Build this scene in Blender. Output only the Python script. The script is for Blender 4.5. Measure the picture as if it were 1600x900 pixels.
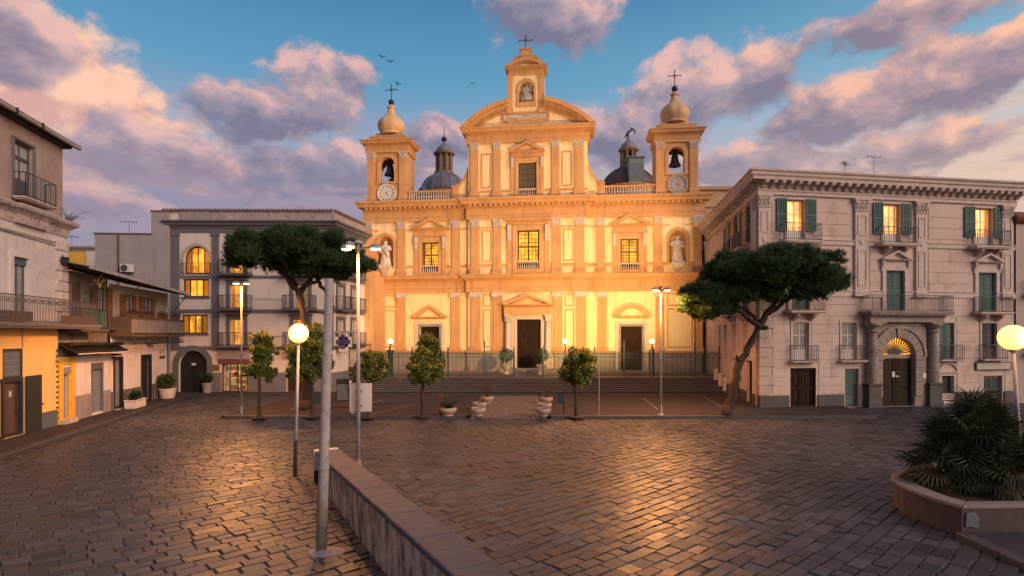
import bpy, bmesh, math, random
from math import sin, cos, pi, radians, atan2, sqrt, hypot
from mathutils import Vector, Matrix, noise as mnoise
random.seed(7)
for o in list(bpy.data.objects): bpy.data.objects.remove(o)
SC = bpy.context.scene
COL = SC.collection
# ------------------------------------------------------------------ camera
FOC, CXP, HOR, CAMH = 900.0, 800.0, 522.0, 4.0      # photograph: focal length in pixels, principal column, horizon row, eye height
cd = bpy.data.cameras.new('camera'); cam = bpy.data.objects.new('camera', cd); COL.objects.link(cam)
cd.sensor_width = 36.0; cd.lens = 36.0*FOC/1600.0; cd.shift_y = (HOR-450.0)/1600.0
cd.clip_start = 0.1; cd.clip_end = 3000
cam.location = (0, 0, CAMH); cam.rotation_euler = (radians(90), 0, 0)
SC.camera = cam
SC.render.resolution_x = 1024; SC.render.resolution_y = 576
SC.render.engine = 'CYCLES'
SC.view_settings.view_transform = 'Standard'; SC.view_settings.look = 'None'
SC.view_settings.gamma = 1.0; SC.view_settings.use_curve_mapping = False
SC.view_settings.exposure = 0.85
SUN_AZ, SUN_EL = 128.0, 24.0        # degrees clockwise from +Y, degrees above the horizon
SUN_STRENGTH, SUN_COL, SUN_ANGLE = 1.5, (1.0, 0.76, 0.62), 40.0
SKY_STRENGTH = 0.56

# ------------------------------------------------------------------ node expression helper
class E:
    """a node socket (or number) with arithmetic"""
    def __init__(s, t, v): s.t = t; s.v = v
    def _m(s, op, *a, clamp=False):
        n = s.t.nodes.new('ShaderNodeMath'); n.operation = op; n.use_clamp = clamp
        for i, q in enumerate((s,)+a):
            q = q.v if isinstance(q, E) else q
            if isinstance(q, (int, float)): n.inputs[i].default_value = q
            else: s.t.links.new(q, n.inputs[i])
        return E(s.t, n.outputs[0])
    def __add__(s, o): return s._m('ADD', o)
    def __radd__(s, o): return s._m('ADD', o)
    def __sub__(s, o): return s._m('SUBTRACT', o)
    def __rsub__(s, o): return E(s.t, float(o))._m('SUBTRACT', s)
    def __mul__(s, o): return s._m('MULTIPLY', o)
    def __rmul__(s, o): return s._m('MULTIPLY', o)
    def __truediv__(s, o): return s._m('DIVIDE', o)
    def max(s, o): return s._m('MAXIMUM', o)
    def min(s, o): return s._m('MINIMUM', o)
    def sqrt(s): return s._m('SQRT')
    def pow(s, o): return s._m('POWER', o)
    def clamp(s): return s._m('ADD', 0.0, clamp=True)
    def smooth(s, a, b, lo=0.0, hi=1.0):
        n = s.t.nodes.new('ShaderNodeMapRange'); n.interpolation_type = 'SMOOTHSTEP'
        s.t.links.new(s.v, n.inputs[0])
        for i, q in ((1, a), (2, b), (3, lo), (4, hi)): n.inputs[i].default_value = q
        return E(s.t, n.outputs[0])
def mixc(t, f, a, b, mode='MIX'):
    n = t.nodes.new('ShaderNodeMix'); n.data_type = 'RGBA'; n.blend_type = mode; n.clamp_factor = True
    for sock, q in ((n.inputs[0], f), (n.inputs[6], a), (n.inputs[7], b)):
        q = q.v if isinstance(q, E) else q
        if isinstance(q, (int, float)): sock.default_value = q
        elif isinstance(q, tuple): sock.default_value = (q[0], q[1], q[2], 1)
        else: t.links.new(q, sock)
    return n.outputs[2]
def vmul(t, vec, k):
    n = t.nodes.new('ShaderNodeVectorMath'); n.operation = 'MULTIPLY'; t.links.new(vec, n.inputs[0])
    n.inputs[1].default_value = k; return n.outputs[0]
def vadd(t, vec, k):
    n = t.nodes.new('ShaderNodeVectorMath'); n.operation = 'ADD'; t.links.new(vec, n.inputs[0])
    n.inputs[1].default_value = k; return n.outputs[0]
def fbm(t, vec, scale, detail=4, rough=.55, dist=0.0):
    n = t.nodes.new('ShaderNodeTexNoise'); n.inputs['Scale'].default_value = scale
    n.inputs['Detail'].default_value = detail; n.inputs['Roughness'].default_value = rough
    n.inputs['Distortion'].default_value = dist
    t.links.new(vec, n.inputs['Vector']); return E(t, n.outputs[0])

# ------------------------------------------------------------------ world: dusk sky with broken cumulus
def build_world():
    w = bpy.data.worlds.new('World'); SC.world = w; w.use_nodes = True
    w.cycles.sampling_method = 'MANUAL'; w.cycles.sample_map_resolution = 256
    t = w.node_tree; t.nodes.clear(); L = t.links
    out = t.nodes.new('ShaderNodeOutputWorld'); bg = t.nodes.new('ShaderNodeBackground')
    L.new(bg.outputs[0], out.inputs[0])
    tc = t.nodes.new('ShaderNodeTexCoord'); d = tc.outputs['Generated']
    sp = t.nodes.new('ShaderNodeSeparateXYZ'); L.new(d, sp.inputs[0])
    x, y, z = (E(t, sp.outputs[i]) for i in range(3))
    az = x._m('ARCTAN2', y); el = z._m('ARCSINE')
    sky = t.nodes.new('ShaderNodeTexSky'); sky.sky_type = 'NISHITA'; sky.sun_disc = False
    sky.sun_elevation = radians(SUN_EL); sky.sun_rotation = radians(SUN_AZ)
    sky.altitude = 50; sky.air_density = 1.3; sky.dust_density = 1.0; sky.ozone_density = 2.5
    side = az.smooth(-.35, .95)
    c = mixc(t, side, (.30, .265, .37), (.88, .64, .49))
    c = mixc(t, el.smooth(.20, .33), c, mixc(t, side, (.34, .42, .57), (.52, .55, .62)))
    c = mixc(t, el.smooth(.28, .42), c, mixc(t, side, (.11, .34, .54), (.22, .45, .62)))
    c = mixc(t, el.smooth(.38, .60), c, (.045, .185, .385))
    n = t.nodes.new('ShaderNodeVectorMath'); n.operation = 'SCALE'; L.new(sky.outputs[0], n.inputs[0]); n.inputs[3].default_value = .10
    c = mixc(t, .10, c, n.outputs[0])
    # clouds live in (azimuth, elevation), their outlines broken up by noise over the direction
    cmb = t.nodes.new('ShaderNodeCombineXYZ'); L.new(az.v, cmb.inputs[0]); L.new(el.v, cmb.inputs[1])
    def warp(vec, sc, amp, det):
        nz = t.nodes.new('ShaderNodeTexNoise'); nz.inputs['Scale'].default_value = sc; nz.inputs['Detail'].default_value = det
        L.new(d, nz.inputs['Vector'])
        a = t.nodes.new('ShaderNodeVectorMath'); a.operation = 'SUBTRACT'; L.new(nz.outputs['Color'], a.inputs[0]); a.inputs[1].default_value = (.5, .5, .5)
        b = t.nodes.new('ShaderNodeVectorMath'); b.operation = 'MULTIPLY_ADD'; L.new(a.outputs[0], b.inputs[0]); b.inputs[1].default_value = (amp, amp*.8, 0); L.new(vec, b.inputs[2])
        return b.outputs[0]
    P = warp(warp(cmb.outputs[0], 7.0, .075, 1), 22.0, .062, 3)
    def blob(px, py, rx, ry, rot=0.0):
        q = (px-CXP)/FOC; a0 = math.atan(q); e0 = math.atan((HOR-py)/FOC/sqrt(1+q*q)); ca = 1.0/(1+q*q)
        m = t.nodes.new('ShaderNodeMapping'); m.vector_type = 'TEXTURE'; L.new(P, m.inputs[0])
        m.inputs['Location'].default_value = (a0, e0, 0); m.inputs['Rotation'].default_value = (0, 0, radians(rot)); m.inputs['Scale'].default_value = (rx/FOC*ca, ry/FOC*sqrt(ca), 1)
        l = t.nodes.new('ShaderNodeVectorMath'); l.operation = 'LENGTH'; L.new(m.outputs[0], l.inputs[0])
        b = 1.0-E(t, l.outputs['Value'])
        dp = t.nodes.new('ShaderNodeVectorMath'); dp.operation = 'DOT_PRODUCT'; L.new(m.outputs[0], dp.inputs[0]); dp.inputs[1].default_value = (.45, .80, 0)
        return b, E(t, dp.outputs['Value'])
    def group(lst):
        B = None; S = None; W = None
        for a in lst:
            b, s = blob(*a); p = b.max(0.0); ps = p*s
            B = b if B is None else B.max(b); S = ps if S is None else S+ps; W = p if W is None else W+p
        return B, S/(W+.12)
    peach, ps = group([(10, 140, 250, 190), (125, 165, 150, 150), (200, 225, 210, 85)])
    body, bs = group([(420, 175, 165, 66, 8), (505, 135, 92, 66, 20), (230, 245, 170, 62), (430, 262, 220, 46), (25, 55, 130, 80, -15), (100, 315, 240, 30),
                      (1045, 170, 130, 85, 25), (1165, 125, 85, 78, 40), (1310, 175, 150, 66, 12), (1435, 125, 170, 82, 22), (1565, 75, 140, 72, 25),
                      (1430, 12, 260, 62, 6), (1480, 225, 190, 40, 14), (960, 225, 110, 70), (865, 25, 125, 58, -8), (700, 215, 95, 42, 15), (575, 268, 120, 45), (1240, 262, 260, 40)])
    n0 = fbm(t, vmul(t, d, (1, 1, 1.5)), 11.0, 7, .60, .20)
    n1 = fbm(t, vmul(t, vadd(t, d, (.020, .0, .020)), (1, 1, 1.5)), 11.0, 6, .60, .20)
    big = fbm(t, vadd(t, vmul(t, d, (1, 1, 2.2)), (3.1, 1.7, 0.4)), 2.6, 3, .55)
    away = az._m('ABSOLUTE').smooth(.74, 1.0).max(el.smooth(.52, .66))        # beyond the frame the same broken cover goes on
    body = body.max((big-.46)*4.0*away+away*.001-(1.0-away)*9)
    allb = body.max(peach)
    dn = allb*1.55+(n0-.5)*2.85-.10
    cover = dn.smooth(-.02, .60)
    light = (bs*1.45+(n0-n1)*2.9+.50-body.max(0.0)*.25)
    pe = (peach*2.2+(n0-.5)*1.2).smooth(.0, .55)*(1.0-(body*1.6+(n0-.5)).smooth(.15, .60)*.85)
    warm = (az.smooth(.12, .72)*.95)
    dark = mixc(t, warm, (.195, .190, .285), (.275, .220, .285))
    mid = mixc(t, warm, (.37, .305, .375), (.52, .345, .355))
    lit = mixc(t, warm, (.80, .48, .45), (1.02, .55, .37))
    cc = mixc(t, light.smooth(-.25, .62), dark, mid)
    cc = mixc(t, light.smooth(.40, 1.20), cc, lit)
    pl = ((n0-n1)*3.0+ps*.35+.55)
    pc = mixc(t, pl.smooth(.1, .95), (.74, .40, .34), (1.05, .62, .44))
    cc = mixc(t, pe, cc, pc)
    # low streaked layer towards the horizon
    low = fbm(t, vmul(t, d, (1, 1, 4.5)), 6.5, 5, .58)
    lowc = low.smooth(.38, .60)*el.smooth(.40, .24)
    lcol = mixc(t, low.smooth(.42, .72), mixc(t, side, (.48, .34, .40), (.95, .68, .50)), mixc(t, side, (.22, .20, .31), (.42, .30, .34)))
    c = mixc(t, lowc*.85, c, lcol)
    c = mixc(t, cover*.95*(el.smooth(.17, .33)*.55+.45), c, cc)
    c = mixc(t, el.smooth(.0, -.06), c, (.10, .085, .09))
    L.new(c, bg.inputs[0]); bg.inputs[1].default_value = SKY_STRENGTH
build_world()

sl = bpy.data.lights.new('sun', 'SUN'); so = bpy.data.objects.new('sun', sl); COL.objects.link(so)
sl.energy = SUN_STRENGTH; sl.angle = radians(SUN_ANGLE); sl.color = SUN_COL
_sd = Vector((sin(radians(SUN_AZ))*cos(radians(SUN_EL)), cos(radians(SUN_AZ))*cos(radians(SUN_EL)), sin(radians(SUN_EL))))
so.rotation_euler = _sd.to_track_quat('Z', 'Y').to_euler(); so.location = _sd*80

# ------------------------------------------------------------------ materials
MATS = {}
def M(name, col=None, rough=.8, var=.18, scale=1.2, streak=0.0, bump=0.0, bscale=25, metal=0.0, emit=None, es=0.0, dirt=None, dirt_amt=0.0, dstretch=(1, 1, 1), dth=(.50, .66), island=0.0, spec=None, transl=0.0, stretch=(1, 1, 1)):
    if name in MATS: return MATS[name]
    m = bpy.data.materials.new(name); m.use_nodes = True; t = m.node_tree; L = t.links
    b = t.nodes['Principled BSDF']
    g = t.nodes.new('ShaderNodeNewGeometry'); pos = g.outputs['Position']
    pos = vmul(t, pos, stretch)
    f = fbm(t, pos, scale, 6, .6)
    k = (f-.5)*(var*3.2)+1.0
    if streak:
        s_ = fbm(t, vmul(t, pos, (1, 1, .10)), 3.2, 5, .65)
        k = k*(1.0-s_.smooth(.50, .78)*streak)
    if island:
        r = t.nodes.new('ShaderNodeNewGeometry')
        k = k*((E(t, r.outputs['Random Per Island'])-.5)*island+1.0)
    cmb = t.nodes.new('ShaderNodeCombineXYZ')
    for i in range(3): L.new((k*col[i]).max(0.0).v, cmb.inputs[i])
    c = cmb.outputs[0]
    if dirt:
        dn = fbm(t, vadd(t, vmul(t, pos, dstretch), (5.3, 2.1, 9.7)), scale*2.3, 8, .68)
        c = mixc(t, dn.smooth(*dth)*dirt_amt, c, dirt)
    L.new(c, b.inputs['Base Color'])
    fr = fbm(t, pos, scale*4+1, 4, .6)
    L.new(((fr-.5)*.35+rough).clamp().v, b.inputs['Roughness'])
    b.inputs['Metallic'].default_value = metal
    if spec is not None: b.inputs['Specular IOR Level'].default_value = spec
    if emit:
        b.inputs['Emission Color'].default_value = (*emit, 1); b.inputs['Emission Strength'].default_value = es
    if bump:
        bn = t.nodes.new('ShaderNodeBump'); bn.inputs['Strength'].default_value = min(1, bump); bn.inputs['Distance'].default_value = .02
        L.new(fbm(t, pos, bscale, 5, .6).v, bn.inputs['Height']); L.new(bn.outputs[0], b.inputs['Normal'])
    if transl:
        tr = t.nodes.new('ShaderNodeBsdfTranslucent'); mx = t.nodes.new('ShaderNodeMixShader')
        L.new(c, tr.inputs[0]); mx.inputs[0].default_value = transl
        L.new(b.outputs[0], mx.inputs[1]); L.new(tr.outputs[0], mx.inputs[2])
        L.new(mx.outputs[0], t.nodes['Material Output'].inputs[0])
    MATS[name] = m; return m
def clear_glass():
    m = bpy.data.materials.new('window_glass'); m.use_nodes = True; t = m.node_tree; L = t.links
    tr = t.nodes.new('ShaderNodeBsdfTransparent'); gl = t.nodes.new('ShaderNodeBsdfGlossy'); gl.inputs['Roughness'].default_value = .06
    tr.inputs[0].default_value = (.95, .95, .93, 1)
    fr = t.nodes.new('ShaderNodeFresnel'); mx = t.nodes.new('ShaderNodeMixShader')
    L.new(fr.outputs[0], mx.inputs[0]); L.new(tr.outputs[0], mx.inputs[1]); L.new(gl.outputs[0], mx.inputs[2])
    L.new(mx.outputs[0], t.nodes['Material Output'].inputs[0]); return m
winglass = clear_glass()
def lit_pane(name, col, es, fold=0.0):
    """a lamp-lit window: glass over a lit room or a hanging curtain"""
    if name in MATS: return MATS[name]
    m = bpy.data.materials.new(name); m.use_nodes = True; t = m.node_tree; L = t.links
    b = t.nodes['Principled BSDF']; g = t.nodes.new('ShaderNodeNewGeometry')
    n = fbm(t, g.outputs['Position'], 1.3, 3, .5); n2 = fbm(t, vmul(t, g.outputs['Position'], (9, 9, .4)), 1.0, 2, .5)
    n3 = fbm(t, g.outputs['Position'], 3.7, 4, .6)
    k = (n.smooth(.28, .72)*.85+.40)*(1.0-(fold+.18)*n2.smooth(.4, .62))*(n3.smooth(.25, .7)*.55+.62)
    b.inputs['Base Color'].default_value = (.25, .16, .07, 1); b.inputs['Roughness'].default_value = .12
    b.inputs['Emission Color'].default_value = (*col, 1); L.new((k*es).v, b.inputs['Emission Strength'])
    MATS[name] = m; return m

cream = M('church_cream', (.86, .625, .335), .85, .12, .7, .36, .25, 30, dirt=(.55, .36, .19), dirt_amt=.32, dstretch=(1, 1, .35))
ochre = M('church_ochre', (.57, .295, .122), .85, .14, .8, .42, .25, 30, dirt=(.34, .19, .095), dirt_amt=.4, dstretch=(1, 1, .35))
cstone = M('church_pale_stone', (.56, .46, .40), .8, .14, 3.0, .1, .3, 30, dirt=(.28, .22, .19), dirt_amt=.3)
plinthst = M('church_plinth_stone', (.36, .29, .25), .8, .25, 1.5, .25, .4, 22, dirt=(.18, .14, .12), dirt_amt=.4)
domelead = M('dome_lead', (.16, .15, .17), .5, .3, 1.2, .35, .2, 20, dirt=(.30, .29, .30), dirt_amt=.35)
brownst = M('lantern_brown_stone', (.22, .145, .10), .8, .2, 2.0, .2, .3)
iron = M('dark_iron', (.025, .024, .026), .5, .2, 4, metal=.4)
bronze = M('bell_bronze', (.045, .040, .034), .45, .2, 3, metal=.6)
doorwood = M('door_wood', (.026, .012, .008), .75, .3, 2.5, bump=.3, bscale=18, stretch=(3, 3, .4), spec=.15)
palst = M('palace_stucco', (.53, .40, .33), .88, .14, .55, .28, .35, 24, dirt=(.28, .19, .155), dirt_amt=.5, dstretch=(1, 1, .6))
paltrim = M('palace_trim', (.51, .40, .335), .85, .16, 1.4, .25, .35, 24, dirt=(.26, .20, .17), dirt_amt=.4)
palportal = M('portal_stone', (.265, .205, .168), .85, .3, 1.6, .3, .5, 18, dirt=(.10, .075, .06), dirt_amt=.5)
basalt = M('dark_plinth', (.060, .050, .048), .7, .3, 2.0, .2, .4, 20)
greensh = M('green_shutter', (.010, .060, .050), .55, .25, 3)
whitefr = M('white_joinery', (.58, .50, .44), .5, .12, 3)
bwhite = M('corner_house_plaster', (.63, .52, .445), .88, .10, .6, .20, .25, 25, dirt=(.42, .33, .28), dirt_amt=.25)
bgrey = M('corner_house_trim', (.125, .112, .118), .8, .18, 1.5, .15, .3, 25)
brownfr = M('brown_joinery', (.075, .038, .022), .5, .2, 3)
concrete = M('grey_render', (.31, .265, .255), .9, .16, .7, .2, .3, 20, dirt=(.20, .17, .165), dirt_amt=.3)
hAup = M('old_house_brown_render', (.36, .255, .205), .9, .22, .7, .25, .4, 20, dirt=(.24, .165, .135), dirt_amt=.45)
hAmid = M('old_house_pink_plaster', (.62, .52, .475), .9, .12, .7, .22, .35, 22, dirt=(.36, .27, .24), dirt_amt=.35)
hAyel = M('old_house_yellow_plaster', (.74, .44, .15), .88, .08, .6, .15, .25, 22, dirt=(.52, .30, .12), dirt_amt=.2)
oldstone = M('old_cornice_stone', (.46, .36, .315), .88, .25, 2.2, .4, .5, 20, dirt=(.14, .10, .085), dirt_amt=.6)
yelpaint = M('yellow_paint', (.66, .34, .035), .7, .12, 1.5, .15)
blackgl = M('black_sheet', (.014, .013, .014), .35, .2, 3)
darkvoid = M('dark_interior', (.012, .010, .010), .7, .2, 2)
glassd = M('dark_glass', (.030, .034, .040), .08, .3, 1.5)
rusty = M('brown_wood', (.10, .052, .030), .75, .35, 2.5, .3)
shutmet = M('grey_roller_metal', (.23, .23, .245), .5, .15, 2, metal=.2)
orangelit = lit_pane('lit_orange', (1.0, .38, .022), 1.1)
yellowlit = lit_pane('lit_yellow', (1.0, .43, .045), 1.15)
curtlit = lit_pane('lit_curtain', (1.0, .42, .045), 1.1, .30)
churchlit = lit_pane('lit_church', (1.0, .41, .02), 1.1)
# ------------------------------------------------------------------ geometry helpers
class MB:
    def __init__(s): s.v = []; s.f = []
    def add(s, vs, fs):
        o = len(s.v); s.v += [tuple(p) for p in vs]; s.f += [tuple(i+o for i in f) for f in fs]; return s
    def box(s, x0, x1, y0, y1, z0, z1):
        return s.add([(x0,y0,z0),(x1,y0,z0),(x1,y1,z0),(x0,y1,z0),(x0,y0,z1),(x1,y0,z1),(x1,y1,z1),(x0,y1,z1)],
                     [(0,3,2,1),(4,5,6,7),(0,1,5,4),(1,2,6,5),(2,3,7,6),(3,0,4,7)])
    def rings(s, rings, cap=True, close=True):
        n = len(rings[0]); vs = [p for r in rings for p in r]; fs = []
        for k in range(len(rings)-1):
            for i in range(n if close else n-1):
                j = (i+1) % n; fs.append((k*n+i, k*n+j, (k+1)*n+j, (k+1)*n+i))
        if cap:
            fs.append(tuple(range(n-1, -1, -1))); fs.append(tuple((len(rings)-1)*n+i for i in range(n)))
        return s.add(vs, fs)
    def lathe(s, prof, n=16, c=(0, 0, 0), sx=1, sy=1, ph=0.0):
        return s.rings([[(c[0]+r*sx*cos(2*pi*i/n+ph), c[1]+r*sy*sin(2*pi*i/n+ph), c[2]+z) for i in range(n)] for r, z in prof])
    def tube(s, pts, rad, n=8):
        pts = [Vector(p) for p in pts]; rs = rad if isinstance(rad, (list, tuple)) else [rad]*len(pts)
        rr = []; up = Vector((0, 0, 1))
        for i, p in enumerate(pts):
            d = (pts[min(i+1, len(pts)-1)]-pts[max(i-1, 0)]).normalized()
            if i == 0: a = d.cross(up if abs(d.z) < .95 else Vector((0, 1, 0))).normalized()
            else: a = (a-d*a.dot(d)).normalized()
            b = a.cross(d).normalized()
            rr.append([tuple(p+rs[i]*(cos(2*pi*k/n)*a+sin(2*pi*k/n)*b)) for k in range(n)])
        return s.rings(rr)
    def prism(s, poly, y0, y1):
        """polygon in (x, z), extruded along y"""
        n = len(poly)
        vs = [(x, y0, z) for x, z in poly]+[(x, y1, z) for x, z in poly]
        fs = [tuple(range(n)), tuple(range(2*n-1, n-1, -1))]+[(i, i+n, (i+1) % n+n, (i+1) % n) for i in range(n)]
        return s.add(vs, fs)
    def prismz(s, poly, z0, z1):
        n = len(poly)
        vs = [(x, y, z0) for x, y in poly]+[(x, y, z1) for x, y in poly]
        fs = [tuple(range(n-1, -1, -1)), tuple(range(n, 2*n))]+[(i, (i+1) % n, (i+1) % n+n, i+n) for i in range(n)]
        return s.add(vs, fs)
    def strip(s, outer, inner, y0, y1):
        """band between two equally long (x, z) curves, extruded along y"""
        for i in range(len(outer)-1):
            s.prism([outer[i], outer[i+1], inner[i+1], inner[i]], y0, y1)
        return s
    def mould(s, s0, s1, yb, yf, prof):
        """moulding round three sides of [s0, s1]: profile of (overhang, z)"""
        return s.rings([[(s0-o, yb, z), (s0-o, yf-o, z), (s1+o, yf-o, z), (s1+o, yb, z)] for o, z in prof])
    def wall(s, S0, S1, Z0, Z1, ops, y=0.0, rev=.25):
        """sheet wall in plane y with openings (s0, s1, z0, z1[, arch]) and their reveals"""
        xs = sorted({S0, S1, *[a for o in ops for a in o[:2]]}); zs = sorted({Z0, Z1, *[a for o in ops for a in o[2:4]]})
        xs = [a for a in xs if S0 <= a <= S1]; zs = [a for a in zs if Z0 <= a <= Z1]
        for i in range(len(xs)-1):
            for j in range(len(zs)-1):
                cx, cz = (xs[i]+xs[i+1])/2, (zs[j]+zs[j+1])/2
                if any(o[0] < cx < o[1] and o[2] < cz < o[3] for o in ops): continue
                s.add([(xs[i], y, zs[j]), (xs[i+1], y, zs[j]), (xs[i+1], y, zs[j+1]), (xs[i], y, zs[j+1])], [(0, 1, 2, 3)])
        for o in ops:
            a, b, c, d = o[:4]
            if len(o) > 4 and o[4]:
                r = (b-a)/2; cz = d-r; N = 14
                arc = [((a+b)/2-r*cos(pi*k/N), cz+r*sin(pi*k/N)) for k in range(N+1)]
                for k in range(N):
                    p, q = arc[k], arc[k+1]
                    s.add([(p[0], y, p[1]), (q[0], y, q[1]), (q[0], y, d), (p[0], y, d)], [(0, 1, 2, 3)])
                path = [(a, c)]+arc+[(b, c)]
            else: path = [(a, c), (a, d), (b, d), (b, c)]
            path = path+[path[0]]
            for k in range(len(path)-1):
                p, q = path[k], path[k+1]
                s.add([(p[0], y, p[1]), (q[0], y, q[1]), (q[0], y+rev, q[1]), (p[0], y+rev, p[1])], [(0, 1, 2, 3)])
        return s
    def mesh(s, name):
        me = bpy.data.meshes.new(name); me.from_pydata(s.v, [], s.f); me.update()
        return me
def arc_pts(cx, cz, r, a0, a1, n=16):
    return [(cx+r*cos(radians(a0+(a1-a0)*k/n)), cz+r*sin(radians(a0+(a1-a0)*k/n))) for k in range(n+1)]
def frame_m(P, th): return Matrix.Translation(Vector((P[0], P[1], P[2] if len(P) > 2 else 0)))@Matrix.Rotation(th, 4, 'Z')
def setp(o, label=None, cat=None, group=None, kind=None):
    if label: o['label'] = label
    if cat: o['category'] = cat
    if group: o['group'] = group
    if kind: o['kind'] = kind
    return o
def thing(name, label, cat, loc=(0, 0, 0), rz=0.0, group=None):
    o = bpy.data.objects.new(name, None); COL.objects.link(o); o.empty_display_size = .3
    o.location = (loc[0], loc[1], loc[2] if len(loc) > 2 else 0); o.rotation_euler = (0, 0, rz)
    o['mw'] = 1; del o['mw']
    return setp(o, label, cat, group)
def rootm(o):
    return Matrix.Translation(o.location)@o.rotation_euler.to_matrix().to_4x4() @ Matrix.Diagonal((*o.scale, 1))
def worldm(o):
    return (worldm(o.parent)@rootm(o)) if o.parent else rootm(o)
def obj(name, mb, m, parent=None, frame=None, smooth=False, bevel=0.0, **kw):
    """one mesh object; frame = world matrix of its local axes (default: the parent's axes)"""
    me = mb if isinstance(mb, bpy.types.Mesh) else mb.mesh(name)
    if m is not None and not me.materials: me.materials.append(m)
    if smooth:
        me.polygons.foreach_set('use_smooth', [True]*len(me.polygons))
    o = bpy.data.objects.new(name, me); COL.objects.link(o)
    mtx = frame if frame is not None else None
    if parent:
        o.parent = parent
        if mtx is not None: mtx = worldm(parent).inverted()@mtx
    if mtx is not None:
        l, r, sc = mtx.decompose(); o.location = l; o.rotation_euler = r.to_euler(); o.scale = sc
    if bevel:
        b = o.modifiers.new('edge', 'BEVEL'); b.width = bevel; b.segments = 1; b.limit_method = 'ANGLE'
    return setp(o, **kw)
def inst(o, mtx, parent=None):
    """copy of a mesh object with a local matrix"""
    c = o.copy(); COL.objects.link(c); c.parent = parent if parent is not None else o.parent
    l, r, sc = mtx.decompose(); c.location = l; c.rotation_euler = r.to_euler(); c.scale = sc
    return c
def copy_tree(o, parent=None):
    c = o.copy(); COL.objects.link(c); c.parent = parent
    for ch in list(o.children): copy_tree(ch, c)
    return c
def smooth_by(o, ang=40):
    o.data.polygons.foreach_set('use_smooth', [True]*len(o.data.polygons))
    try: o.data.set_sharp_from_angle(angle=radians(ang))
    except Exception: pass
    return o
class Fac:
    """a facade: a vertical plane through P running along direction th; turns sight lines of the photograph into facade metres"""
    def __init__(s, P, th): s.P = P; s.th = th; s.u = (cos(th), sin(th)); s.m = frame_m(P, th)
    def s(s, px):
        q = (px-CXP)/FOC; return (q*s.P[1]-s.P[0])/(s.u[0]-q*s.u[1])
    def z(s, px, y): return CAMH+(HOR-y)/FOC*(s.P[1]+s.s(px)*s.u[1])
    def R(s, x0, x1, yt, yb):
        c = (x0+x1)/2; return s.s(x0), s.s(x1), s.z(c, yb), s.z(c, yt)
    def at(s, ss, out=0, z=0):
        p = s.m@Vector((ss, -out, z)); return p
def gp(px, y, z=0.0):
    d = FOC*(CAMH-z)/(y-HOR); return ((px-CXP)/FOC*d, d)
def bars_frame(mb, a, b, c, d, y0, y1, t):
    mb.box(a, a+t, y0, y1, c, d); mb.box(b-t, b, y0, y1, c, d); mb.box(a+t, b-t, y0, y1, d-t, d); mb.box(a+t, b-t, y0, y1, c, c+t)
    return mb
curtainm = M('curtain_cloth', (.60, .44, .26), .9, .12, 3, transl=.7)
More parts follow.
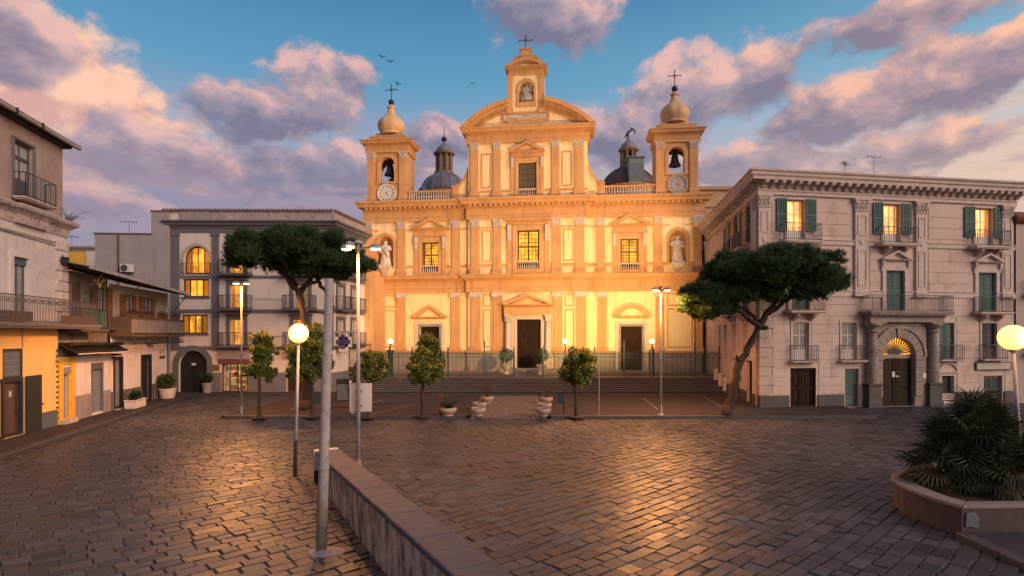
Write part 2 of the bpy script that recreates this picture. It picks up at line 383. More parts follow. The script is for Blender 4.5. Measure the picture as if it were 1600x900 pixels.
def window(root, fr, r, y, pane, frm, nx=2, nz=3, t=.06, thin=.025, arch=False, name='window', cross=0.0):
    """glazed window set back in its opening: frame, pane behind, glazing bars"""
    a, b, c, d = r
    mb = MB()
    if arch:
        R = (b-a)/2; cz = d-R
        mb.strip(arc_pts((a+b)/2, cz, R, 180, 0), arc_pts((a+b)/2, cz, R-t, 180, 0), y-.03, y+.03)
        mb.box(a, a+t, y-.03, y+.03, c, cz); mb.box(b-t, b, y-.03, y+.03, c, cz); mb.box(a+t, b-t, y-.03, y+.03, c, c+t)
    else: bars_frame(mb, a, b, c, d, y-.03, y+.03, t)
    w = obj(name, mb, frm, root, fr)
    p = MB()
    if arch: p.prism([(a, c), (b, c)]+arc_pts((a+b)/2, cz, R, 0, 180, 14), y+.005, y+.02)
    else: p.box(a+.004, b-.004, y+.005, y+.02, c+.004, d-.004)
    lit = pane.name.startswith('lit_')
    if lit:
        p = MB(); out_ = ([(a, c), (b, c)]+arc_pts((a+b)/2, cz, R, 0, 180, 14)) if arch else [(a+.004, c+.004), (b-.004, c+.004), (b-.004, d-.004), (a+.004, d-.004)]
        p.add([(x_, y+.006, z_) for x_, z_ in out_], [tuple(range(len(out_)))])
    obj('pane', p, winglass if lit else pane, w, fr)
    if lit:                                   # a real room behind the glass: lit box, and curtains drawn aside
        zt_ = d
        dp = .09 if pane.name == 'lit_church' else .24
        obj('lit_room', MB().add([(a, y+dp, c), (b, y+dp, c), (b, y+dp, zt_), (a, y+dp, zt_)], [(0, 1, 2, 3)]), pane, w, fr)
        obj('room_side', MB().add([(a, y+.025, c), (a, y+dp, c), (a, y+dp, zt_), (a, y+.025, zt_)], [(0, 1, 2, 3)]).add([(b, y+.025, c), (b, y+dp, c), (b, y+dp, zt_), (b, y+.025, zt_)], [(0, 1, 2, 3)])
            .add([(a, y+.025, c), (b, y+.025, c), (b, y+dp, c), (a, y+dp, c)], [(0, 1, 2, 3)]).add([(a, y+.025, zt_), (b, y+.025, zt_), (b, y+dp, zt_), (a, y+dp, zt_)], [(0, 1, 2, 3)]), pane, w, fr)
        if pane.name != 'lit_church':
            rw_ = random.Random(int(a*997+c*131))
            for sg in (0, 1):
                cw_ = (b-a)*rw_.uniform(.10, .30); x0 = a+.02 if sg == 0 else b-.02-cw_; n_ = 22
                vs = []
                for i_ in range(n_+1):
                    u_ = i_/n_; yy = y+.10+.028*sin(u_*cw_*46+sg)
                    pull = (1-.35*rw_.random()*0)
                    vs += [(x0+cw_*u_, yy, c+.04), (x0+cw_*(u_ if sg else u_*.98), yy, d-.03)]
                obj('curtain', MB().add(vs, [(2*i_, 2*i_+2, 2*i_+3, 2*i_+1) for i_ in range(n_)]), curtainm, w, fr)
    g = MB()
    for i in range(1, nx):
        x = a+(b-a)*i/nx; tt = cross if cross and nx % 2 == 0 and i == nx//2 else t*.7 if (nx % 2 == 0 and i == nx//2) else thin
        top = d-.01
        if arch:
            k = (x-(a+b)/2); top = cz+sqrt(max(0, R*R-k*k))-.01
        g.box(x-tt/2, x+tt/2, y-.02, y+.004, c+t, top)
    for j in range(1, nz):
        zz = c+(d-c)*j/nz
        if arch and zz > cz: continue
        th_ = cross if cross and nz % 2 == 0 and j == nz//2 else thin
        g.box(a+t, b-t, y-.018-(.004 if th_ > thin else 0), y+.003, zz-th_/2, zz+th_/2)
    if g.v: obj('glazing_bars', g, frm, w, fr)
    return w
def louvre(root, fr, a, b, c, d, y, m, name='shutter', open_ang=None):
    mb = bars_frame(MB(), a, b, c, d, y-.045, y, .06)
    mb.box(a+.06, b-.06, y-.04, y-.005, (c+d)/2-.04, (c+d)/2+.04)
    n = max(4, int((d-c)/.085))
    for i in range(n):
        z = c+.07+(d-c-.14)*(i+.5)/n
        mb.add([(a+.05, y-.042, z-.035), (b-.05, y-.042, z-.035), (b-.05, y-.008, z+.035), (a+.05, y-.008, z+.035)], [(0, 1, 2, 3)])
    return obj(name, mb, m, root, fr)
def railing(s0, s1, dep, z0, h, step=.11, t=.012, mid=True, wrap=True, belly=0.0):
    """iron railing round a balcony"""
    mb = MB(); runs = [((s0, -dep), (s1, -dep))]
    if wrap: runs += [((s0, 0), (s0, -dep)), ((s1, -dep), (s1, 0))]
    for (a, b) in runs:
        L = hypot(b[0]-a[0], b[1]-a[1]); n = max(1, int(L/step))
        for z in ((z0+.06, z0+h) if mid else (z0+h,)):
            mb.tube([(a[0], a[1], z), (b[0], b[1], z)], .018, 4)
        for i in range(n+1):
            p = (a[0]+(b[0]-a[0])*i/n, a[1]+(b[1]-a[1])*i/n)
            mb.tube([(p[0], p[1], z0), (p[0], p[1], z0+h)], t if 0 < i < n else t*1.7, 4)
    return mb
def balcony(root, fr, s0, s1, z, dep, h, slabm, railm, th=.14, step=.11, brackets=0, wrap=True):
    b = obj('balcony', MB().mould(s0, s1, 0, -dep+.06, [(0, z-th), (.03, z-th*.6), (.06, z-th*.5), (.06, z)]), slabm, root, fr)
    obj('railing', railing(s0+.03, s1-.03, dep-.04, z, h, step, wrap=wrap), railm, b, fr)
    for i in range(brackets):
        x = s0+(s1-s0)*(i+.5)/brackets
        obj('bracket', MB().add([(x-.08, -.0, z-th-.45), (x+.08, 0, z-th-.45), (x-.08, 0, z-th), (x+.08, 0, z-th), (x-.08, -dep*.75, z-th), (x+.08, -dep*.75, z-th), (x-.08, -dep*.75, z-th-.12), (x+.08, -dep*.75, z-th-.12)],
            [(0, 2, 4, 6), (1, 7, 5, 3), (0, 6, 7, 1), (6, 4, 5, 7), (2, 3, 5, 4)]), slabm, b, fr)
    return b
def pediment(root, fr, s0, s1, z0, z1, y, out, m, tm, kind='tri', t=.16, name='pediment'):
    """pediment between s0..s1, springing at z0, apex z1, in front of plane y"""
    mb = MB(); cx = (s0+s1)/2
    mb.mould(s0+out*.6, s1-out*.6, y, y-out*.35, [(0, z0-t*1.1), (out*.3, z0-t*.7), (out*.35, z0-t*.35), (out*.6, z0-t*.25), (out*.6, z0)])
    if kind == 'tri':
        for sg in (-1, 1):
            e = s0 if sg < 0 else s1
            mb.prism([(e, z0), (cx, z1), (cx, z1-t*1.25), (e-sg*t*2.6, z0)][::1 if sg < 0 else -1], y-out, y)
            mb.prism([(e-sg*t*2.6, z0+.001), (cx, z1-t*1.25), (cx, z1-t*1.8), (e-sg*t*3.6, z0+.001)][::1 if sg < 0 else -1], y-out*.6, y)
        tym = [(s0+t*3, z0), (s1-t*3, z0), (cx, z1-t*1.6)]
    else:
        w = (s1-s0)/2; h = z1-z0; R = (w*w+h*h)/(2*h); a = math.degrees(math.asin(min(1, w/R)))
        if R < w+1e-6: R = w+1e-3
        cz = z1-R
        o_ = arc_pts(cx, cz, R, 90+a, 90-a, 24)
        def inner(d): return [(cx+(x-cx)*(1-d*1.6/w), max(z0+.001, z-d)) for x, z in o_]
        mb.strip(o_, inner(t), y-out, y); mb.strip(inner(t), inner(t*1.6), y-out*.6, y)
        tym = [(p[0], p[1]) for p in inner(t*1.5)]
        tym = [(tym[0][0], z0)]+tym[1:-1]+[(tym[-1][0], z0)]; tym = tym[::-1]
    p = obj(name, mb, m, root, fr)
    obj('tympanum', MB().prism(tym, y-out*.3, y-.001), tm, p, fr)
    return p
def baluster_mesh(h, r):
    return MB().lathe([(r*.9, 0), (r*.9, .06*h), (r*.5, .12*h), (r*1.0, .3*h), (r*.9, .42*h), (r*.4, .62*h), (r*.4, .8*h), (r*.7, .88*h), (r*.8, .94*h), (r*.8, h)], 8)
def balustrade(root, fr, s0, s1, z0, z1, y, n, m, rm=None, name='balustrade', dep=.2):
    h = z1-z0; rb = h*.14
    b = obj(name, MB().mould(s0, s1, y+dep/2, y-dep/2, [(0, z0), (0, z0+rb)]).mould(s0, s1, y+dep/2, y-dep/2, [(0, z1-rb), (.03, z1-rb*.6), (.03, z1)]), rm or m, root, fr)
    bm_ = baluster_mesh(h-2*rb, (s1-s0)/n*.36).mesh('baluster'); bm_.materials.append(m)
    bm_.polygons.foreach_set('use_smooth', [True]*len(bm_.polygons))
    for i in range(n):
        obj('baluster', bm_, None, b, fr@Matrix.Translation((s0+(s1-s0)*(i+.5)/n, y, z0+rb)))
    return b
def capital(par, fr, s0, s1, z0, z1, yf, style, m):
    mb = MB(); w = s1-s0; h = z1-z0
    if style == 'corinthian':
        mb.rings([[(s0-o, 0, z), (s0-o, yf-o, z), (s1+o, yf-o, z), (s1+o, 0, z)] for o, z in [(.01, z0), (.05, z0+.04), (.015, z0+.08), (.03, z0+h*.5), (w*.10, z1-h*.18), (w*.16, z1-h*.15), (w*.16, z1)]])
        for row, (zz, k, e) in enumerate(((z0+.08, 4, .04), (z0+h*.40, 3, .07))):
            for i in range(k):
                x = s0+w*(i+.5)/k; q = w/k*.40
                mb.add([(x-q, yf-.02, zz), (x+q, yf-.02, zz), (x+q*.8, yf-e-.03, zz+h*.28), (x-q*.8, yf-e-.03, zz+h*.28), (x, yf-e-.09, zz+h*.36), (x, yf-.05, zz+.01)],
                       [(0, 5, 3), (5, 4, 3), (5, 1, 2), (5, 2, 4), (0, 3, 2, 1)])
        for sg in (-1, 1):
            x = (s0+s1)/2+sg*w*.46
            mb.tube([(x, yf+.02, z1-h*.28), (x, yf-w*.16, z1-h*.28)], w*.12, 8)
    else:
        mb.rings([[(s0-o, 0, z), (s0-o, yf-o, z), (s1+o, yf-o, z), (s1+o, 0, z)] for o, z in [(.01, z0), (.05, z0+h*.25), (.06, z0+h*.55), (w*.12, z1-h*.2), (w*.12, z1)]])
        for sg in (-1, 1):
            x = (s0+s1)/2+sg*w*.5
            mb.tube([(x, yf+.03, z0+h*.42), (x, yf-.10, z0+h*.42)], h*.42, 10)
            mb.tube([(x, yf-.05, z0+h*.42), (x, yf-.13, z0+h*.42)], h*.18, 8)
    return obj('capital', mb, m, par, fr)
def pilaster(root, fr, s0, s1, z0, z1, y, proj, style, m, cm, base=.45, cap=.5):
    yf = y-proj
    mb = MB().box(s0, s1, yf, y, z0+base, z1-cap)
    mb.mould(s0, s1, y, yf, [(.10, z0), (.10, z0+base*.45), (.06, z0+base*.5), (.09, z0+base*.62), (.03, z0+base*.8), (0.001, z0+base)])
    p = obj('pilaster', mb, m, root, fr)
    if style: capital(p, fr@Matrix.Translation((0, y, 0)), s0, s1, z1-cap, z1, -proj, style, cm)
    return p
# ================================================================== CHURCH
CH = Fac((1.37, 47.5), radians(-6.4))
GZ = 0.93                                            # level of the forecourt in front of the church
def cross_mesh(h, w, t=.03):
    mb = MB().tube([(0, 0, 0), (0, 0, h)], t, 5).tube([(-w/2, 0, h*.66), (w/2, 0, h*.66)], t*.9, 5)
    for p in ((-w/2, 0, h*.66), (w/2, 0, h*.66), (0, 0, h)):
        mb.lathe([(.0, -t*2.2), (t*2.2, 0), (0, t*2.2)], 6, p)
    mb.tube([(-w*.16, 0, h*.66+w*.16), (w*.16, 0, h*.66-w*.16)], t*.5, 4).tube([(-w*.16, 0, h*.66-w*.16), (w*.16, 0, h*.66+w*.16)], t*.5, 4)
    return mb
def panelled_door(root, fr, a, b, c, d, y, m, rows=(.18, .36, .36), leaves=2, name='door', hm=None):
    dd = obj(name, MB().box(a, b, y, y+.08, c, d), m, root, fr)
    w = (b-a)/leaves
    for i in range(leaves):
        x0 = a+w*i+.02; x1 = a+w*(i+1)-.02
        lf = bars_frame(MB(), x0, x1, c+.02, d-.02, y-.05, y-.001, .13)
        z = c+.15
        tot = d-c-.3
        for rw in rows[:-1]:
            z += tot*rw/sum(rows); lf.box(x0+.13, x1-.13, y-.05, y-.001, z-.06, z+.06)
        leaf = obj('door_leaf', lf, m, dd, fr)
        z = c+.15
        for rw in rows:
            h = tot*rw/sum(rows)
            obj('panel', MB().mould(x0+.22, x1-.22, y-.001, y-.012, [(.03, z+.10), (0, z+.10)]).rings([[(x0+.2, y-.001, z+.12), (x1-.2, y-.001, z+.12), (x1-.2, y-.001, z+h-.12), (x0+.2, y-.001, z+h-.12)],
                [(x0+.27, y-.03, z+.2), (x1-.27, y-.03, z+.2), (x1-.27, y-.03, z+h-.2), (x0+.27, y-.03, z+h-.2)]]), m, leaf, fr)
            z += h
    if hm: obj('handle', MB().lathe([(0, -.04), (.04, 0), (0, .04)], 8, ((a+b)/2+.1, y-.09, c+1.1)), hm, dd, fr)
    return dd
def build_church():
    R = CH.R; S = CH.s; fr = CH.m
    root = thing('church', 'ochre and cream baroque church with twin bell towers, domes and curved gable', 'church', (CH.P[0], CH.P[1], 0), CH.th)
    sL, sR = S(571.5), S(1097); cL, cR = S(733), S(918)
    YC = -.35
    zt = lambda y: CAMH+(CH.z(826, y)-CAMH)*.9905
    zm0, zm1 = 7.45, 8.9            # middle entablature
    zu0, zu1 = 13.45, 15.15         # upper entablature
    # ---- openings
    lw = R(660.7, 684, 377.7, 415.7); rw = R(970.7, 996.7, 370, 409)
    lw = (lw[0], lw[1], lw[2], 11.75); rw = (rw[0], rw[1], lw[2], 11.75)
    lwb = (lw[0]-.25, lw[1]+.25, 9.15, lw[3]); rwb = (rw[0]-.25, rw[1]+.25, 9.15, rw[3])
    ld = R(656.7, 686.7, 511, 573); rd = R(970, 1003, 506.7, 573)
    ld = (ld[0], ld[1], GZ+.15, 4.62); rd = (rd[0], rd[1], GZ+.15, 4.62)
    ln = R(590, 614.5, 367, 415); rn = R(1046, 1071.5, 356, 407)
    ln = (ln[0], ln[1], 9.72, 12.30, True); rn = (rn[0], rn[1], 9.72, 12.30, True)
    cw = R(809.5, 842, 360, 411); cw = (cw[0], cw[1], 9.95, 12.55)
    uw = R(811, 837.7, 252, 295); uw = (uw[0], uw[1], zt(295), zt(252))
    md = R(808.5, 845.5, 499, 575); md = (md[0], md[1], GZ+.3, zt(499))
    # ---- walls
    obj('wall', MB().wall(sL, cL, GZ, zu1, [lwb, ld, ln], 0, .45), cream, root, fr)
    obj('wall', MB().wall(cR, sR, GZ, zu1, [rwb, rd, rn], 0, .45), cream, root, fr)
    cwb = (cw[0]-.06, cw[1]+.06, 9.2, cw[3]); uwb = (uw[0]-.05, uw[1]+.05, zt(307), uw[3])
    mb = MB().wall(cL, cR, GZ, 21.2, [cwb, md, uwb], YC, .5)
    for s_ in (cL, cR): mb.add([(s_, YC, GZ), (s_, 0, GZ), (s_, 0, zu1), (s_, YC, zu1)], [(0, 1, 2, 3)]); mb.add([(s_, YC, zu1), (s_, 4, zu1), (s_, 4, 21.2), (s_, YC, 21.2)], [(0, 1, 2, 3)])
    obj('wall', mb, cream, root, fr)
    # nave and aisles behind the front
    obj('nave', MB().box(sL+.01, sR-.01, .5, 26, GZ, 14.2).box(cL+.3, cR-.3, .5, 22, 14.2, 19.5), ochre, root, fr)
    # ---- plinth blocks, split by doors
    def blocked(zones, a, b):
        cur = a; out = []
        for z0, z1 in sorted(zones):
            if z1 < a or z0 > b: continue
            if z0 > cur: out.append((cur, z0))
            cur = max(cur, z1)
        if cur < b: out.append((cur, b))
        return out
    pz = [(ld[0]-.45, ld[1]+.45), (rd[0]-.45, rd[1]+.45), (S(786), S(866))]
    for (a, b) in blocked(pz, sL, cL)+blocked(pz, cR, sR)+blocked(pz, cL-.06, cR+.06):
        yy = YC if (a+b)/2 > cL and (a+b)/2 < cR else 0
        n = max(1, round((b-a)/1.5))
        for i in range(n):
            a0 = a+(b-a)*i/n; b0 = a+(b-a)*(i+1)/n
            obj('plinth_block', MB().box(a0+.012, b0-.012, yy-.20, yy, GZ, 2.42), plinthst, root, fr, bevel=.01)
        obj('plinth_moulding', MB().mould(a, b, yy, yy-.16, [(0, 2.42), (.07, 2.46), (.07, 2.56), (.0, 2.66)]), ochre, root, fr)
    # ---- pilasters, lower and upper order
    low = [(622, 634, 0), (705.7, 718.5, 0), (737.7, 752, 1), (772, 785.5, 1), (865, 879, 1), (900, 915.5, 1), (934, 948, 0), (1024, 1036.7, 0), (1084, 1097.5, 0)]
    for a, b, c in low: pilaster(root, fr, S(a), S(b), 2.66, zm0, YC if c else 0, .16, 'ionic', ochre, cstone, .35, .42)
    up = [(572.5, 583, 0), (622, 634, 0), (706.7, 719, 0), (737.7, 750.7, 1), (772, 784, 1), (863, 877, 1), (899, 913, 1), (932, 945, 0), (1021.7, 1035, 0), (1083, 1096, 0)]
    for a, b, c in up: pilaster(root, fr, S(a), S(b), zm1+.02, zu0, YC if c else 0, .15, 'corinthian', ochre, cstone, .62, .60)
    # ---- entablatures
    midp = [(.16, zm0), (.16, zm0+.32), (.20, zm0+.34), (.20, zm0+.40), (.17, zm0+.42), (.17, zm0+.95), (.26, zm0+1.0), (.34, zm0+1.10), (.52, zm0+1.14), (.55, zm0+1.30), (.62, zm0+1.36), (.62, zm1)]
    obj('entablature', MB().mould(sL, cL-.05, .3, 0, midp), ochre, root, fr)
    obj('entablature', MB().mould(cR+.05, sR, .3, 0, midp), ochre, root, fr)
    obj('entablature', MB().mould(cL, cR, .3, YC, [(o, z+.006) for o, z in midp]), ochre, root, fr)
    upp = [(.15, zu0), (.15, zu0+.30), (.20, zu0+.33), (.20, zu0+.40), (.16, zu0+.42), (.16, zu0+.92), (.24, zu0+.96), (.24, zu0+1.18), (.55, zu0+1.22), (.58, zu0+1.40), (.72, zu0+1.55), (.72, zu1)]
    ent = []
    ent.append(obj('entablature', MB().mould(sL, cL-.05, .3, 0, upp), ochre, root, fr))
    ent.append(obj('entablature', MB().mould(cR+.05, sR, .3, 0, upp), ochre, root, fr))
    ent.append(obj('entablature', MB().mould(cL, cR, .3, YC, [(o, z+.006) for o, z in upp]), ochre, root, fr))
    for e, (a, b, y) in zip(ent, ((sL, cL-.1, 0), (cR+.1, sR, 0), (cL, cR, YC))):
        d = MB(); n = int((b-a)/.42)
        for i in range(n):
            x = a+(b-a)*(i+.5)/n; d.box(x-.10, x+.10, y-.50, y-.2, zu0+1.02, zu0+1.215)
        obj('dentils', d, ochre, e, fr, kind='stuff')
    # thin string course between pedestals of the upper order
    for (a, b, y) in ((sL, cL, 0), (cR, sR, 0), (cL, cR, YC)):
        ops = [(lw[0]-.75, lw[1]+.75), (rw[0]-.75, rw[1]+.75), (ln[0], ln[1]), (rn[0], rn[1]), (cw[0]-.6, cw[1]+.6)]
        for (p, q) in blocked(ops, a, b):
            obj('string_course', MB().mould(p, q, y, y-.03, [(0, 9.55), (.05, 9.6), (.05, 9.72), (0, 9.78)]), ochre, root, fr)
            obj('string_course', MB().mould(p, q, y, y-.02, [(0, 12.72), (.03, 12.74), (.03, 12.80), (0, 12.82)]), ochre, root, fr)
    # ---- raised panels (flat bands framing the cream fields)
    def panel(r, y, t=.10):
        a, b, c, d = r
        obj('panel_frame', bars_frame(MB(), a, b, c, d, y-.045, y-.001, t), ochre, root, fr)
    for x0, x1, c in ((585, 619, 0), (755.5, 769, 1), (882.5, 897, 1), (1042, 1082, 0)):
        y = YC if c else 0
        panel((S(x0), S(x1), 2.9, 6.05), y); panel((S(x0), S(x1), 6.25, 7.30), y)
    for x0, x1 in ((754, 769), (880, 897)): panel((S(x0), S(x1), 9.95, 12.6), YC)
    # ---- side doors with surrounds and pediments
    for r, kind in ((ld, 'tri'), (rd, 'seg')):
        a, b, c, d = r
        sur = MB()
        for t_, o_ in ((.20, .12), (.42, .20)):
            sur.prism([(a-t_, c-.15), (a, c-.15), (a, d), (b, d), (b, c-.15), (b+t_, c-.15), (b+t_, d+t_), (a-t_, d+t_)], -o_+(.08 if t_ > .3 else 0), 0.002)
        obj('door_surround', sur, cstone, root, fr)
        panelled_door(root, fr, a, b, c, d, .3, doorwood, (.3, .3, .4), 2, hm=iron)
        obj('door_step', MB().box(a-.6, b+.6, -.75, .4, GZ, GZ+.15), plinthst, root, fr)
        pediment(root, fr, (a+b)/2-1.53, (a+b)/2+1.53, 5.45, 6.45 if kind == 'tri' else 6.35, 0, .38, ochre, cream, kind, .17)
    # ---- side windows
    for r in (lw, rw):
        a, b, c, d = r
        sur = bars_frame(MB(), a-.32, b+.32, 8.98, d+.34, -.12, -.001, .26)
        sur.box(a-.72, a-.36, -.10, -.001, 8.95, d+.42).box(b+.36, b+.72, -.10, -.001, 8.95, d+.42)
        sur.mould(a-.72, b+.72, 0, -.12, [(0, d+.42), (.05, d+.46), (.05, d+.52), (0, d+.54), (0, d+1.0)])
        obj('window_surround', sur, ochre, root, fr)
        for x in (a-.54, b+.54):
            obj('scroll_bracket', MB().rings([[(x-.13, -.11, z), (x-.13, -.11-o, z), (x+.13, -.11-o, z), (x+.13, -.11, z)] for o, z in ((.04, d-.65), (.10, d-.55), (.08, d-.3), (.18, d-.05), (.22, d+.2), (.15, d+.40))]), cstone, root, fr)
        pediment(root, fr, a-.98, b+.98, d+1.12, d+1.98, 0, .42, ochre, cream, 'tri', .16)
        window(root, fr, (a-.02, b+.02, c-.1, d+.0), .36, churchlit, brownfr, 6, 8, .11, .035, cross=.12)
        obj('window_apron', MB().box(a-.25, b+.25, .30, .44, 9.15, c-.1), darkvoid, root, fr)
        balustrade(root, fr, a-.06, b+.06, 9.15, c+.05, .06, 8, cstone)
    # ---- central window of the upper order
    a, b, c, d = cw
    sur = bars_frame(MB(), a-.42, b+.42, 9.0, d+.36, YC-.13, YC-.001, .36)
    sur.box(a-.86, a-.48, YC-.12, YC-.001, 8.95, d+.3).box(b+.48, b+.86, YC-.12, YC-.001, 8.95, d+.3)
    sur.mould(a-.8, b+.8, YC, YC-.14, [(0, d+.38), (0, d+.62), (.10, d+.68), (.22, d+.74), (.26, d+.86), (.26, d+.9)])
    obj('window_surround', sur, ochre, root, fr)
    for x in (a-.67, b+.67):
        obj('scroll_bracket', MB().rings([[(x-.15, YC-.13, z), (x-.15, YC-.13-o, z), (x+.15, YC-.13-o, z), (x+.15, YC-.13, z)] for o, z in ((.04, d-.95), (.12, d-.8), (.09, d-.45), (.2, d-.1), (.26, d+.15), (.18, d+.36))]), cstone, root, fr)
    window(root, fr, (a-.04, b+.04, c-.1, d), YC+.4, churchlit, brownfr, 6, 8, .12, .04, cross=.13)
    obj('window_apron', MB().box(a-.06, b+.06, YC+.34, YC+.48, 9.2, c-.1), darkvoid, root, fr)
    balustrade(root, fr, a, b, 9.2, c+.05, YC+.06, 11, cstone)
    # ---- statue niches
    for r in (ln, rn):
        a, b, c, d = r[:4]; R_ = (b-a)/2; cx = (a+b)/2; cz = d-R_
        n = MB(); N = 12
        ring = []
        for k in range(N+1):
            an = pi*k/N; ring.append((cx-R_*cos(an), .02+R_*1.0*sin(an)))
        n.rings([[(x, y, c) for x, y in ring], [(x, y, cz) for x, y in ring]], cap=False, close=False)
        for j in range(6):
            e0 = pi/2*j/6; e1 = pi/2*(j+1)/6
            n.rings([[(cx+(x-cx)*cos(e), .02+(y-.02)*cos(e), cz+R_*sin(e)) for x, y in ring] for e in (e0, e1)], cap=False, close=False)
        n.add([(x, y, c) for x, y in ring], [tuple(range(N+1))])
        nn = obj('niche', n, ochre, root, fr, smooth=True)
        obj('niche_surround', MB().strip(arc_pts(cx, cz, R_+.26, 180, 0), arc_pts(cx, cz, R_+.02, 180, 0), -.09, -.001).box(a-.26, a-.02, -.09, -.001, c, cz).box(b+.02, b+.26, -.09, -.001, c, cz), ochre, nn, fr)
        obj('console', MB().rings([[(cx-w, .1, z), (cx-w, -e, z), (cx+w, -e, z), (cx+w, .1, z)] for w, e, z in ((.04, .06, c-.95), (.16, .14, c-.8), (.30, .20, c-.45), (.46, .34, c-.15), (.50, .38, c-.1), (.50, .38, c+.02))]), cstone, nn, fr)
    # ---- main portal
    a, b, c, d = md
    j = obj('door_surround', MB().prism([(a-.45, c), (a, c), (a, d), (b, d), (b, c), (b+.45, c), (b+.45, d+.45), (a-.45, d+.45)], YC-.16, YC+.3).prism([(a-.2, c), (a-.06, c), (a-.06, d+.06), (b+.06, d+.06), (b+.06, c), (b+.2, c), (b+.2, d+.2), (a-.2, d+.2)], YC-.22, YC-.155), cstone, root, fr)
    panelled_door(root, fr, a, b, c, d, YC+.32, doorwood, (.34, .33, .33), 2, hm=iron)
    for k in range(2):
        obj('door_step', MB().box(a-1.6+.3*k, b+1.6-.3*k, YC-1.3+.32*k, YC+.3, GZ+.15*k, GZ+.15*(k+1)), plinthst, root, fr)
    colx = [S(795.5), S(857)]
    ze = zt(492)
    for x in colx:
        obj('backing_pier', MB().box(x-.33, x+.33, YC-.14, YC-.001, GZ, ze), ochre, root, fr)
        obj('column_pedestal', MB().mould(x-.30, x+.30, YC-.1, YC-.72, [(.05, GZ+.15), (.05, GZ+.3), (0, GZ+.34), (0, GZ+1.15), (.05, GZ+1.2), (.05, GZ+1.3)]), cstone, root, fr)
        cc = obj('column', MB().lathe([(.30, GZ+1.3), (.30, GZ+1.36), (.25, GZ+1.42), (.27, GZ+1.48), (.23, GZ+1.55), (.235, GZ+2.6), (.20, ze-.5)], 16, (x, YC-.42, 0)), cstone, root, fr, smooth=True)
        capital(cc, fr@Matrix.Translation((0, YC-.2, 0)), x-.21, x+.21, ze-.52, ze, -.43, 'corinthian', cstone)
    x0, x1 = colx[0]-.3, colx[1]+.3
    obj('portal_entablature', MB().mould(x0, x1, YC, YC-.62, [(0, ze), (0, ze+.2), (.03, ze+.22), (.03, ze+.28), (0, ze+.3), (0, ze+.58), (.1, ze+.62), (.12, ze+.66)]), ochre, root, fr)
    pediment(root, fr, S(786)-.05, S(867)+.05, ze+.85, zt(459), YC, .95, ochre, cream, 'tri', .2)
    # ---- attic storey of the nave
    z0, z1 = zu1, zt(222)
    for x0, x1 in ((736.7, 749), (772, 783.5), (862.5, 874.5), (898, 912)):
        pilaster(root, fr, S(x0), S(x1), z0, z1, YC, .16, 'corinthian', ochre, cstone, .75, .52)
    for x0, x1 in ((752.7, 769), (877.5, 894)): panel((S(x0), S(x1), zt(292), zt(237)), YC, .12)
    for (p, q) in blocked([(uw[0]-.6, uw[1]+.6)], cL, cR):
        obj('string_course', MB().mould(p, q, YC, YC-.03, [(0, zt(299)), (.05, zt(298)), (.05, zt(296)), (0, zt(295))]), ochre, root, fr)
    a, b, c, d = uw
    sur = bars_frame(MB(), a-.32, b+.32, zt(309), d+.32, YC-.12, YC-.001, .26)
    sur.box(a-.66, a-.36, YC-.10, YC-.001, zt(309), d+.4).box(b+.36, b+.66, YC-.10, YC-.001, zt(309), d+.4)
    sur.mould(a-.7, b+.7, YC, YC-.12, [(0, d+.36), (.05, d+.4), (.05, d+.46), (0, d+.5), (0, d+.75)])
    obj('window_surround', sur, ochre, root, fr)
    for x in (a-.51, b+.51):
        obj('scroll_bracket', MB().rings([[(x-.11, YC-.11, z), (x-.11, YC-.11-o, z), (x+.11, YC-.11-o, z), (x+.11, YC-.11, z)] for o, z in ((.04, d-.5), (.10, d-.4), (.16, d-.05), (.2, d+.2), (.12, d+.36))]), cstone, root, fr)
    pediment(root, fr, S(796), S(852), d+.85, zt(221), YC, .42, ochre, cream, 'tri', .16)
    window(root, fr, (a-.03, b+.03, c-.1, d), YC+.4, M('dim_glass', (.05, .04, .035), .1, .4, 2, emit=(1, .5, .08), es=.05), brownfr, 4, 5, .09, .035)
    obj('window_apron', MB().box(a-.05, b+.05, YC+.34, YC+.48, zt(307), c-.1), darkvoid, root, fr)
    balustrade(root, fr, a, b, zt(307), c+.04, YC+.05, 8, cstone)
    ta = zt(205)
    obj('entablature', MB().mould(cL, cR, 2, YC, [(.16, z1), (.16, z1+.25), (.2, z1+.28), (.2, z1+.34), (.16, z1+.36), (.16, ta-.12), (.3, ta-.05), (.5, ta), (.52, ta+.16), (.62, ta+.28), (.62, ta+.36)]), ochre, root, fr)
    # segmental gable, broken by the aedicule
    zg = ta+.36; gx0, gx1 = cL-.62, cR+.62; cx = (gx0+gx1)/2
    w = (gx1-gx0)/2; h = zt(152)-zg; Rg = (w*w+h*h)/(2*h); cz = zg+h-Rg; ang = math.degrees(math.asin(w/Rg))
    ax0, ax1 = S(794), S(851)
    def arc_in(r, a0, a1): return arc_pts(cx, cz, r, a0, a1, 20)
    aL = 90+math.degrees(math.asin((cx-ax0)/Rg)); aR = 90-math.degrees(math.asin((ax1-cx)/Rg))
    for s0_, s1_ in ((90+ang, aL), (aR, 90-ang)):
        g = MB()
        g.strip(arc_in(Rg, s0_, s1_), arc_in(Rg-.34, s0_, s1_), YC-.62, 1.2)
        g.strip(arc_in(Rg-.34, s0_, s1_), arc_in(Rg-.58, s0_, s1_), YC-.36, 1.2)
        g.strip(arc_in(Rg-.75, s0_, s1_), arc_in(Rg-.95, s0_, s1_), YC-.16, 1.2)
        gab = obj('gable', g, ochre, root, fr)
    dn = MB()
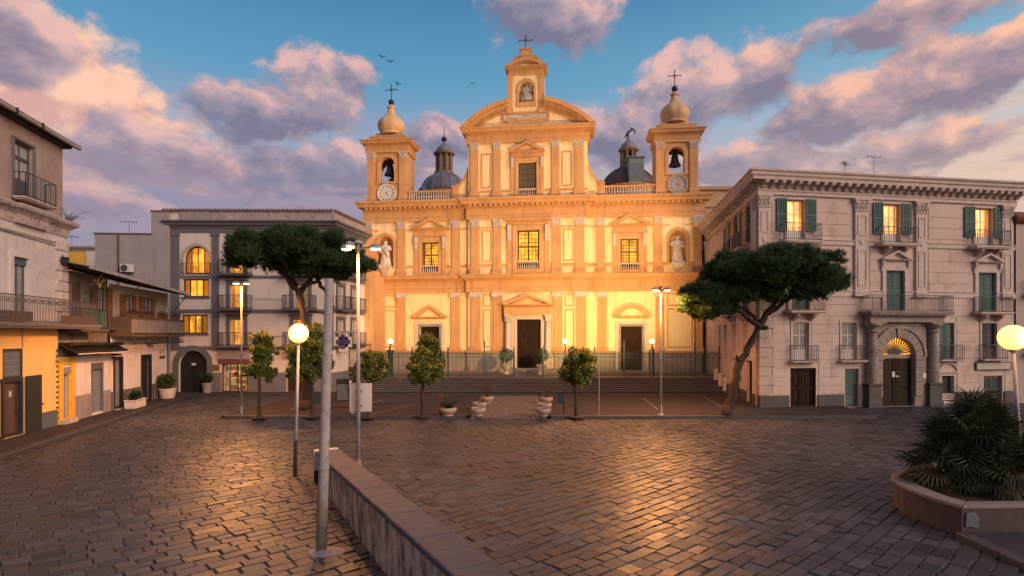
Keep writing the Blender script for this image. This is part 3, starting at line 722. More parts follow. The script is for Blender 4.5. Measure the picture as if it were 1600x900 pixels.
    for k in range(60):
        an = 90+ang-(2*ang)*(k+.5)/60
        if aR < an < aL: continue
        x, z = cx+(Rg-.66)*cos(radians(an)), cz+(Rg-.66)*sin(radians(an)); dn.box(x-.07, x+.07, YC-.3, YC, z-.1, z+.09)
    obj('dentils', dn, ochre, gab, fr, kind='stuff')
    tym = [(gx0+1.0, zg), (gx1-1.0, zg)]+[(x, z) for x, z in arc_in(Rg-.5, 90-ang+6, 90+ang-6) if z > zg+.02]
    obj('tympanum', MB().prism(tym, YC-.06, 1.0), cream, gab, fr)
    rr = R(786.5, 859, 178.5, 192)
    pl = obj('relief_panel', bars_frame(MB(), *rr, YC-.22, YC-.05, .12), ochre, gab, fr)
    rel = MB().box(rr[0]+.12, rr[1]-.12, YC-.12, YC-.06, rr[2]+.12, rr[3]-.12)
    zc = (rr[2]+rr[3])/2
    for sg in (-1, 1):
        pts = [((rr[0]+rr[1])/2+sg*(.25+1.35*k/10), YC-.13, zc+.12-.22*sin(pi*k/10)) for k in range(11)]
        rel.tube(pts, [.03+.03*sin(pi*k/10) for k in range(11)], 6)
        for k in range(9):
            x = (rr[0]+rr[1])/2+sg*random.uniform(1.0, 1.75); rel.lathe([(0, -.05), (.07, 0), (0, .05)], 6, (x, YC-.13, zc+random.uniform(-.13, .13)))
    for k in range(8): rel.lathe([(0, -.06), (.08, 0), (0, .06)], 6, ((rr[0]+rr[1])/2+random.uniform(-.3, .3), YC-.13, zc+random.uniform(-.06, .12)))
    obj('relief', rel, cstone, pl, fr)
    # aedicule with the upper niche
    zc0, zc1 = zt(177), zt(117)
    nb = R(812, 834.5, 131, 163)
    ae = obj('aedicule', MB().wall(ax0+.05, ax1-.05, zg+.3, zc1, [(nb[0], nb[1], nb[2], nb[3], True)], YC-.10, .5).box(ax0+.06, nb[0]-.01, YC-.09, 1.0, zg+.3, zc1).box(nb[1]+.01, ax1-.06, YC-.09, 1.0, zg+.3, zc1).box(nb[0]-.02, nb[1]+.02, YC+.4, 1.0, zg+.3, zc1), cream, root, fr)
    for x0, x1 in ((794, 802), (842.5, 850.5)):
        obj('pilaster', MB().mould(S(x0), S(x1), YC-.05, YC-.2, [(.07, zc0), (.07, zc0+.35), (0, zc0+.45), (0, zc1-.35), (.04, zc1-.3), (.04, zc1-.2), (0.0, zc1-.18), (.05, zc1-.02)]), ochre, ae, fr)
    cxn = (nb[0]+nb[1])/2; Rn = (nb[1]-nb[0])/2; czn = nb[3]-Rn
    obj('niche_surround', MB().strip(arc_pts(cxn, czn, Rn+.2, 180, 0), arc_pts(cxn, czn, Rn+.0, 180, 0), YC-.2, YC-.099).box(nb[0]-.2, nb[0], YC-.2, YC-.099, nb[2]-.35, czn).box(nb[1], nb[1]+.2, YC-.2, YC-.099, nb[2]-.35, czn).box(nb[0], nb[1], YC-.2, YC-.099, nb[2]-.35, nb[2]), ochre, ae, fr)
    obj('entablature', MB().mould(ax0+.1, ax1-.1, 1.0, YC-.12, [(.06, zc1), (.06, zc1+.15), (.02, zc1+.16), (.02, zc1+.4), (.2, zc1+.5), (.3, zc1+.56), (.3, zc1+.66)]), ochre, ae, fr)
    pediment(ae, fr, ax0-.22, ax1+.22, zc1+.67, zt(93), YC-.1, .36, ochre, cream, 'seg', .2)
    obj('gable_back', MB().prism([(ax0, zc1+.66), (ax1, zc1+.66)]+arc_pts((ax0+ax1)/2, zc1+.4, (ax1-ax0)/2-.05, 15, 165, 10), YC-.05, .9), ochre, ae, fr)
    ped = R(814.5, 829, 79, 95)
    obj('cross_pedestal', MB().mould(ped[0], ped[1], YC+.55, YC-.1, [(.1, ped[2]-.2), (.02, ped[2]+.1), (0, ped[3]-.2), (.08, ped[3]-.12), (.08, ped[3])]), ochre, ae, fr)
    obj('cross', cross_mesh(1.15, 1.05, .035), iron, ae, fr@Matrix.Translation(((ped[0]+ped[1])/2, YC+.2, ped[3])))
    # scrolls leaning against the attic
    for sg, xw, xe in ((-1, cL, S(708)), (1, cR, S(945))):
        zb = zu1; top = zt(236)
        n = 14; o_ = []
        for k in range(n+1):
            f = k/n; o_.append((xw+(xe-xw)*(1-f)**2.6, zb+.95+(top-zb-.95)*f))
        poly = [(xw, zb), (xe, zb)]+o_
        if sg > 0: poly = poly[::-1]
        obj('scroll', MB().prism(poly, .0, .5), cream, root, fr)
        rim = [(x-sg*(-.0), z) for x, z in o_]
        obj('scroll_rim', MB().strip(rim, [(x-sg*.10, z-.18) for x, z in rim], -.10, .6), ochre, root, fr)
        pw = S(712.5) if sg < 0 else S(939)
        obj('pedestal', MB().mould(pw-.26, pw+.26, .5, -.14, [(.06, zb), (.06, zb+.2), (0, zb+.25), (0, zb+1.0), (.07, zb+1.1), (.07, zb+1.2)]).lathe([(.16, zb+1.2), (.2, zb+1.3), (.1, zb+1.4), (0, zb+1.45)], 8, (pw, .15, 0)), ochre, root, fr)
    for (x0, x1) in ((637, 706), (945.5, 1024)):
        balustrade(root, fr, S(x0), S(x1), zu1, zu1+.92, .1, 18, cstone, ochre)
    # ---- bell towers
    for side, (tx0, tx1, ox, cl) in enumerate(((574, 636, (594, 616.5), (604.3, 302.3)), (1024.5, 1091, (1044.5, 1069), (1058.3, 288)))):
        a, b = S(tx0), S(tx1); w = b-a; D = w*.64
        z0 = zu1; ztop = z0+(4.88)          # underside of the tower cornice
        oz0 = z0+1.74; oz1 = z0+3.85; o0, o1 = S(ox[0]), S(ox[1])
        tw = MB().wall(a, b, z0, ztop, [(o0, o1, oz0, oz1, True)], -.02, .5)
        tw.wall(a, b, z0, ztop, [(a+.45, b-.45, oz0, oz1+.15, True)], D-.02, -.3)
        for x in (a, b): tw.add([(x, -.02, z0), (x, D-.02, z0), (x, D-.02, ztop), (x, -.02, ztop)], [(0, 1, 2, 3)])
        tw.add([(a, .48, oz0), (b, .48, oz0), (b, D-.52, oz0), (a, D-.52, oz0)], [(0, 1, 2, 3)])
        tower = obj('bell_tower', tw, ochre, root, fr)
        for x0 in (a, b-.68):
            pl_ = MB().mould(x0+.02, x0+.66, 0, -.14, [(.06, z0), (.06, z0+.42), (.02, z0+.5), (0, z0+.55), (0, ztop-1.15)])
            obj('pilaster', pl_, ochre, tower, fr)
            capital(tower, fr@Matrix.Translation((0, -.02, 0)), x0+.04, x0+.64, ztop-1.15, ztop-.66, -.13, 'corinthian', cstone)
        ocx = (o0+o1)/2; oR = (o1-o0)/2; ocz = oz1-oR
        obj('arch_surround', MB().strip(arc_pts(ocx, ocz, oR+.26, 180, 0), arc_pts(ocx, ocz, oR+.0, 180, 0), -.12, -.021).box(o0-.26, o0, -.12, -.021, oz0, ocz).box(o1, o1+.26, -.12, -.021, oz0, ocz).box(o0-.3, o1+.3, -.14, -.021, oz0-.14, oz0), ochre, tower, fr)
        ccx = S(cl[0]); ccz = CH.z(*cl); cr = .70
        ck = obj('clock_face', MB().rings([[(ccx+r*cos(2*pi*k/32), y, ccz+r*sin(2*pi*k/32)) for k in range(32)] for r, y in ((cr+.1, -.021), (cr+.1, -.16), (cr, -.16), (cr, -.10), (0.01, -.10))], cap=False), M('clock_white', (.62, .55, .50), .6, .1, 3) if side == 0 else M('clock_stone', (.36, .31, .28), .7, .2, 3), tower, fr)
        nm = MB()
        for k in range(12):
            an = pi/2-2*pi*k/12; c_, s_ = cos(an), sin(an)
            r0, r1, ww = (.50, .62, .035)
            nm.add([(ccx+r*c_+sg*ww*s_, -.106, ccz+r*s_-sg*ww*c_) for r, sg in ((r0, -1), (r0, 1), (r1, 1), (r1, -1))], [(0, 1, 2, 3)])
        obj('hour_marks', nm, M('clock_black', (.05, .035, .03), .6), tower, fr)
        for ln_, deg, ww in ((.36, 65, .03), (.52, -48, .02)):
            c_, s_ = cos(radians(deg)), sin(radians(deg))
            obj('clock_hand', MB().add([(ccx-.08*c_+ww*s_, -.115, ccz-.08*s_-ww*c_), (ccx-.08*c_-ww*s_, -.115, ccz-.08*s_+ww*c_), (ccx+ln_*c_, -.115, ccz+ln_*s_)], [(0, 1, 2)]), MATS['clock_black'], tower, fr)
        zc_ = ztop
        obj('cornice', MB().mould(a, b, D-.02, -.02, [(.14, zc_-.66), (.14, zc_-.4), (.18, zc_-.38), (.18, zc_-.3), (.12, zc_-.28), (.12, zc_-.02), (.3, zc_+.05), (.42, zc_+.08), (.44, zc_+.22), (.54, zc_+.3), (.54, zc_+.38), (.1, zc_+.44)]).box(a+.2, b-.2, .2, D-.3, zc_-.1, zc_+.3), ochre, tower, fr)
        zd = zc_+.40
        mx = (a+b)/2; my = D/2
        obj('attic', MB().mould(a+.12, b-.12, D-.12, .12, [(.02, zd), (.02, zd+.42), (.0, zd+.44), (-.35, zd+.62), (-.5, zd+.86)]), ochre, tower, fr)
        zo = zd+.80
        prof = [(.98, 0), (1.0, .1), (.92, .18), (1.12, .42), (1.20, .72), (1.17, 1.02), (1.02, 1.28), (.78, 1.48), (.55, 1.65), (.40, 1.85), (.31, 2.1), (.27, 2.28), (.36, 2.32), (.36, 2.42), (.2, 2.46), (.18, 2.6), (.06, 2.62)]
        pr = []
        ring = []
        for r, z in prof:
            ring.append([(mx+r*.93*(1+.05*abs(sin(4*(2*pi*i/48))))*cos(2*pi*i/48), my+r*.93*(1+.05*abs(sin(4*(2*pi*i/48))))*sin(2*pi*i/48), zo+z) for i in range(48)])
        smooth_by(obj('onion_dome', MB().rings(ring), M('onion_render', (.60, .385, .20), .8, .18, 1.0, .25, .2, dirt=(.35, .24, .16), dirt_amt=.3), tower, fr), 45)
        obj('finial_ball', MB().lathe([(.05, 0), (.05, .08), (.2, .16), (.26, .32), (.2, .48), (.05, .56), (.03, .62)], 12, (mx, my, zo+2.55)), iron, tower, fr, smooth=True)
        obj('cross', cross_mesh(1.25, .95, .035), iron, tower, fr@Matrix.Translation((mx, my, zo+3.12)))
        # bell hanging from its headstock: a thing of its own
        bx, by, bz = ocx, .75, ocz+.25
        wl = CH.m@Vector((bx, by, bz))
        be = thing('bell', 'dark bronze bell hung in the arch over the '+('white clock face' if side == 0 else 'grey stone clock face'), 'bell', (wl.x, wl.y, wl.z), CH.th, 'bells of the church towers')
        obj('bell_body', MB().lathe([(.08, 0), (.2, -.04), (.27, -.2), (.30, -.5), (.38, -.75), (.50, -.92), (.50, -.98), (.44, -.96)], 20), bronze, be, smooth=True)
        obj('headstock', MB().box(-.62, .62, -.12, .12, 0.0, .18).box(-.2, .2, -.1, .1, .18, .34).lathe([(.09, -.16), (.09, .02)], 8), iron, be)
        obj('clapper', MB().tube([(0, 0, -.5), (0, 0, -.98)], .03, 6).lathe([(0, -.08), (.09, 0), (0, .08)], 8, (0, 0, -1.03)), iron, be)
        if side == 0:
            obj('motor_box', MB().box(.1, .55, -.2, .2, -1.35, -1.16).box(-.1, .6, -.22, .22, -1.42, -1.35), iron, be)
    # ---- domes behind the front
    for px, pt, rr_, Y, side in ((694, 270, 2.45, 60, 0), (982, 262, 2.75, 60, 1)):
        X = (px-CXP)/FOC*Y; ztop = CAMH+(HOR-pt)/FOC*Y
        f = frame_m((X, Y, 0), 0)
        H = 2.3
        rings = []
        for k in range(9):
            e = pi/2*k/8; rings.append((rr_*cos(e)*(1.0) if k < 8 else .6, ztop-H+H*sin(e)))
        rings[-1] = (.7, ztop)
        rib = MB().lathe(rings[:8]+[(.7, ztop)], 32)
        dm = obj('dome', rib, domelead if side == 0 else M('dome_rust', (.10, .062, .055), .6, .3, 1.2, .3), root, f, smooth=True)
        rb = MB()
        for i in range(16):
            an = 2*pi*i/16; rb.tube([((r+.02)*cos(an), (r+.02)*sin(an), z) for r, z in rings], .05, 4)
        obj('dome_ribs', rb, domelead if side == 0 else MATS['dome_rust'], dm, f)
        obj('drum', MB().lathe([(rr_+.1, 13.9), (rr_+.1, ztop-H-.25), (rr_+.3, ztop-H-.15), (rr_+.3, ztop-H), (rr_-.1, ztop-H+.05)], 32), ochre, dm, f)
        la = MB()
        lr = .92 if side == 0 else .88; lh = 2.0 if side == 0 else 1.85
        la.lathe([(lr+.14, ztop-.25), (lr+.14, ztop+.05), (lr, ztop+.12)], 8, ph=pi/8)
        for i in range(8):
            an = 2*pi*i/8+pi/8; la.lathe([(.17, ztop+.1), (.14, ztop+.2), (.14, ztop+lh-.3), (.18, ztop+lh-.2)], 6, (lr*.85*cos(an), lr*.85*sin(an), 0))
        if side == 0: la.lathe([(lr*.74, ztop), (lr*.74, ztop+lh)], 8, ph=pi/8)
        la.lathe([(lr, ztop+lh-.22), (lr+.18, ztop+lh-.1), (lr+.18, ztop+lh+.05), (lr*.9, ztop+lh+.12)], 16)
        obj('lantern', la, brownst, dm, f)
        lc = [(lr*.95, ztop+lh+.05), (lr*.9, ztop+lh+.35), (lr*.7, ztop+lh+.65), (lr*.35, ztop+lh+.9), (.14, ztop+lh+1.15), (.12, ztop+lh+1.3)]
        obj('lantern_cap', MB().lathe(lc, 16), domelead, dm, f, smooth=True)
        if side == 0:
            obj('finial_ball', MB().lathe([(0, 0), (.26, .14), (.3, .3), (.2, .5), (.05, .56), (.03, 1.6)], 10, (0, 0, ztop+lh+1.2)), iron, dm, f, smooth=True)
        else:
            zz = ztop+lh+1.25      # crouched metal figure tilted over the lantern
            obj('weathervane', MB().tube([(0, 0, zz), (-.12, 0, zz+.45), (.15, 0, zz+.75)], [.09, .16, .12], 6).tube([(.1, 0, zz+.6), (.4, 0, zz+.95), (.62, 0, zz+.75), (.7, 0, zz+.4)], [.08, .12, .08, .04], 6).tube([(-.1, 0, zz+.4), (-.35, 0, zz+.15), (-.3, 0, zz-.1)], [.1, .08, .04], 6).tube([(.3, 0, zz+.9), (.1, 0, zz+1.15)], [.06, .03], 5), iron, dm, f)
            obj('small_bell', MB().lathe([(.05, 0), (.14, -.05), (.18, -.3), (.26, -.5)], 10, (0, 0, ztop+1.0)), bronze, dm, f)
            obj('roof_hatch', MB().box(-.55, .95, -rr_-.2, -1.2, ztop-2.6, ztop+.15).box(-.65, 1.05, -rr_-.3, -1.1, ztop+.15, ztop+.28), M('hatch_zinc', (.13, .16, .16), .6, .3, 3, .3), dm, f)
    # small lead roof beside the left tower
    obj('roof_turret', MB().lathe([(1.0, 15.0), (1.0, 16.6), (.8, 17.3), (.4, 17.9), (.1, 18.2)], 8, (S(640)-.6, 6.5, 0)), domelead, root, fr)
    # annexes left and right of the front
    fa = frame_m((0, 0, 0), 0)
    ann = MB().box(-11.6, -10.75, 43.6, 49, 0.2, 8.75).box(-12.6, -11.6, 45.5, 49, 0.2, 12.0)
    obj('side_annex', ann, ochre, root, fa)
    obj('side_annex', MB().box(14.6, 24, 47.2, 60, .2, 16.0).mould(14.6, 24, 60, 47.2, [(.0, 14.3), (.12, 14.4), (.12, 14.6), (0, 14.65)]).mould(14.6, 24, 60, 47.2, [(.0, 15.7), (.2, 15.8), (.25, 16.05)]), M('annex_ochre', (.47, .30, .17), .88, .16, .7, .3, .3, dirt=(.32, .2, .13), dirt_amt=.3), root, fa)
    obj('drainpipe', MB().tube([(S(1021), -.3, zm1), (S(1021), -.3, zu0)], .05, 6), ochre, root, fr)
    obj('drainpipe', MB().tube([(S(1083), -.32, GZ), (S(1083), -.32, zm0)], .035, 6), ochre, root, fr)
    obj('drainpipe', MB().tube([(S(704), -.28, zm1), (S(704), -.28, zu0)], .04, 6), ochre, root, fr)
    return root, ln, rn, (cxn, nb[2], YC)
church, LN, RN, UN = build_church()

# ---- statues (stone figures standing in niches)
def statue(name, label, pos, h, kind, m, rz):
    t = thing(name, label, 'statue', pos, rz, 'statues on the church front')
    mb = MB(); N = 28
    prof = [(.22, 0), (.225, .06), (.2, .25), (.175, .4), (.17, .5), (.155, .56), (.185, .66), (.20, .74), (.19, .79), (.11, .835), (.06, .85), (.055, .87)]
    if kind == 'seated':
        prof = [(.36, 0), (.37, .1), (.34, .25), (.30, .36), (.22, .42), (.17, .5), (.19, .62), (.20, .70), (.18, .76), (.10, .81), (.06, .83), (.055, .85)]
    rings = []
    for r, z in prof:
        ring = []
        for i in range(N):
            a = 2*pi*i/N
            fold = 1+(.09*sin(7*a+z*5)+.05*sin(13*a-z*9))*(max(0, .6-z)/.6)
            ring.append((r*fold*cos(a), r*.72*fold*sin(a)-(.05*(1-z) if kind == 'seated' else 0), z))
        rings.append(ring)
    mb.rings(rings)
    hz = .925 if kind != 'seated' else .905
    mb.lathe([(.0, -.085), (.05, -.07), (.072, -.02), (.075, .03), (.055, .07), (0, .085)], 12, (0, -.01, hz), 1, 1.1)
    mb.lathe([(0, -.025), (.016, 0), (0, .02)], 6, (0, -.09, hz-.01))
    if kind == 'bishop':          # mantle, book held to the chest, arm hanging
        mb.tube([(-.17, 0, .78), (-.22, -.02, .62), (-.20, -.10, .50)], [.06, .055, .04], 8)
        mb.tube([(.17, 0, .78), (.23, -.04, .64), (.12, -.15, .62)], [.06, .055, .04], 8)
        mb.box(.02, .17, -.21, -.15, .57, .72); mb.lathe([(.05, -.1), (.05, -.02), (.0, .02)], 8, (0, -.06, hz-.06))
        mb.tube([(-.12, -.12, .76), (.02, -.16, .6), (.14, -.15, .42), (.16, -.1, .3)], [.03, .05, .05, .03], 6)
    elif kind == 'apostle':       # one hand on the breast, other arm bent with mantle
        mb.tube([(-.17, 0, .78), (-.25, -.05, .66), (-.13, -.16, .60)], [.06, .06, .045], 8)
        mb.tube([(.17, 0, .78), (.24, -.03, .62), (.17, -.14, .55)], [.06, .06, .045], 8)
        mb.tube([(.17, -.05, .76), (.1, -.16, .6), (-.08, -.17, .45), (-.17, -.1, .30)], [.04, .06, .06, .03], 6)
        mb.lathe([(.05, -.1), (.06, -.04), (.0, .0)], 8, (0, -.06, hz-.05))
    else:                          # crowned seated figure with a child on the lap and a staff
        mb.lathe([(.07, 0), (.085, .06), (.06, .09), (.09, .12), (.0, .1)], 10, (0, -.01, hz+.055))
        mb.lathe([(.0, -.02), (.08, .02), (.07, .12), (.03, .16), (.05, .19), (.045, .25), (0, .28)], 10, (-.13, -.22, .40))
        mb.tube([(.17, 0, .74), (.27, -.1, .58), (.24, -.2, .52)], [.055, .05, .04], 8)
        mb.tube([(-.17, 0, .74), (-.24, -.1, .56), (-.14, -.22, .5)], [.055, .05, .04], 8)
        mb.tube([(.22, -.24, .1), (.28, -.2, .9)], .018, 6).lathe([(0, -.06), (.07, 0), (0, .06)], 8, (.28, -.2, .88))
    o = obj('figure', mb, m, t); o.scale = (h, h, h)
    rmod = o.modifiers.new('fuse', 'REMESH'); rmod.mode = 'VOXEL'; rmod.voxel_size = .014; rmod.use_smooth_shade = True
    obj('base', MB().mould(-.3*h*.8, .3*h*.8, .2*h*.8, -.2*h*.8, [(.02, 0), (.02, .05), (0, .07), (0, .13)]), m, t)
    o.location = (0, 0, .12)
    return t
stmat = M('statue_marble', (.58, .51, .47), .75, .14, 4, .25, .2, dirt=(.34, .28, .25), dirt_amt=.35)
for (nn, kind, lab) in ((LN, 'bishop', 'white stone statue holding a book in the niche beneath the white clock face'), (RN, 'apostle', 'white stone statue with draped cloak in the niche beneath the grey clock face')):
    p = CH.m@Vector(((nn[0]+nn[1])/2, .02, nn[2]+.02))
    statue('niche_statue', lab, p, 2.02, kind, stmat, CH.th)
p = CH.m@Vector((UN[0], UN[2]+.12, UN[1]))
statue('crowned_statue', 'seated crowned stone figure with a child in the topmost niche of the gable', p, 1.5, 'seated', M('statue_grey', (.33, .285, .27), .8, .25, 4, .3), CH.th)
# ================================================================== PALACE on the right
PF = Fac((13.1, 30.5), radians(10.0))                     # street front
_c = PF.at(0); _far = Vector((_c.x+.155*16.5, _c.y+.988*16.5))
PS = Fac((_far.x, _far.y), atan2(-.988, -.155)); PSL = 16.5   # flank, running from far to near
def free_runs(ops, a, b, z0, z1, pad):
    cur = a; out = []
    for o in sorted(ops):
        if o[3]+pad <= z0+.02 or o[2]-pad >= z1-.02 or o[1]+pad < a or o[0]-pad > b: continue
        if o[0]-pad > cur: out.append((cur, o[0]-pad))
        cur = max(cur, o[1]+pad)
    if cur < b: out.append((cur, b))
    return [r for r in out if r[1]-r[0] > .18]
def build_palace():
    R = PF.R; S = PF.s; fr = PF.m; fs = PS.m; Ss = PS.s
    root = thing('palace', 'large pinkish stucco palace with bracketed cornice, green shutters and arched stone portal', 'building', (PF.P[0], PF.P[1], 0), PF.th)
    L = S(1584); ZT = 12.35
    zz = lambda y: PF.z(1390, y)
    W3 = [R(1229, 1257, 312, 376), R(1379, 1406, 319, 382), R(1522, 1550, 324, 388)]
    z3, z3t = W3[1][2], W3[1][3]; W3 = [(a, b, z3, z3t) for a, b, _, _ in W3]
    W2 = [R(1236, 1264, 423, 488), R(1383, 1412, 423, 487), R(1527, 1555, 425, 487)]
    z2, z2t = W2[1][2], W2[1][3]; W2 = [(a, b, z2, z2t) for a, b, _, _ in W2]
    W1 = [R(1238, 1263.5, 504, 563), R(1314.5, 1338, 504, 563), R(1466.5, 1490, 504, 563), R(1533, 1557, 504, 563)]
    z1, z1t = W1[1][2], W1[1][3]; W1 = [(a, b, z1, z1t) for a, b, _, _ in W1]
    D0 = [R(1235, 1275, 575, 640), R(1320.5, 1342, 576, 640), R(1472, 1491, 587, 615), R(1537, 1566, 587, 632)]
    D0 = [(D0[0][0], D0[0][1], 0.02, D0[0][3]), (D0[1][0], D0[1][1], 0.02, D0[1][3]), D0[2], (D0[3][0], D0[3][1], .02, D0[3][3])]
    po = R(1373, 1424, 528, 640); po = (po[0], po[1], 0.02, po[3], True)
    ops = W3+W2+W1+D0+[po]
    wl = MB().wall(0, L, 0, ZT, ops, 0, .3)
    obj('wall', wl, palst, root, fr)
    # flank openings
    F3 = [(Ss(1134), Ss(1140)), (Ss(1141.5), Ss(1151)), (Ss(1157), Ss(1169))]
    F3 = [(PSL-8.9, PSL-8.0, z3+.5, z3t), (PSL-6.6, PSL-5.5, z3+.3, z3t), (PSL-3.5, PSL-2.4, z3, z3t)]
    F2 = [(PSL-6.6, PSL-5.5, z2, z2t), (PSL-3.5, PSL-2.4, z2, z2t)]
    F1 = [(PSL-10.6, PSL-9.9, z1, z1t), (PSL-8.9, PSL-8.0, z1+.2, z1t), (PSL-6.3, PSL-5.5, z1, z1t), (PSL-3.4, PSL-2.5, z1, z1t)]
    F0 = [(PSL-5.6, PSL-4.5, .1, 2.6), (PSL-2.6, PSL-1.5, .1, 2.5)]
    fops = F3+F2+F1+F0
    obj('wall', MB().wall(0, PSL, 0, ZT, fops, 0, .3), palst, root, fs)
    # rest of the shell
    q0 = fr@Vector((L, 0, 0)); q1 = fr@Vector((L+1.5, 14, 0)); q2 = fs@Vector((0, 0, 0)); c0 = fr@Vector((0, 0, 0))
    sh = MB()
    for a, b in ((q0, q1), (q1, q2)):
        sh.add([(a.x, a.y, 0), (b.x, b.y, 0), (b.x, b.y, ZT), (a.x, a.y, ZT)], [(0, 1, 2, 3)])
    sh.add([(p.x, p.y, ZT+.2) for p in (c0, q0, q1, q2)], [(0, 1, 2, 3)])
    obj('rear_wall', sh, palst, root, frame_m((0, 0, 0), 0))
    # dark rooms behind the panes
    # ---- stucco courses
    zbands = []
    z = .75
    while z < ZT-1.25:
        h = .47 if z < 4.9 else .62
        zbands.append((z, min(z+h, ZT-1.25))); z += h
    pil = [(S(1183)+.02, S(1201)), (S(1334), S(1354)), (S(1429), S(1445.5)), (S(1563), S(1579))]
    strings = [(zz(464)-.05, zz(455)), (zz(386)-.02, zz(378))]
    fan = [(S(1344), S(1469), 0, zz(466), False)]
    for (a, b) in zbands:
        if any(b > s0 and a < s1 and (min(b, s1)-max(a, s0)) > .3 for s0, s1 in strings): continue
        block = [(o[0], o[1], o[2], o[3]) for o in ops[:-1]]+[(f[0], f[1], f[2], f[3]) for f in fan]
        if a > zz(464): block += [(p0-.03, p1+.03, 0, 99) for p0, p1 in pil]
        block += [(w[0]-.35, w[1]+.35, w[2]-.1, w[3]+.95) for w in W2+W3]
        for (p, q) in free_runs(block, .75 if a < zz(464) else .05, L-.05, a, b, .16):
            obj('stucco_course', MB().box(p+.01, q-.01, -.028, -.001, a+.018, b-.018), palst, root, fr)
        blockf = [(o[0], o[1], o[2], o[3]) for o in fops]+[(PSL-.8, PSL, 0, 99)]
        for (p, q) in free_runs(blockf, .1, PSL-.05, a, b, .16):
            n = max(1, round((q-p)/1.3))
            for i in range(n):
                obj('stucco_course', MB().box(p+(q-p)*i/n+.012, p+(q-p)*(i+1)/n-.012, -.026, -.001, a+.018, b-.018), palst, root, fs)
    # corner quoins on the lower storeys
    z = .75; k = 0
    while z < zz(470):
        w = .86 if k % 2 else .56
        obj('quoin', MB().box(-.04, w, -.065, -.001, z+.015, z+.49), M('quoin_stone', (.42, .325, .275), .88, .2, 1.2, .3, .4, dirt=(.27, .2, .17), dirt_amt=.4), root, fr, bevel=.015)
        obj('quoin', MB().box(PSL-w, PSL+.0, -.06, -.001, z+.015, z+.49), MATS['quoin_stone'], root, fs, bevel=.015)
        z += .505; k += 1
    # plinth of dark stone
    for f_, oo, LL in ((fr, ops, L), (fs, fops, PSL)):
        for (p, q) in free_runs([(o[0], o[1], o[2], o[3]) for o in oo]+([(S(1349), S(1461), 0, 5)] if LL == L else []), 0, LL, 0, .7, .10):
            obj('plinth', MB().box(p, q, -.07, -.001, 0, .72), basalt, root, f_)
    # string courses
    for s0, s1 in strings:
        for (p, q) in free_runs([(o[0], o[1], o[2], o[3]) for o in W3+W2], 0.02, L, s0, s1, .1):
            obj('string_course', MB().mould(p, q, 0, -.05, [(0, s0), (.03, s0+.05), (.03, s1-.06), (.08, s1-.03), (.08, s1)]), paltrim, root, fr)
        obj('string_course', MB().mould(0, PSL-.02, 0, -.05, [(0, s0), (.03, s0+.05), (.03, s1-.06), (.06, s1)]), paltrim, root, fs)
    # giant pilasters
    zc = ZT-.95
    for p0, p1 in pil:
        pp = pilaster(root, fr, p0, p1, zz(464), zc, 0, .13, 'corinthian', paltrim, paltrim, .35, .72)
        obj('pilaster_panel', bars_frame(MB(), p0+.12, p1-.12, zz(370), zc-.9, -.16, -.131, .05), paltrim, pp, fr)
        obj('pilaster_panel', bars_frame(MB(), p0+.12, p1-.12, zz(458)+.35, zz(392), -.16, -.131, .05), paltrim, pp, fr)
        obj('rosette', MB().lathe([(.16, 0), (.14, .03), (.06, .05), (0, .06)], 12), paltrim, pp, fr@Matrix.Translation(((p0+p1)/2, -.13, zz(381)))@Matrix.Rotation(pi/2, 4, 'X'))
    for p0, p1 in ((PSL-.72, PSL-.1), (.2, .9)):
        pilaster(root, fs, p0, p1, zz(464), zc, 0, .13, 'corinthian', paltrim, paltrim, .35, .72)
    # cornice with brackets
    cp = [(.10, zc), (.10, zc+.18), (.14, zc+.2), (.14, zc+.24), (.08, zc+.26), (.08, zc+.62), (.14, zc+.66), (.56, zc+.70), (.58, zc+.86), (.66, zc+.92), (.68, zc+1.05), (.78, zc+1.13), (.78, zc+1.22), (.3, zc+1.30)]
    u0 = Vector((cos(PF.th), sin(PF.th))); u1 = Vector((-.155, -.988)).normalized()
    n0 = Vector((sin(PF.th), -cos(PF.th))); n1 = Vector((u1.y, -u1.x))
    bis = (n0+n1); bis = bis/(bis.dot(n0))               # mitre at the sharp corner
    c0v = Vector((c0.x, c0.y)); q0v = Vector((q0.x, q0.y)); q2v = Vector((q2.x, q2.y))
    cm = MB()
    rings = []
    for o, z in cp:
        a = q2v+n1*o-u1*o*.5; b = c0v+bis*o; c = q0v+n0*o+u0*o; b = b if (b-c0v).length < 1.25*o+.1 else c0v+(b-c0v).normalized()*(1.25*o+.1)
        d = q0v+u0*o+Vector((.1, 1))*3
        rings.append([(a.x, a.y, z), (b.x, b.y, z), (c.x, c.y, z), (d.x, d.y, z)])
    n = 4; vs = [p for r in rings for p in r]; fs_ = []
    for k in range(len(rings)-1):
        for i in range(3): fs_.append((k*n+i, k*n+i+1, (k+1)*n+i+1, (k+1)*n+i))
    cm.add(vs, fs_)
    co = obj('cornice', cm, paltrim, root, frame_m((0, 0, 0), 0))
    bm_ = MB().rings([[(-.10, 0, z), (-.10, -o, z), (.10, -o, z), (.10, 0, z)] for o, z in ((.10, 0), (.14, .06), (.20, .14), (.42, .20), (.46, .28), (.48, .36))]).mesh('bracket'); bm_.materials.append(paltrim)
    nb = 34
    for i in range(nb):
        obj('bracket', bm_, None, co, fr@Matrix.Translation((.15+(L-.1)*i/(nb-1), -.075, zc+.33)))
    nb = 30
    for i in range(nb):
        obj('bracket', bm_, None, co, fs@Matrix.Translation((.2+(PSL-.5)*i/(nb-1), -.075, zc+.33)))
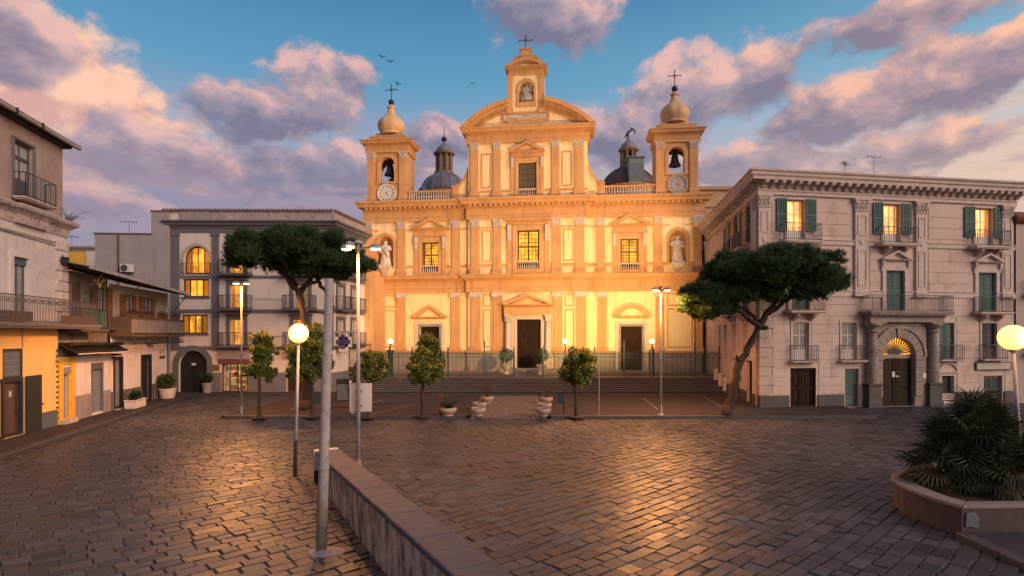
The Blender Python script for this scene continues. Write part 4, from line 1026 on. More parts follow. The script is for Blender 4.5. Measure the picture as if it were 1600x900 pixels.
    obj('roof_edge', MB().add([(p.x, p.y, ZT+.12) for p in (c0, q0, q1, q2)]+[(p.x*.96+.8, p.y*.96+1.6, ZT+.33) for p in (c0, q0, q1, q2)], [(0, 1, 5, 4), (1, 2, 6, 5), (2, 3, 7, 6), (3, 0, 4, 7), (4, 5, 6, 7)]), M('roof_tiles_dark', (.10, .07, .06), .85, .3, 3), root, frame_m((0, 0, 0), 0))
    # ---- windows
    def trim(r, f_, t=.16, o=.07):
        a, b, c, d = r
        obj('window_surround', MB().prism([(a-t, c), (a, c), (a, d), (b, d), (b, c), (b+t, c), (b+t, d+t), (a-t, d+t)], -o, -.001), paltrim, root, f_)
    def hood(r, f_):
        a, b, c, d = r
        obj('window_hood', MB().box(a-.2, b+.2, -.06, -.001, d+.18, d+.55).mould(a-.28, b+.28, 0, -.05, [(0, d+.55), (.05, d+.6), (.14, d+.66), (.16, d+.74), (.16, d+.78)]), paltrim, root, f_)
    def french(r, f_, pane, frm, y=.16):
        a, b, c, d = r; m = (a+b)/2
        w = window(root, f_, (a+.01, b-.01, c+.02, d-.01), y, pane, frm, 2, 3, .07, .035)
        obj('lower_panel', MB().box(a+.09, m-.03, y-.025, y+.004, c+.09, c+.62).box(m+.03, b-.09, y-.025, y+.004, c+.09, c+.62), frm, w, f_)
    for r in W3:
        a, b, c, d = r
        trim(r, fr, .12); hood(r, fr); french(r, fr, yellowlit, whitefr)
        sw = (b-a)*.56
        louvre(root, fr, a-sw-.04, a-.04, c+.55, d+.05, -.08, greensh); louvre(root, fr, b+.04, b+sw+.04, c+.55, d+.05, -.08, greensh)
        balcony(root, fr, a-.45, b+.62, c, .62, .88, paltrim, iron_grey, .16, brackets=2)
    for i, r in enumerate(W2):
        a, b, c, d = r
        trim(r, fr, .22, .09)
        obj('window_frieze', MB().box(a-.2, b+.2, -.06, -.001, d+.22, d+.48), paltrim, root, fr)
        for x in (a-.22, b+.22): obj('scroll_bracket', MB().rings([[(x-.07, 0, z), (x-.07, -o, z), (x+.07, -o, z), (x+.07, 0, z)] for o, z in ((.08, d-.05), (.12, d+.15), (.2, d+.4), (.2, d+.5))]), paltrim, root, fr)
        pediment(root, fr, a-.42, b+.42, d+.62, d+1.12, 0, .28, paltrim, palst, 'tri', .11)
        m = (a+b)/2
        obj('dark_glass', MB().box(a, b, .2, .22, c, d), glassd, root, fr)
        louvre(root, fr, a+.01, m-.01, c+.04, d-.02, .1, greensh); louvre(root, fr, m+.01, b-.01, c+.04, d-.02, .1, greensh)
        if i == 1: pass
        else: balcony(root, fr, a-.35, b+.55, c, .62, .86, paltrim, iron_grey, .14, brackets=2)
    # long balcony on top of the portal
    pb = balcony(root, fr, S(1344), S(1469), z2, .85, .86, palportal, iron_grey, .22, .10)
    for i, r in enumerate(W1):
        a, b, c, d = r
        trim(r, fr, .12, .05)
        if i < 2: french(r, fr, M('pane_curtain', (.20, .17, .15), .25, .3, 2), whitefr, .14)
        elif i == 2:
            obj('dark_glass', MB().box(a, b, .2, .22, c, d), glassd, root, fr); m = (a+b)/2
            louvre(root, fr, a+.01, m-.01, c+.04, d-.02, .1, greensh); louvre(root, fr, m+.01, b-.01, c+.04, d-.02, .1, greensh)
        else: french(r, fr, glassd, brownfr, .14)
        balcony(root, fr, a-.18, b+.32, c, .42, .82, paltrim, iron_grey, .10)
    # ---- ground floor
    a, b, c, d = D0[0]
    dd = panelled_door(root, fr, a+.05, b-.05, c, d-.05, .18, doorwood, (.5, .5), 2)
    obj('door_frame', bars_frame(MB(), a-.02, b+.02, c-.02, d, .02, .2, .08), doorwood, root, fr)
    a, b, c, d = D0[1]
    w = window(root, fr, (a+.02, b-.02, c+.02, d-.02), .14, M('teal_glass', (.05, .12, .12), .15, .3, 2), M('red_brown_frame', (.07, .022, .018), .5), 1, 3, .13, .12, name='door')
    a, b, c, d = D0[2]
    obj('dark_opening', MB().box(a, b, .24, .27, c, d), darkvoid, root, fr)
    ar = R(1468, 1494, 569, 580)
    ax = (ar[0]+ar[1])/2; aw = (ar[1]-ar[0])/2
    obj('blind_arch', MB().strip([(ax+(aw+.08)*cos(radians(180-k*9)), ar[2]+(ar[3]-ar[2]+.08)*sin(radians(k*9))) for k in range(21)], [(ax+aw*cos(radians(180-k*9)), ar[2]+(ar[3]-ar[2])*sin(radians(k*9))) for k in range(21)], -.08, -.001).box(ar[0]-.1, ar[1]+.1, -.1, -.001, ar[2]-.08, ar[2]), paltrim, root, fr)
    a, b, c, d = D0[3]
    window(root, fr, (a+.02, b-.02, c+.02, d-.02), .14, M('dusk_shop_glass', (.04, .075, .065), .12, .3, 2), brownfr, 2, 2, .12, .1, name='shop_door')
    # ---- portal
    zs = zz(494)
    portal = obj('portal', MB().wall(S(1367), S(1442), 0, zs-.35, [po], -.22, .24).add([(S(1367), -.22, 0), (S(1367), 0, 0), (S(1367), 0, zs-.35), (S(1367), -.22, zs-.35)], [(0, 1, 2, 3)]).add([(S(1442), -.22, 0), (S(1442), 0, 0), (S(1442), 0, zs-.35), (S(1442), -.22, zs-.35)], [(0, 1, 2, 3)]), palportal, root, fr)
    cx = (po[0]+po[1])/2; r0 = (po[1]-po[0])/2; cz = po[3]-r0
    for k in range(11):                                     # voussoirs
        a0, a1 = 180-180*k/11-.6, 180-180*(k+1)/11+.6
        obj('voussoir', MB().strip(arc_pts(cx, cz, r0+.52, a0, a1, 3), arc_pts(cx, cz, r0+.01, a0, a1, 3), -.30-(.06 if k == 5 else 0), -.221), palportal, portal, fr)
    obj('arch_moulding', MB().strip(arc_pts(cx, cz, r0+.68, 180, 0), arc_pts(cx, cz, r0+.53, 180, 0), -.36, -.221), palportal, portal, fr)
    for x0, x1 in ((po[0]-.48, po[0]+.0), (po[1], po[1]+.48)):
        for k in range(5):
            obj('jamb_block', MB().box(x0, x1, -.30, -.221, .55+k*(cz-.75)/5+.012, .55+(k+1)*(cz-.75)/5-.012), palportal, portal, fr, bevel=.01)
        obj('impost', MB().mould(x0, x1, -.221, -.30, [(0, cz-.2), (.05, cz-.14), (.06, cz-.02), (.06, cz)]), palportal, portal, fr)
    for x0, x1 in ((1349.5, 1366), (1443.5, 1460)):
        c0_, c1_ = S(x0), S(x1); cxx = (c0_+c1_)/2; rr = (c1_-c0_)/2
        obj('column_pedestal', MB().mould(c0_-.05, c1_+.05, 0, -.45, [(.04, 0), (.04, .3), (0, .35), (0, 1.15), (.05, 1.22), (.05, 1.3)]), basalt, portal, fr)
        nd = 5; hz = (zs-.35-.55-1.3)/nd
        for k in range(nd):
            obj('column_drum', MB().lathe([(rr*.98-.02*k, 1.3+k*hz+.01), (rr-.02*k, 1.33+k*hz), (rr-.01-.02*k, 1.3+(k+1)*hz-.03), (rr-.03-.02*k, 1.3+(k+1)*hz)], 20, (cxx, -.22, 0)), palportal, portal, fr, smooth=False)
        obj('capital', MB().lathe([(rr-.1, zs-.92), (rr, zs-.88), (rr, zs-.8), (rr-.08, zs-.76), (rr+.02, zs-.6), (rr+.14, zs-.52), (rr+.14, zs-.42)], 20, (cxx, -.22, 0)).box(c0_-.14, c1_+.14, -.68, 0, zs-.42, zs-.34), palportal, portal, fr)
    obj('portal_entablature', MB().mould(S(1348), S(1462), 0, -.55, [(0, zs-.34), (0, zs-.1), (.05, zs-.06), (.05, zs)]), palportal, portal, fr)
    for i in range(13):
        x = S(1348)+(S(1462)-S(1348))*(i+.5)/13
        obj('corbel', MB().rings([[(x-.10, 0, z), (x-.10, -o, z), (x+.10, -o, z), (x+.10, 0, z)] for o, z in ((.58, zs+.01), (.62, zs+.08), (.76, z2-.25))]), palportal, portal, fr)
    # door leaves and the fan light
    zd = zz(560)
    gate = obj('gate', MB().box(po[0], po[1], .05, .12, .03, zd), M('gate_wood', (.030, .022, .014), .75, .3, 2, .3, stretch=(3, 3, .3), spec=.15), root, fr)
    for i in range(2):
        x0 = po[0]+r0*i+.03; x1 = po[0]+r0*(i+1)-.02
        lf = obj('gate_leaf', bars_frame(MB(), x0, x1, .05, zd-.02, .0, .049, .11), MATS['gate_wood'], gate, fr)
        for (za, zb) in ((.2, .95), (1.05, zd*.72), (zd*.75, zd-.14)):
            obj('panel', MB().rings([[(x0+.14, .049, za), (x1-.14, .049, za), (x1-.14, .049, zb), (x0+.14, .049, zb)], [(x0+.2, .02, za+.06), (x1-.2, .02, za+.06), (x1-.2, .02, zb-.06), (x0+.2, .02, zb-.06)]]), MATS['gate_wood'], lf, fr)
    obj('notice', MB().box(cx-.2, cx-.02, -.012, -.002, 1.62, 1.92), M('paper', (.55, .5, .45), .8), gate, fr)
    obj('notice', MB().box(cx+.05, cx+.22, -.012, -.002, 1.62, 1.70), MATS['paper'], gate, fr)
    obj('transom', MB().box(po[0], po[1], -.02, .14, zd, zd+.22), palportal, portal, fr)
    fz = zd+.22
    fl = obj('fanlight', MB().prism([(cx-r0, fz), (cx+r0, fz)]+[p for p in arc_pts(cx, cz, r0, 0, 180, 20) if p[1] > fz], .08, .1), orangelit, root, fr)
    sp = MB()
    for k in range(1, 18):
        a = pi*k/18; e = r0*1.02
        p0 = Vector((cx+.30*cos(a), fz+.25*sin(a))); p1 = Vector((cx+e*cos(a), fz+(po[3]-fz)*sin(a))); dv = (p1-p0).normalized(); nv = Vector((-dv.y, dv.x))*.03
        sp.add([(p0.x+nv.x, .06, p0.y+nv.y), (p0.x-nv.x, .06, p0.y-nv.y), (p1.x-nv.x*1.6, .06, p1.y-nv.y*1.6), (p1.x+nv.x*1.6, .06, p1.y+nv.y*1.6)], [(0, 1, 2, 3)])
    sp.prism([(cx-.36, fz)]+arc_pts(cx, fz, .36, 180, 0, 10)[1:-1]+[(cx+.36, fz)], .05, .07)
    obj('fan_spokes', sp, iron, fl, fr)
    for x in (S(1437), S(1454)): obj('house_number', MB().box(x-.1, x+.1, -.40 if x > S(1445) else -.32, -.30, 1.55, 1.85), M('paper', None), portal, fr)
    # ---- flank windows
    for i, r in enumerate(F3):
        a, b, c, d = r
        trim(r, fs, .12); hood(r, fs)
        window(root, fs, (a+.01, b-.01, c+.02, d-.01), .16, curtlit if i else glassd, whitefr, 2, 3, .07, .03)
        if i:
            louvre(root, fs, a-.58, a-.03, c+.3, d+.05, -.08, greensh); louvre(root, fs, b+.03, b+.58, c+.3, d+.05, -.08, greensh)
    balcony(root, fs, F3[2][0]-.4, F3[2][1]+.4, F3[2][2], .6, .88, paltrim, iron_grey, .16, brackets=2)
    balcony(root, fs, F3[1][0]-.4, F3[1][1]+.4, F3[2][2], .5, .88, paltrim, iron_grey, .16, brackets=2)
    for r in F2:
        trim(r, fs); obj('dark_glass', MB().box(r[0], r[1], .2, .22, r[2], r[3]), glassd, root, fs)
        louvre(root, fs, r[0]+.01, (r[0]+r[1])/2-.01, r[2]+.04, r[3]-.02, .1, greensh); louvre(root, fs, (r[0]+r[1])/2+.01, r[1]-.01, r[2]+.04, r[3]-.02, .1, greensh)
        balcony(root, fs, r[0]-.35, r[1]+.35, r[2], .55, .86, paltrim, iron_grey, .14, brackets=2)
    for r in F1:
        trim(r, fs, .1, .05); window(root, fs, (r[0]+.01, r[1]-.01, r[2]+.02, r[3]-.01), .16, M('pane_curtain', None), whitefr, 2, 3, .06, .03)
        obj('window_sill', MB().box(r[0]-.15, r[1]+.15, -.14, -.0, r[2]-.08, r[2]), paltrim, root, fs)
    for r in F0: panelled_door(root, fs, r[0], r[1], r[2], r[3], .18, doorwood, (.5, .5), 2)
    obj('drainpipe', MB().tube([(PSL-.12, -.11, .2), (PSL-.12, -.11, zc)], .05, 6), M('pipe_tan', (.40, .28, .20), .6), root, fs)
    return root, zz
iron_grey = M('grey_railing_iron', (.13, .12, .115), .6, .2, 4)
palace, pzz = build_palace()
# blank sign board over the shop
def board(name, label, cat, fac, r, out, m, fm, t=.05):
    a, b, c, d = r; p = fac.at((a+b)/2, out, c)
    o = thing(name, label, cat, (p.x, p.y, p.z), fac.th); w = b-a; h = d-c
    obj('face', MB().box(-w/2+t, w/2-t, -.03, .03, t, h-t), m, o)
    obj('frame', bars_frame(MB(), -w/2, w/2, 0, h, -.05, .05, t), fm, o)
    return o
board('sign_board', 'long blank pale sign board over the shop door of the palace', 'sign', PF, PF.R(1522.5, 1578, 565.5, 578), .08, M('sign_cream', (.40, .34, .28), .5, .1, 2), brownfr)
# neighbour beyond the palace
NB = Fac((PF.at(PF.s(1584)+.15).x, PF.at(PF.s(1584)+.15).y), radians(10))
nbh = thing('neighbour_house', 'narrow grey house with dark red roof edge next to the palace', 'building', (NB.P[0], NB.P[1], 0), NB.th)
obj('wall', MB().wall(0, 9, 0, 10.4, [(.9, 1.9, 6.3, 8.6), (.9, 1.9, 2.9, 5.0), (1.0, 2.2, .02, 2.4), (4.2, 5.2, 6.3, 8.6), (4.2, 5.2, 2.9, 5.0)], 0, .25).box(0, 9, .3, 9, 0, 10.4), M('neighbour_plaster', (.38, .30, .255), .9, .18, .8, .3), nbh)
obj('roof', MB().mould(0, 9, 9, 0, [(.1, 10.4), (.3, 10.55), (.4, 10.7), (.4, 10.8), (-2, 11.6)]), M('red_tiles', (.20, .05, .035), .85, .3, 3), nbh)
for c, d in ((6.3, 8.6), (2.9, 5.0)):
    for a in (.9, 4.2):
        window(nbh, NB.m, (a, a+1, c, d), .15, glassd, whitefr, 2, 3); balcony(nbh, NB.m, a-.3, a+1.3, c, .5, .85, concrete, iron_grey)
obj('door', MB().box(1.0, 2.2, .15, .2, .02, 2.4), doorwood, nbh)
# ================================================================== CORNER HOUSE (cream with grey trim), left of the church
BF = Fac((-12.0, 38.7), radians(.7)); 
_bs = BF.at(0); BS = Fac((_bs.x, _bs.y), atan2(.986, .165)); BSL = 5.0
def build_corner():
    R = BF.R; S = BF.s; fr = BF.m; fs = BS.m
    root = thing('corner_house', 'cream corner house with grey bands, arched doorway and lit orange windows', 'building', (BF.P[0], BF.P[1], 0), BF.th)
    L0 = S(254); L1 = 0.0; zz = lambda y: BF.z(400, y); ZT = zz(329)
    arch = R(288, 327, 385, 428.5)+(True,)
    lw = [R(286, 326.5, 436, 464), R(284, 324.5, 491.5, 521.5)]
    door = R(279.5, 324, 548, 613); door = (door[0], door[1], .02, door[3], True)
    cols = []
    for x0, x1 in ((359.5, 381.5), (458.5, 482)):
        for yt, yb in ((386, 428), (444.5, 482.5), (498.5, 540)):
            cols.append(R(x0, x1, yt, yb))
    shop = R(346.7, 386.7, 568, 613); shop = (shop[0], shop[1], .12, shop[3])
    shop2 = R(448, 486, 580, 613); shop2 = (shop2[0], shop2[1], .12, shop2[3])
    ops = [arch]+lw+[door]+cols+[shop, shop2]
    obj('wall', MB().wall(L0, L1, 0, ZT, ops, 0, .28), bwhite, root, fr)
    W = []
    for a, b in ((.55, 1.5), (2.75, 3.7)):
        for r in (cols[0], cols[1], cols[2]): W.append((a, b, r[2], r[3]))
    obj('wall', MB().wall(0, BSL, 0, ZT, W, 0, .28), bwhite, root, fs)
    p0 = fr@Vector((L0, 0, 0)); p1 = fs@Vector((BSL, 0, 0))
    sh = MB()
    P = [(p0.x, p0.y), (p0.x-1, p0.y+9), (p1.x-1, p1.y+4), (p1.x, p1.y)]
    for a, b in zip(P, P[1:]): sh.add([(a[0], a[1], 0), (b[0], b[1], 0), (b[0], b[1], ZT), (a[0], a[1], ZT)], [(0, 1, 2, 3)])
    c0 = fr@Vector((0, 0, 0)); sh.add([(q[0], q[1], ZT-.25) for q in P]+[(c0.x, c0.y, ZT-.25)], [(0, 1, 2, 3, 4)])
    obj('rear_wall', sh, concrete, root, frame_m((0, 0, 0), 0))
    # tiled coping on the parapet
    tm = MB().lathe([(.11, 0), (.11, .5)], 8).mesh('coping_tile'); tm.materials.append(M('terracotta_old', (.17, .10, .075), .9, .3, 3))
    n = int((L1-L0)/.26)
    for i in range(n):
        obj('coping_tile', tm, None, root, fr@Matrix.Translation((L0+(L1-L0)*(i+.5)/n, -.14, ZT+.0))@Matrix.Rotation(-pi/2, 4, 'X'))
    n = int(BSL/.26)
    for i in range(n):
        obj('coping_tile', tm, None, root, fs@Matrix.Translation((BSL*(i+.5)/n, -.14, ZT+.0))@Matrix.Rotation(-pi/2, 4, 'X'))
    # rough parapet field above the cornice
    par = M('old_parapet', (.36, .29, .26), .9, .3, 1.6, .4, .5, dirt=(.17, .13, .12), dirt_amt=.55)
    zc1 = zz(345); zc0 = zz(363)
    obj('parapet', MB().box(S(330), L1, -.05, -.001, zc1, ZT-.08), par, root, fr); obj('parapet', MB().box(S(283), S(330)-.05, -.11, -.001, zc1, ZT-.1), M('broken_render', (.28, .235, .22), .9, .3, 2, .4, .6), root, fr)
    obj('parapet', MB().box(0, BSL, -.05, -.001, zc1, ZT-.08), par, root, fs)
    cp = [(.10, zc0), (.10, zc0+.25), (.16, zc0+.28), (.16, zc0+.38), (.3, zc0+.44), (.34, zc0+.58), (.46, zc0+.66), (.46, zc1-.02), (.1, zc1+.04)]
    obj('cornice', MB().mould(S(268), L1, .2, 0, cp), bgrey, root, fr)
    obj('cornice', MB().mould(.0, BSL, .2, 0, [(o, z-.004) for o, z in cp]), bgrey, root, fs)
    # bands and corner strips
    for x0, x1 in ((268, 280.5), (331.5, 342.5), (509.5, 521.5)):
        obj('corner_strip', MB().mould(S(x0), S(x1), 0, -.07, [(.03, zz(547)), (.03, zz(541)), (0, zz(540)), (0, zc0-.3), (.05, zc0-.25), (.05, zc0)]), bgrey, root, fr)
    for yt, yb in ((430.6, 435), (483.5, 489), (541, 546.5)):
        for (p, q) in free_runs([(o[0], o[1], o[2], o[3]) for o in [arch]+lw], S(268), L1, zz(yb), zz(yt), .02):
            obj('band', MB().box(p, q, -.055, -.001, zz(yb), zz(yt)), bgrey, root, fr)
        obj('band', MB().box(0, BSL, -.05, -.001, zz(yb), zz(yt)), bgrey, root, fs)
    for (p, q) in free_runs([(o[0], o[1], o[2], o[3]) for o in (door, shop, shop2)], L0, L1, 0, zz(582), .02):
        obj('plinth', MB().box(p, q, -.05, -.001, 0, zz(582)), M('corner_plinth', (.15, .135, .14), .85, .2, 1.5, .2), root, fr)
    obj('plinth', MB().box(0, BSL, -.05, -.001, 0, zz(582)), MATS['corner_plinth'], root, fs)
    # arched window
    a, b, c, d = arch[:4]; cx = (a+b)/2; r = (b-a)/2; cz = d-r
    window(root, fr, (a, b, c, d), .2, orangelit, brownfr, 4, 1, .08, .06, arch=True)
    obj('arch_surround', MB().strip(arc_pts(cx, cz, r+.2, 180, 0), arc_pts(cx, cz, r+.02, 180, 0), -.06, -.001).box(a-.2, a-.02, -.06, -.001, c, cz).box(b+.02, b+.2, -.06, -.001, c, cz), M('pinkish_trim', (.42, .33, .28), .85, .15, 2), root, fr)
    obj('railing', railing(a-.15, b+.15, .12, c, .75, .10), iron, root, fr)
    for k, r_ in enumerate(lw):
        a, b, c, d = r_
        window(root, fr, r_, .14, orangelit if k == 0 else curtlit, brownfr, 4, 1, .09, .09)
        obj('window_sill', MB().box(a-.1, b+.1, -.1, 0, c-.08, c-.002), bgrey, root, fr)
    # balcony windows
    lits = [orangelit, orangelit, yellowlit, glassd, M('pane_dusk', (.16, .13, .11), .2, .3, 1, emit=(1, .5, .15), es=.12), curtlit]
    for r_, mm in zip(cols, lits):
        a, b, c, d = r_
        obj('window_surround', MB().prism([(a-.22, c), (a, c), (a, d), (b, d), (b, c), (b+.22, c), (b+.22, d+.22), (a-.22, d+.22)], -.07, -.001).mould(a-.26, b+.26, 0, -.06, [(0, d+.22), (.06, d+.3), (.06, d+.34)]), bgrey, root, fr)
        window(root, fr, (a+.01, b-.01, c+.02, d-.01), .15, mm, whitefr, 2, 3, .07, .03)
        balcony(root, fr, a-.5, b+.55, c, .75, .88, bgrey, iron, .16, .12, brackets=0)
    for i, r_ in enumerate(W):
        a, b, c, d = r_
        obj('window_surround', MB().prism([(a-.2, c), (a, c), (a, d), (b, d), (b, c), (b+.2, c), (b+.2, d+.2), (a-.2, d+.2)], -.07, -.001), bgrey, root, fs)
        window(root, fs, (a+.01, b-.01, c+.02, d-.01), .15, MATS['pane_dusk'] if i % 3 else glassd, whitefr, 2, 3, .08, .03)
        balcony(root, fs, a-.35, b+.35, c, .6, .88, bgrey, iron, .16, .12)
    # long thin wires / rails between the balconies
    for y in (467, 525):
        obj('cable', MB().tube([(S(390), -.1, zz(y)), (S(446), -.1, zz(y)-.02)], .012, 4), iron, root, fr)
    # doorway
    a, b, c, d = door[:4]; cx = (a+b)/2; r = (b-a)/2; cz = d-r
    obj('arch_surround', MB().strip(arc_pts(cx, cz, r+.36, 180, 0), arc_pts(cx, cz, r+.01, 180, 0), -.10, -.001).box(a-.36, a-.01, -.10, -.001, .0, cz).box(b+.01, b+.36, -.10, -.001, 0, cz), bgrey, root, fr)
    obj('entrance_gate', MB().box(a, b, .2, .24, .02, d), darkvoid, root, fr)
    lf = MB()
    for i in range(2):
        x0 = a+r*i+.03; x1 = x0+r-.06
        bars_frame(lf, x0, x1, .05, cz, .15, .2, .1)
        lf.box(x0+.1, x1-.1, .16, .2, 1.1, 1.2)
    lf.box(a, b, .14, .2, cz, cz+.12)
    obj('gate_leaf', lf, M('black_green_wood', (.012, .016, .013), .5), root, fr)
    obj('notice', MB().box(cx-.18, cx+.12, .13, .145, 1.9, 2.05), M('paper', (.55, .5, .45)), root, fr)
    obj('plaque', MB().box(S(333), S(343), -.06, -.002, zz(579), zz(570)), M('brass_plaque', (.16, .08, .03), .5), root, fr)
    # shop
    a, b, c, d = shop
    obj('shop_window', bars_frame(MB(), a, b, c, d, .02, .1, .07).box((a+b)/2-.03+.18, (a+b)/2+.03+.18, .02, .1, c, d).box(a+.5, a+.55, .02, .1, c, d), brownfr, root, fr)
    obj('shop_interior', MB().box(a, b, .9, .95, c, d).box(a, b, .1, .95, c-.02, c), lit_pane('shop_glow', (1.0, .60, .22), .42), root, fr)
    obj('shop_ceiling', MB().box(a, b, .1, .95, d, d+.03).box(a-.03, a, .1, .95, c, d).box(b, b+.03, .1, .95, c, d), whitefr, root, fr)
    obj('fascia', MB().box(S(342), S(391), -.16, -.001, zz(561), zz(549)).mould(S(342), S(391), 0, -.14, [(0, zz(549)), (.06, zz(548)), (.06, zz(547))]), M('fascia_grey', (.30, .25, .24), .6, .15, 2), root, fr)
    obj('fascia', MB().box(S(342), S(391), -.10, -.001, zz(568), zz(561.5)), M('fascia_red', (.16, .05, .045), .6, .2, 2), root, fr)
    goods = [M('goods_a', (.55, .12, .06)), M('goods_b', (.62, .55, .42)), M('goods_c', (.10, .14, .24)), M('goods_d', (.45, .30, .05)), M('goods_e', (.06, .09, .05))]
    for i in range(8):
        z = c+.22+(d-c-.3)*(i // 2)/4*1.1
    for row in range(4):
        z = c+.10+row*(d-c-.12)/4
        obj('display_shelf', MB().box(a+.05, b-.05, .35, .8, z-.03, z), whitefr, root, fr)
        x = a+.12
        while x < b-.3:
            w = random.uniform(.08, .2); h = random.uniform(.14, .36)
            obj('goods_item', MB().box(x, x+w, .42, .42+w, z+.001, z+h), random.choice(goods), root, fr); x += w+random.uniform(.02, .1)
    a, b, c, d = shop2
    obj('shop_entrance', MB().box(a, b, .22, .26, c, d), darkvoid, root, fr)
    obj('fascia', MB().box(S(443), S(487), -.16, -.001, zz(560), zz(549)), M('fascia_grey', None), root, fr)
    obj('door_leaf', bars_frame(MB(), a+.03, (a+b)/2, c, d-.05, .12, .18, .08), brownfr, root, fr)
    obj('step', MB().box(S(446), S(488), -.4, .2, 0, .12), plinthst, root, fr)
    return root, zz
corner, bzz = build_corner()
# grey blind blocks and the yellow house behind the low street houses
GB = Fac((-24.4, 38.2), radians(3.0))
gb = thing('grey_block', 'blank grey rendered block with stepped roof behind the low street houses', 'building', (GB.P[0], GB.P[1], 0), GB.th)
g0, g1, g2 = GB.s(148), GB.s(236), GB.s(263)
obj('wall', MB().box(g0, g1, 0, 8, 0, GB.z(190, 366)).box(g1, g2, .02, 7, 0, GB.z(250, 331)), concrete, gb)
obj('coping', MB().mould(g0, g1, 8, 0, [(.06, GB.z(190, 366)), (.08, GB.z(190, 366)+.08), (0, GB.z(190, 366)+.1)]).mould(g1, g2, 7, .02, [(.05, GB.z(250, 331)), (.05, GB.z(250, 331)+.1), (0, GB.z(250, 331)+.12)]), M('terracotta_old', None), gb)
obj('roof_room', MB().box(GB.s(203), g1-.01, 3, 7, GB.z(190, 366)+.1, GB.z(190, 359)+.3), bwhite, gb)
obj('drainpipe', MB().tube([(GB.s(186), -.06, 4.0), (GB.s(186), -.06, GB.z(186, 367))], .05, 6), rusty, gb)
ac = GB.at(GB.s(202), .0, GB.z(202, 426))
acu = thing('air_conditioner', 'white air conditioner unit bolted to the blank grey wall', 'air conditioner', (ac.x, ac.y, ac.z), GB.th)
obj('case', MB().box(-.36, .36, -.42, -.10, 0, .52), whitefr, acu, bevel=.02)
obj('fan_grille', MB().rings([[(-.09+r*cos(2*pi*k/20), y, .26+r*sin(2*pi*k/20)) for k in range(20)] for r, y in ((.22, -.42), (.22, -.445), (.2, -.445), (.19, -.43), (.01, -.43))], cap=False), M('grille_dark', (.05, .05, .055), .6), acu)
obj('bracket', MB().box(-.3, -.25, -.42, 0, -.05, 0).box(.25, .3, -.42, 0, -.05, 0).tube([(-.27, -.02, -.3), (-.27, -.38, -.03)], .015, 4).tube([(.27, -.02, -.3), (.27, -.38, -.03)], .015, 4), iron, acu)
YH = Fac((-33.5, 44.0), radians(4))
yh = thing('yellow_house', 'yellow house with pale cornice peeping over the street houses', 'building', (YH.P[0], YH.P[1], 0), YH.th)
y0, y1 = YH.s(84), YH.s(150); zt_ = YH.z(120, 384)
obj('wall', MB().box(y0, y1, 0, 7, 0, zt_-.4), M('yellow_plaster', (.66, .36, .06), .88, .1, .8, .15), yh)
obj('cornice', MB().mould(y0, y1, 7, 0, [(.03, zt_-.4), (.15, zt_-.25), (.3, zt_-.15), (.3, zt_)]), oldstone, yh)
for x in (98, 142): obj('corner_strip', MB().box(YH.s(x)-.3, YH.s(x)+.3, -.08, -.001, 3, zt_-.41), bwhite, yh)
obj('drainpipe', MB().tube([(YH.s(107), -.12, 3), (YH.s(107), -.12, zt_-.3)], .07, 6), M('red_pipe', (.14, .035, .02), .6), yh)

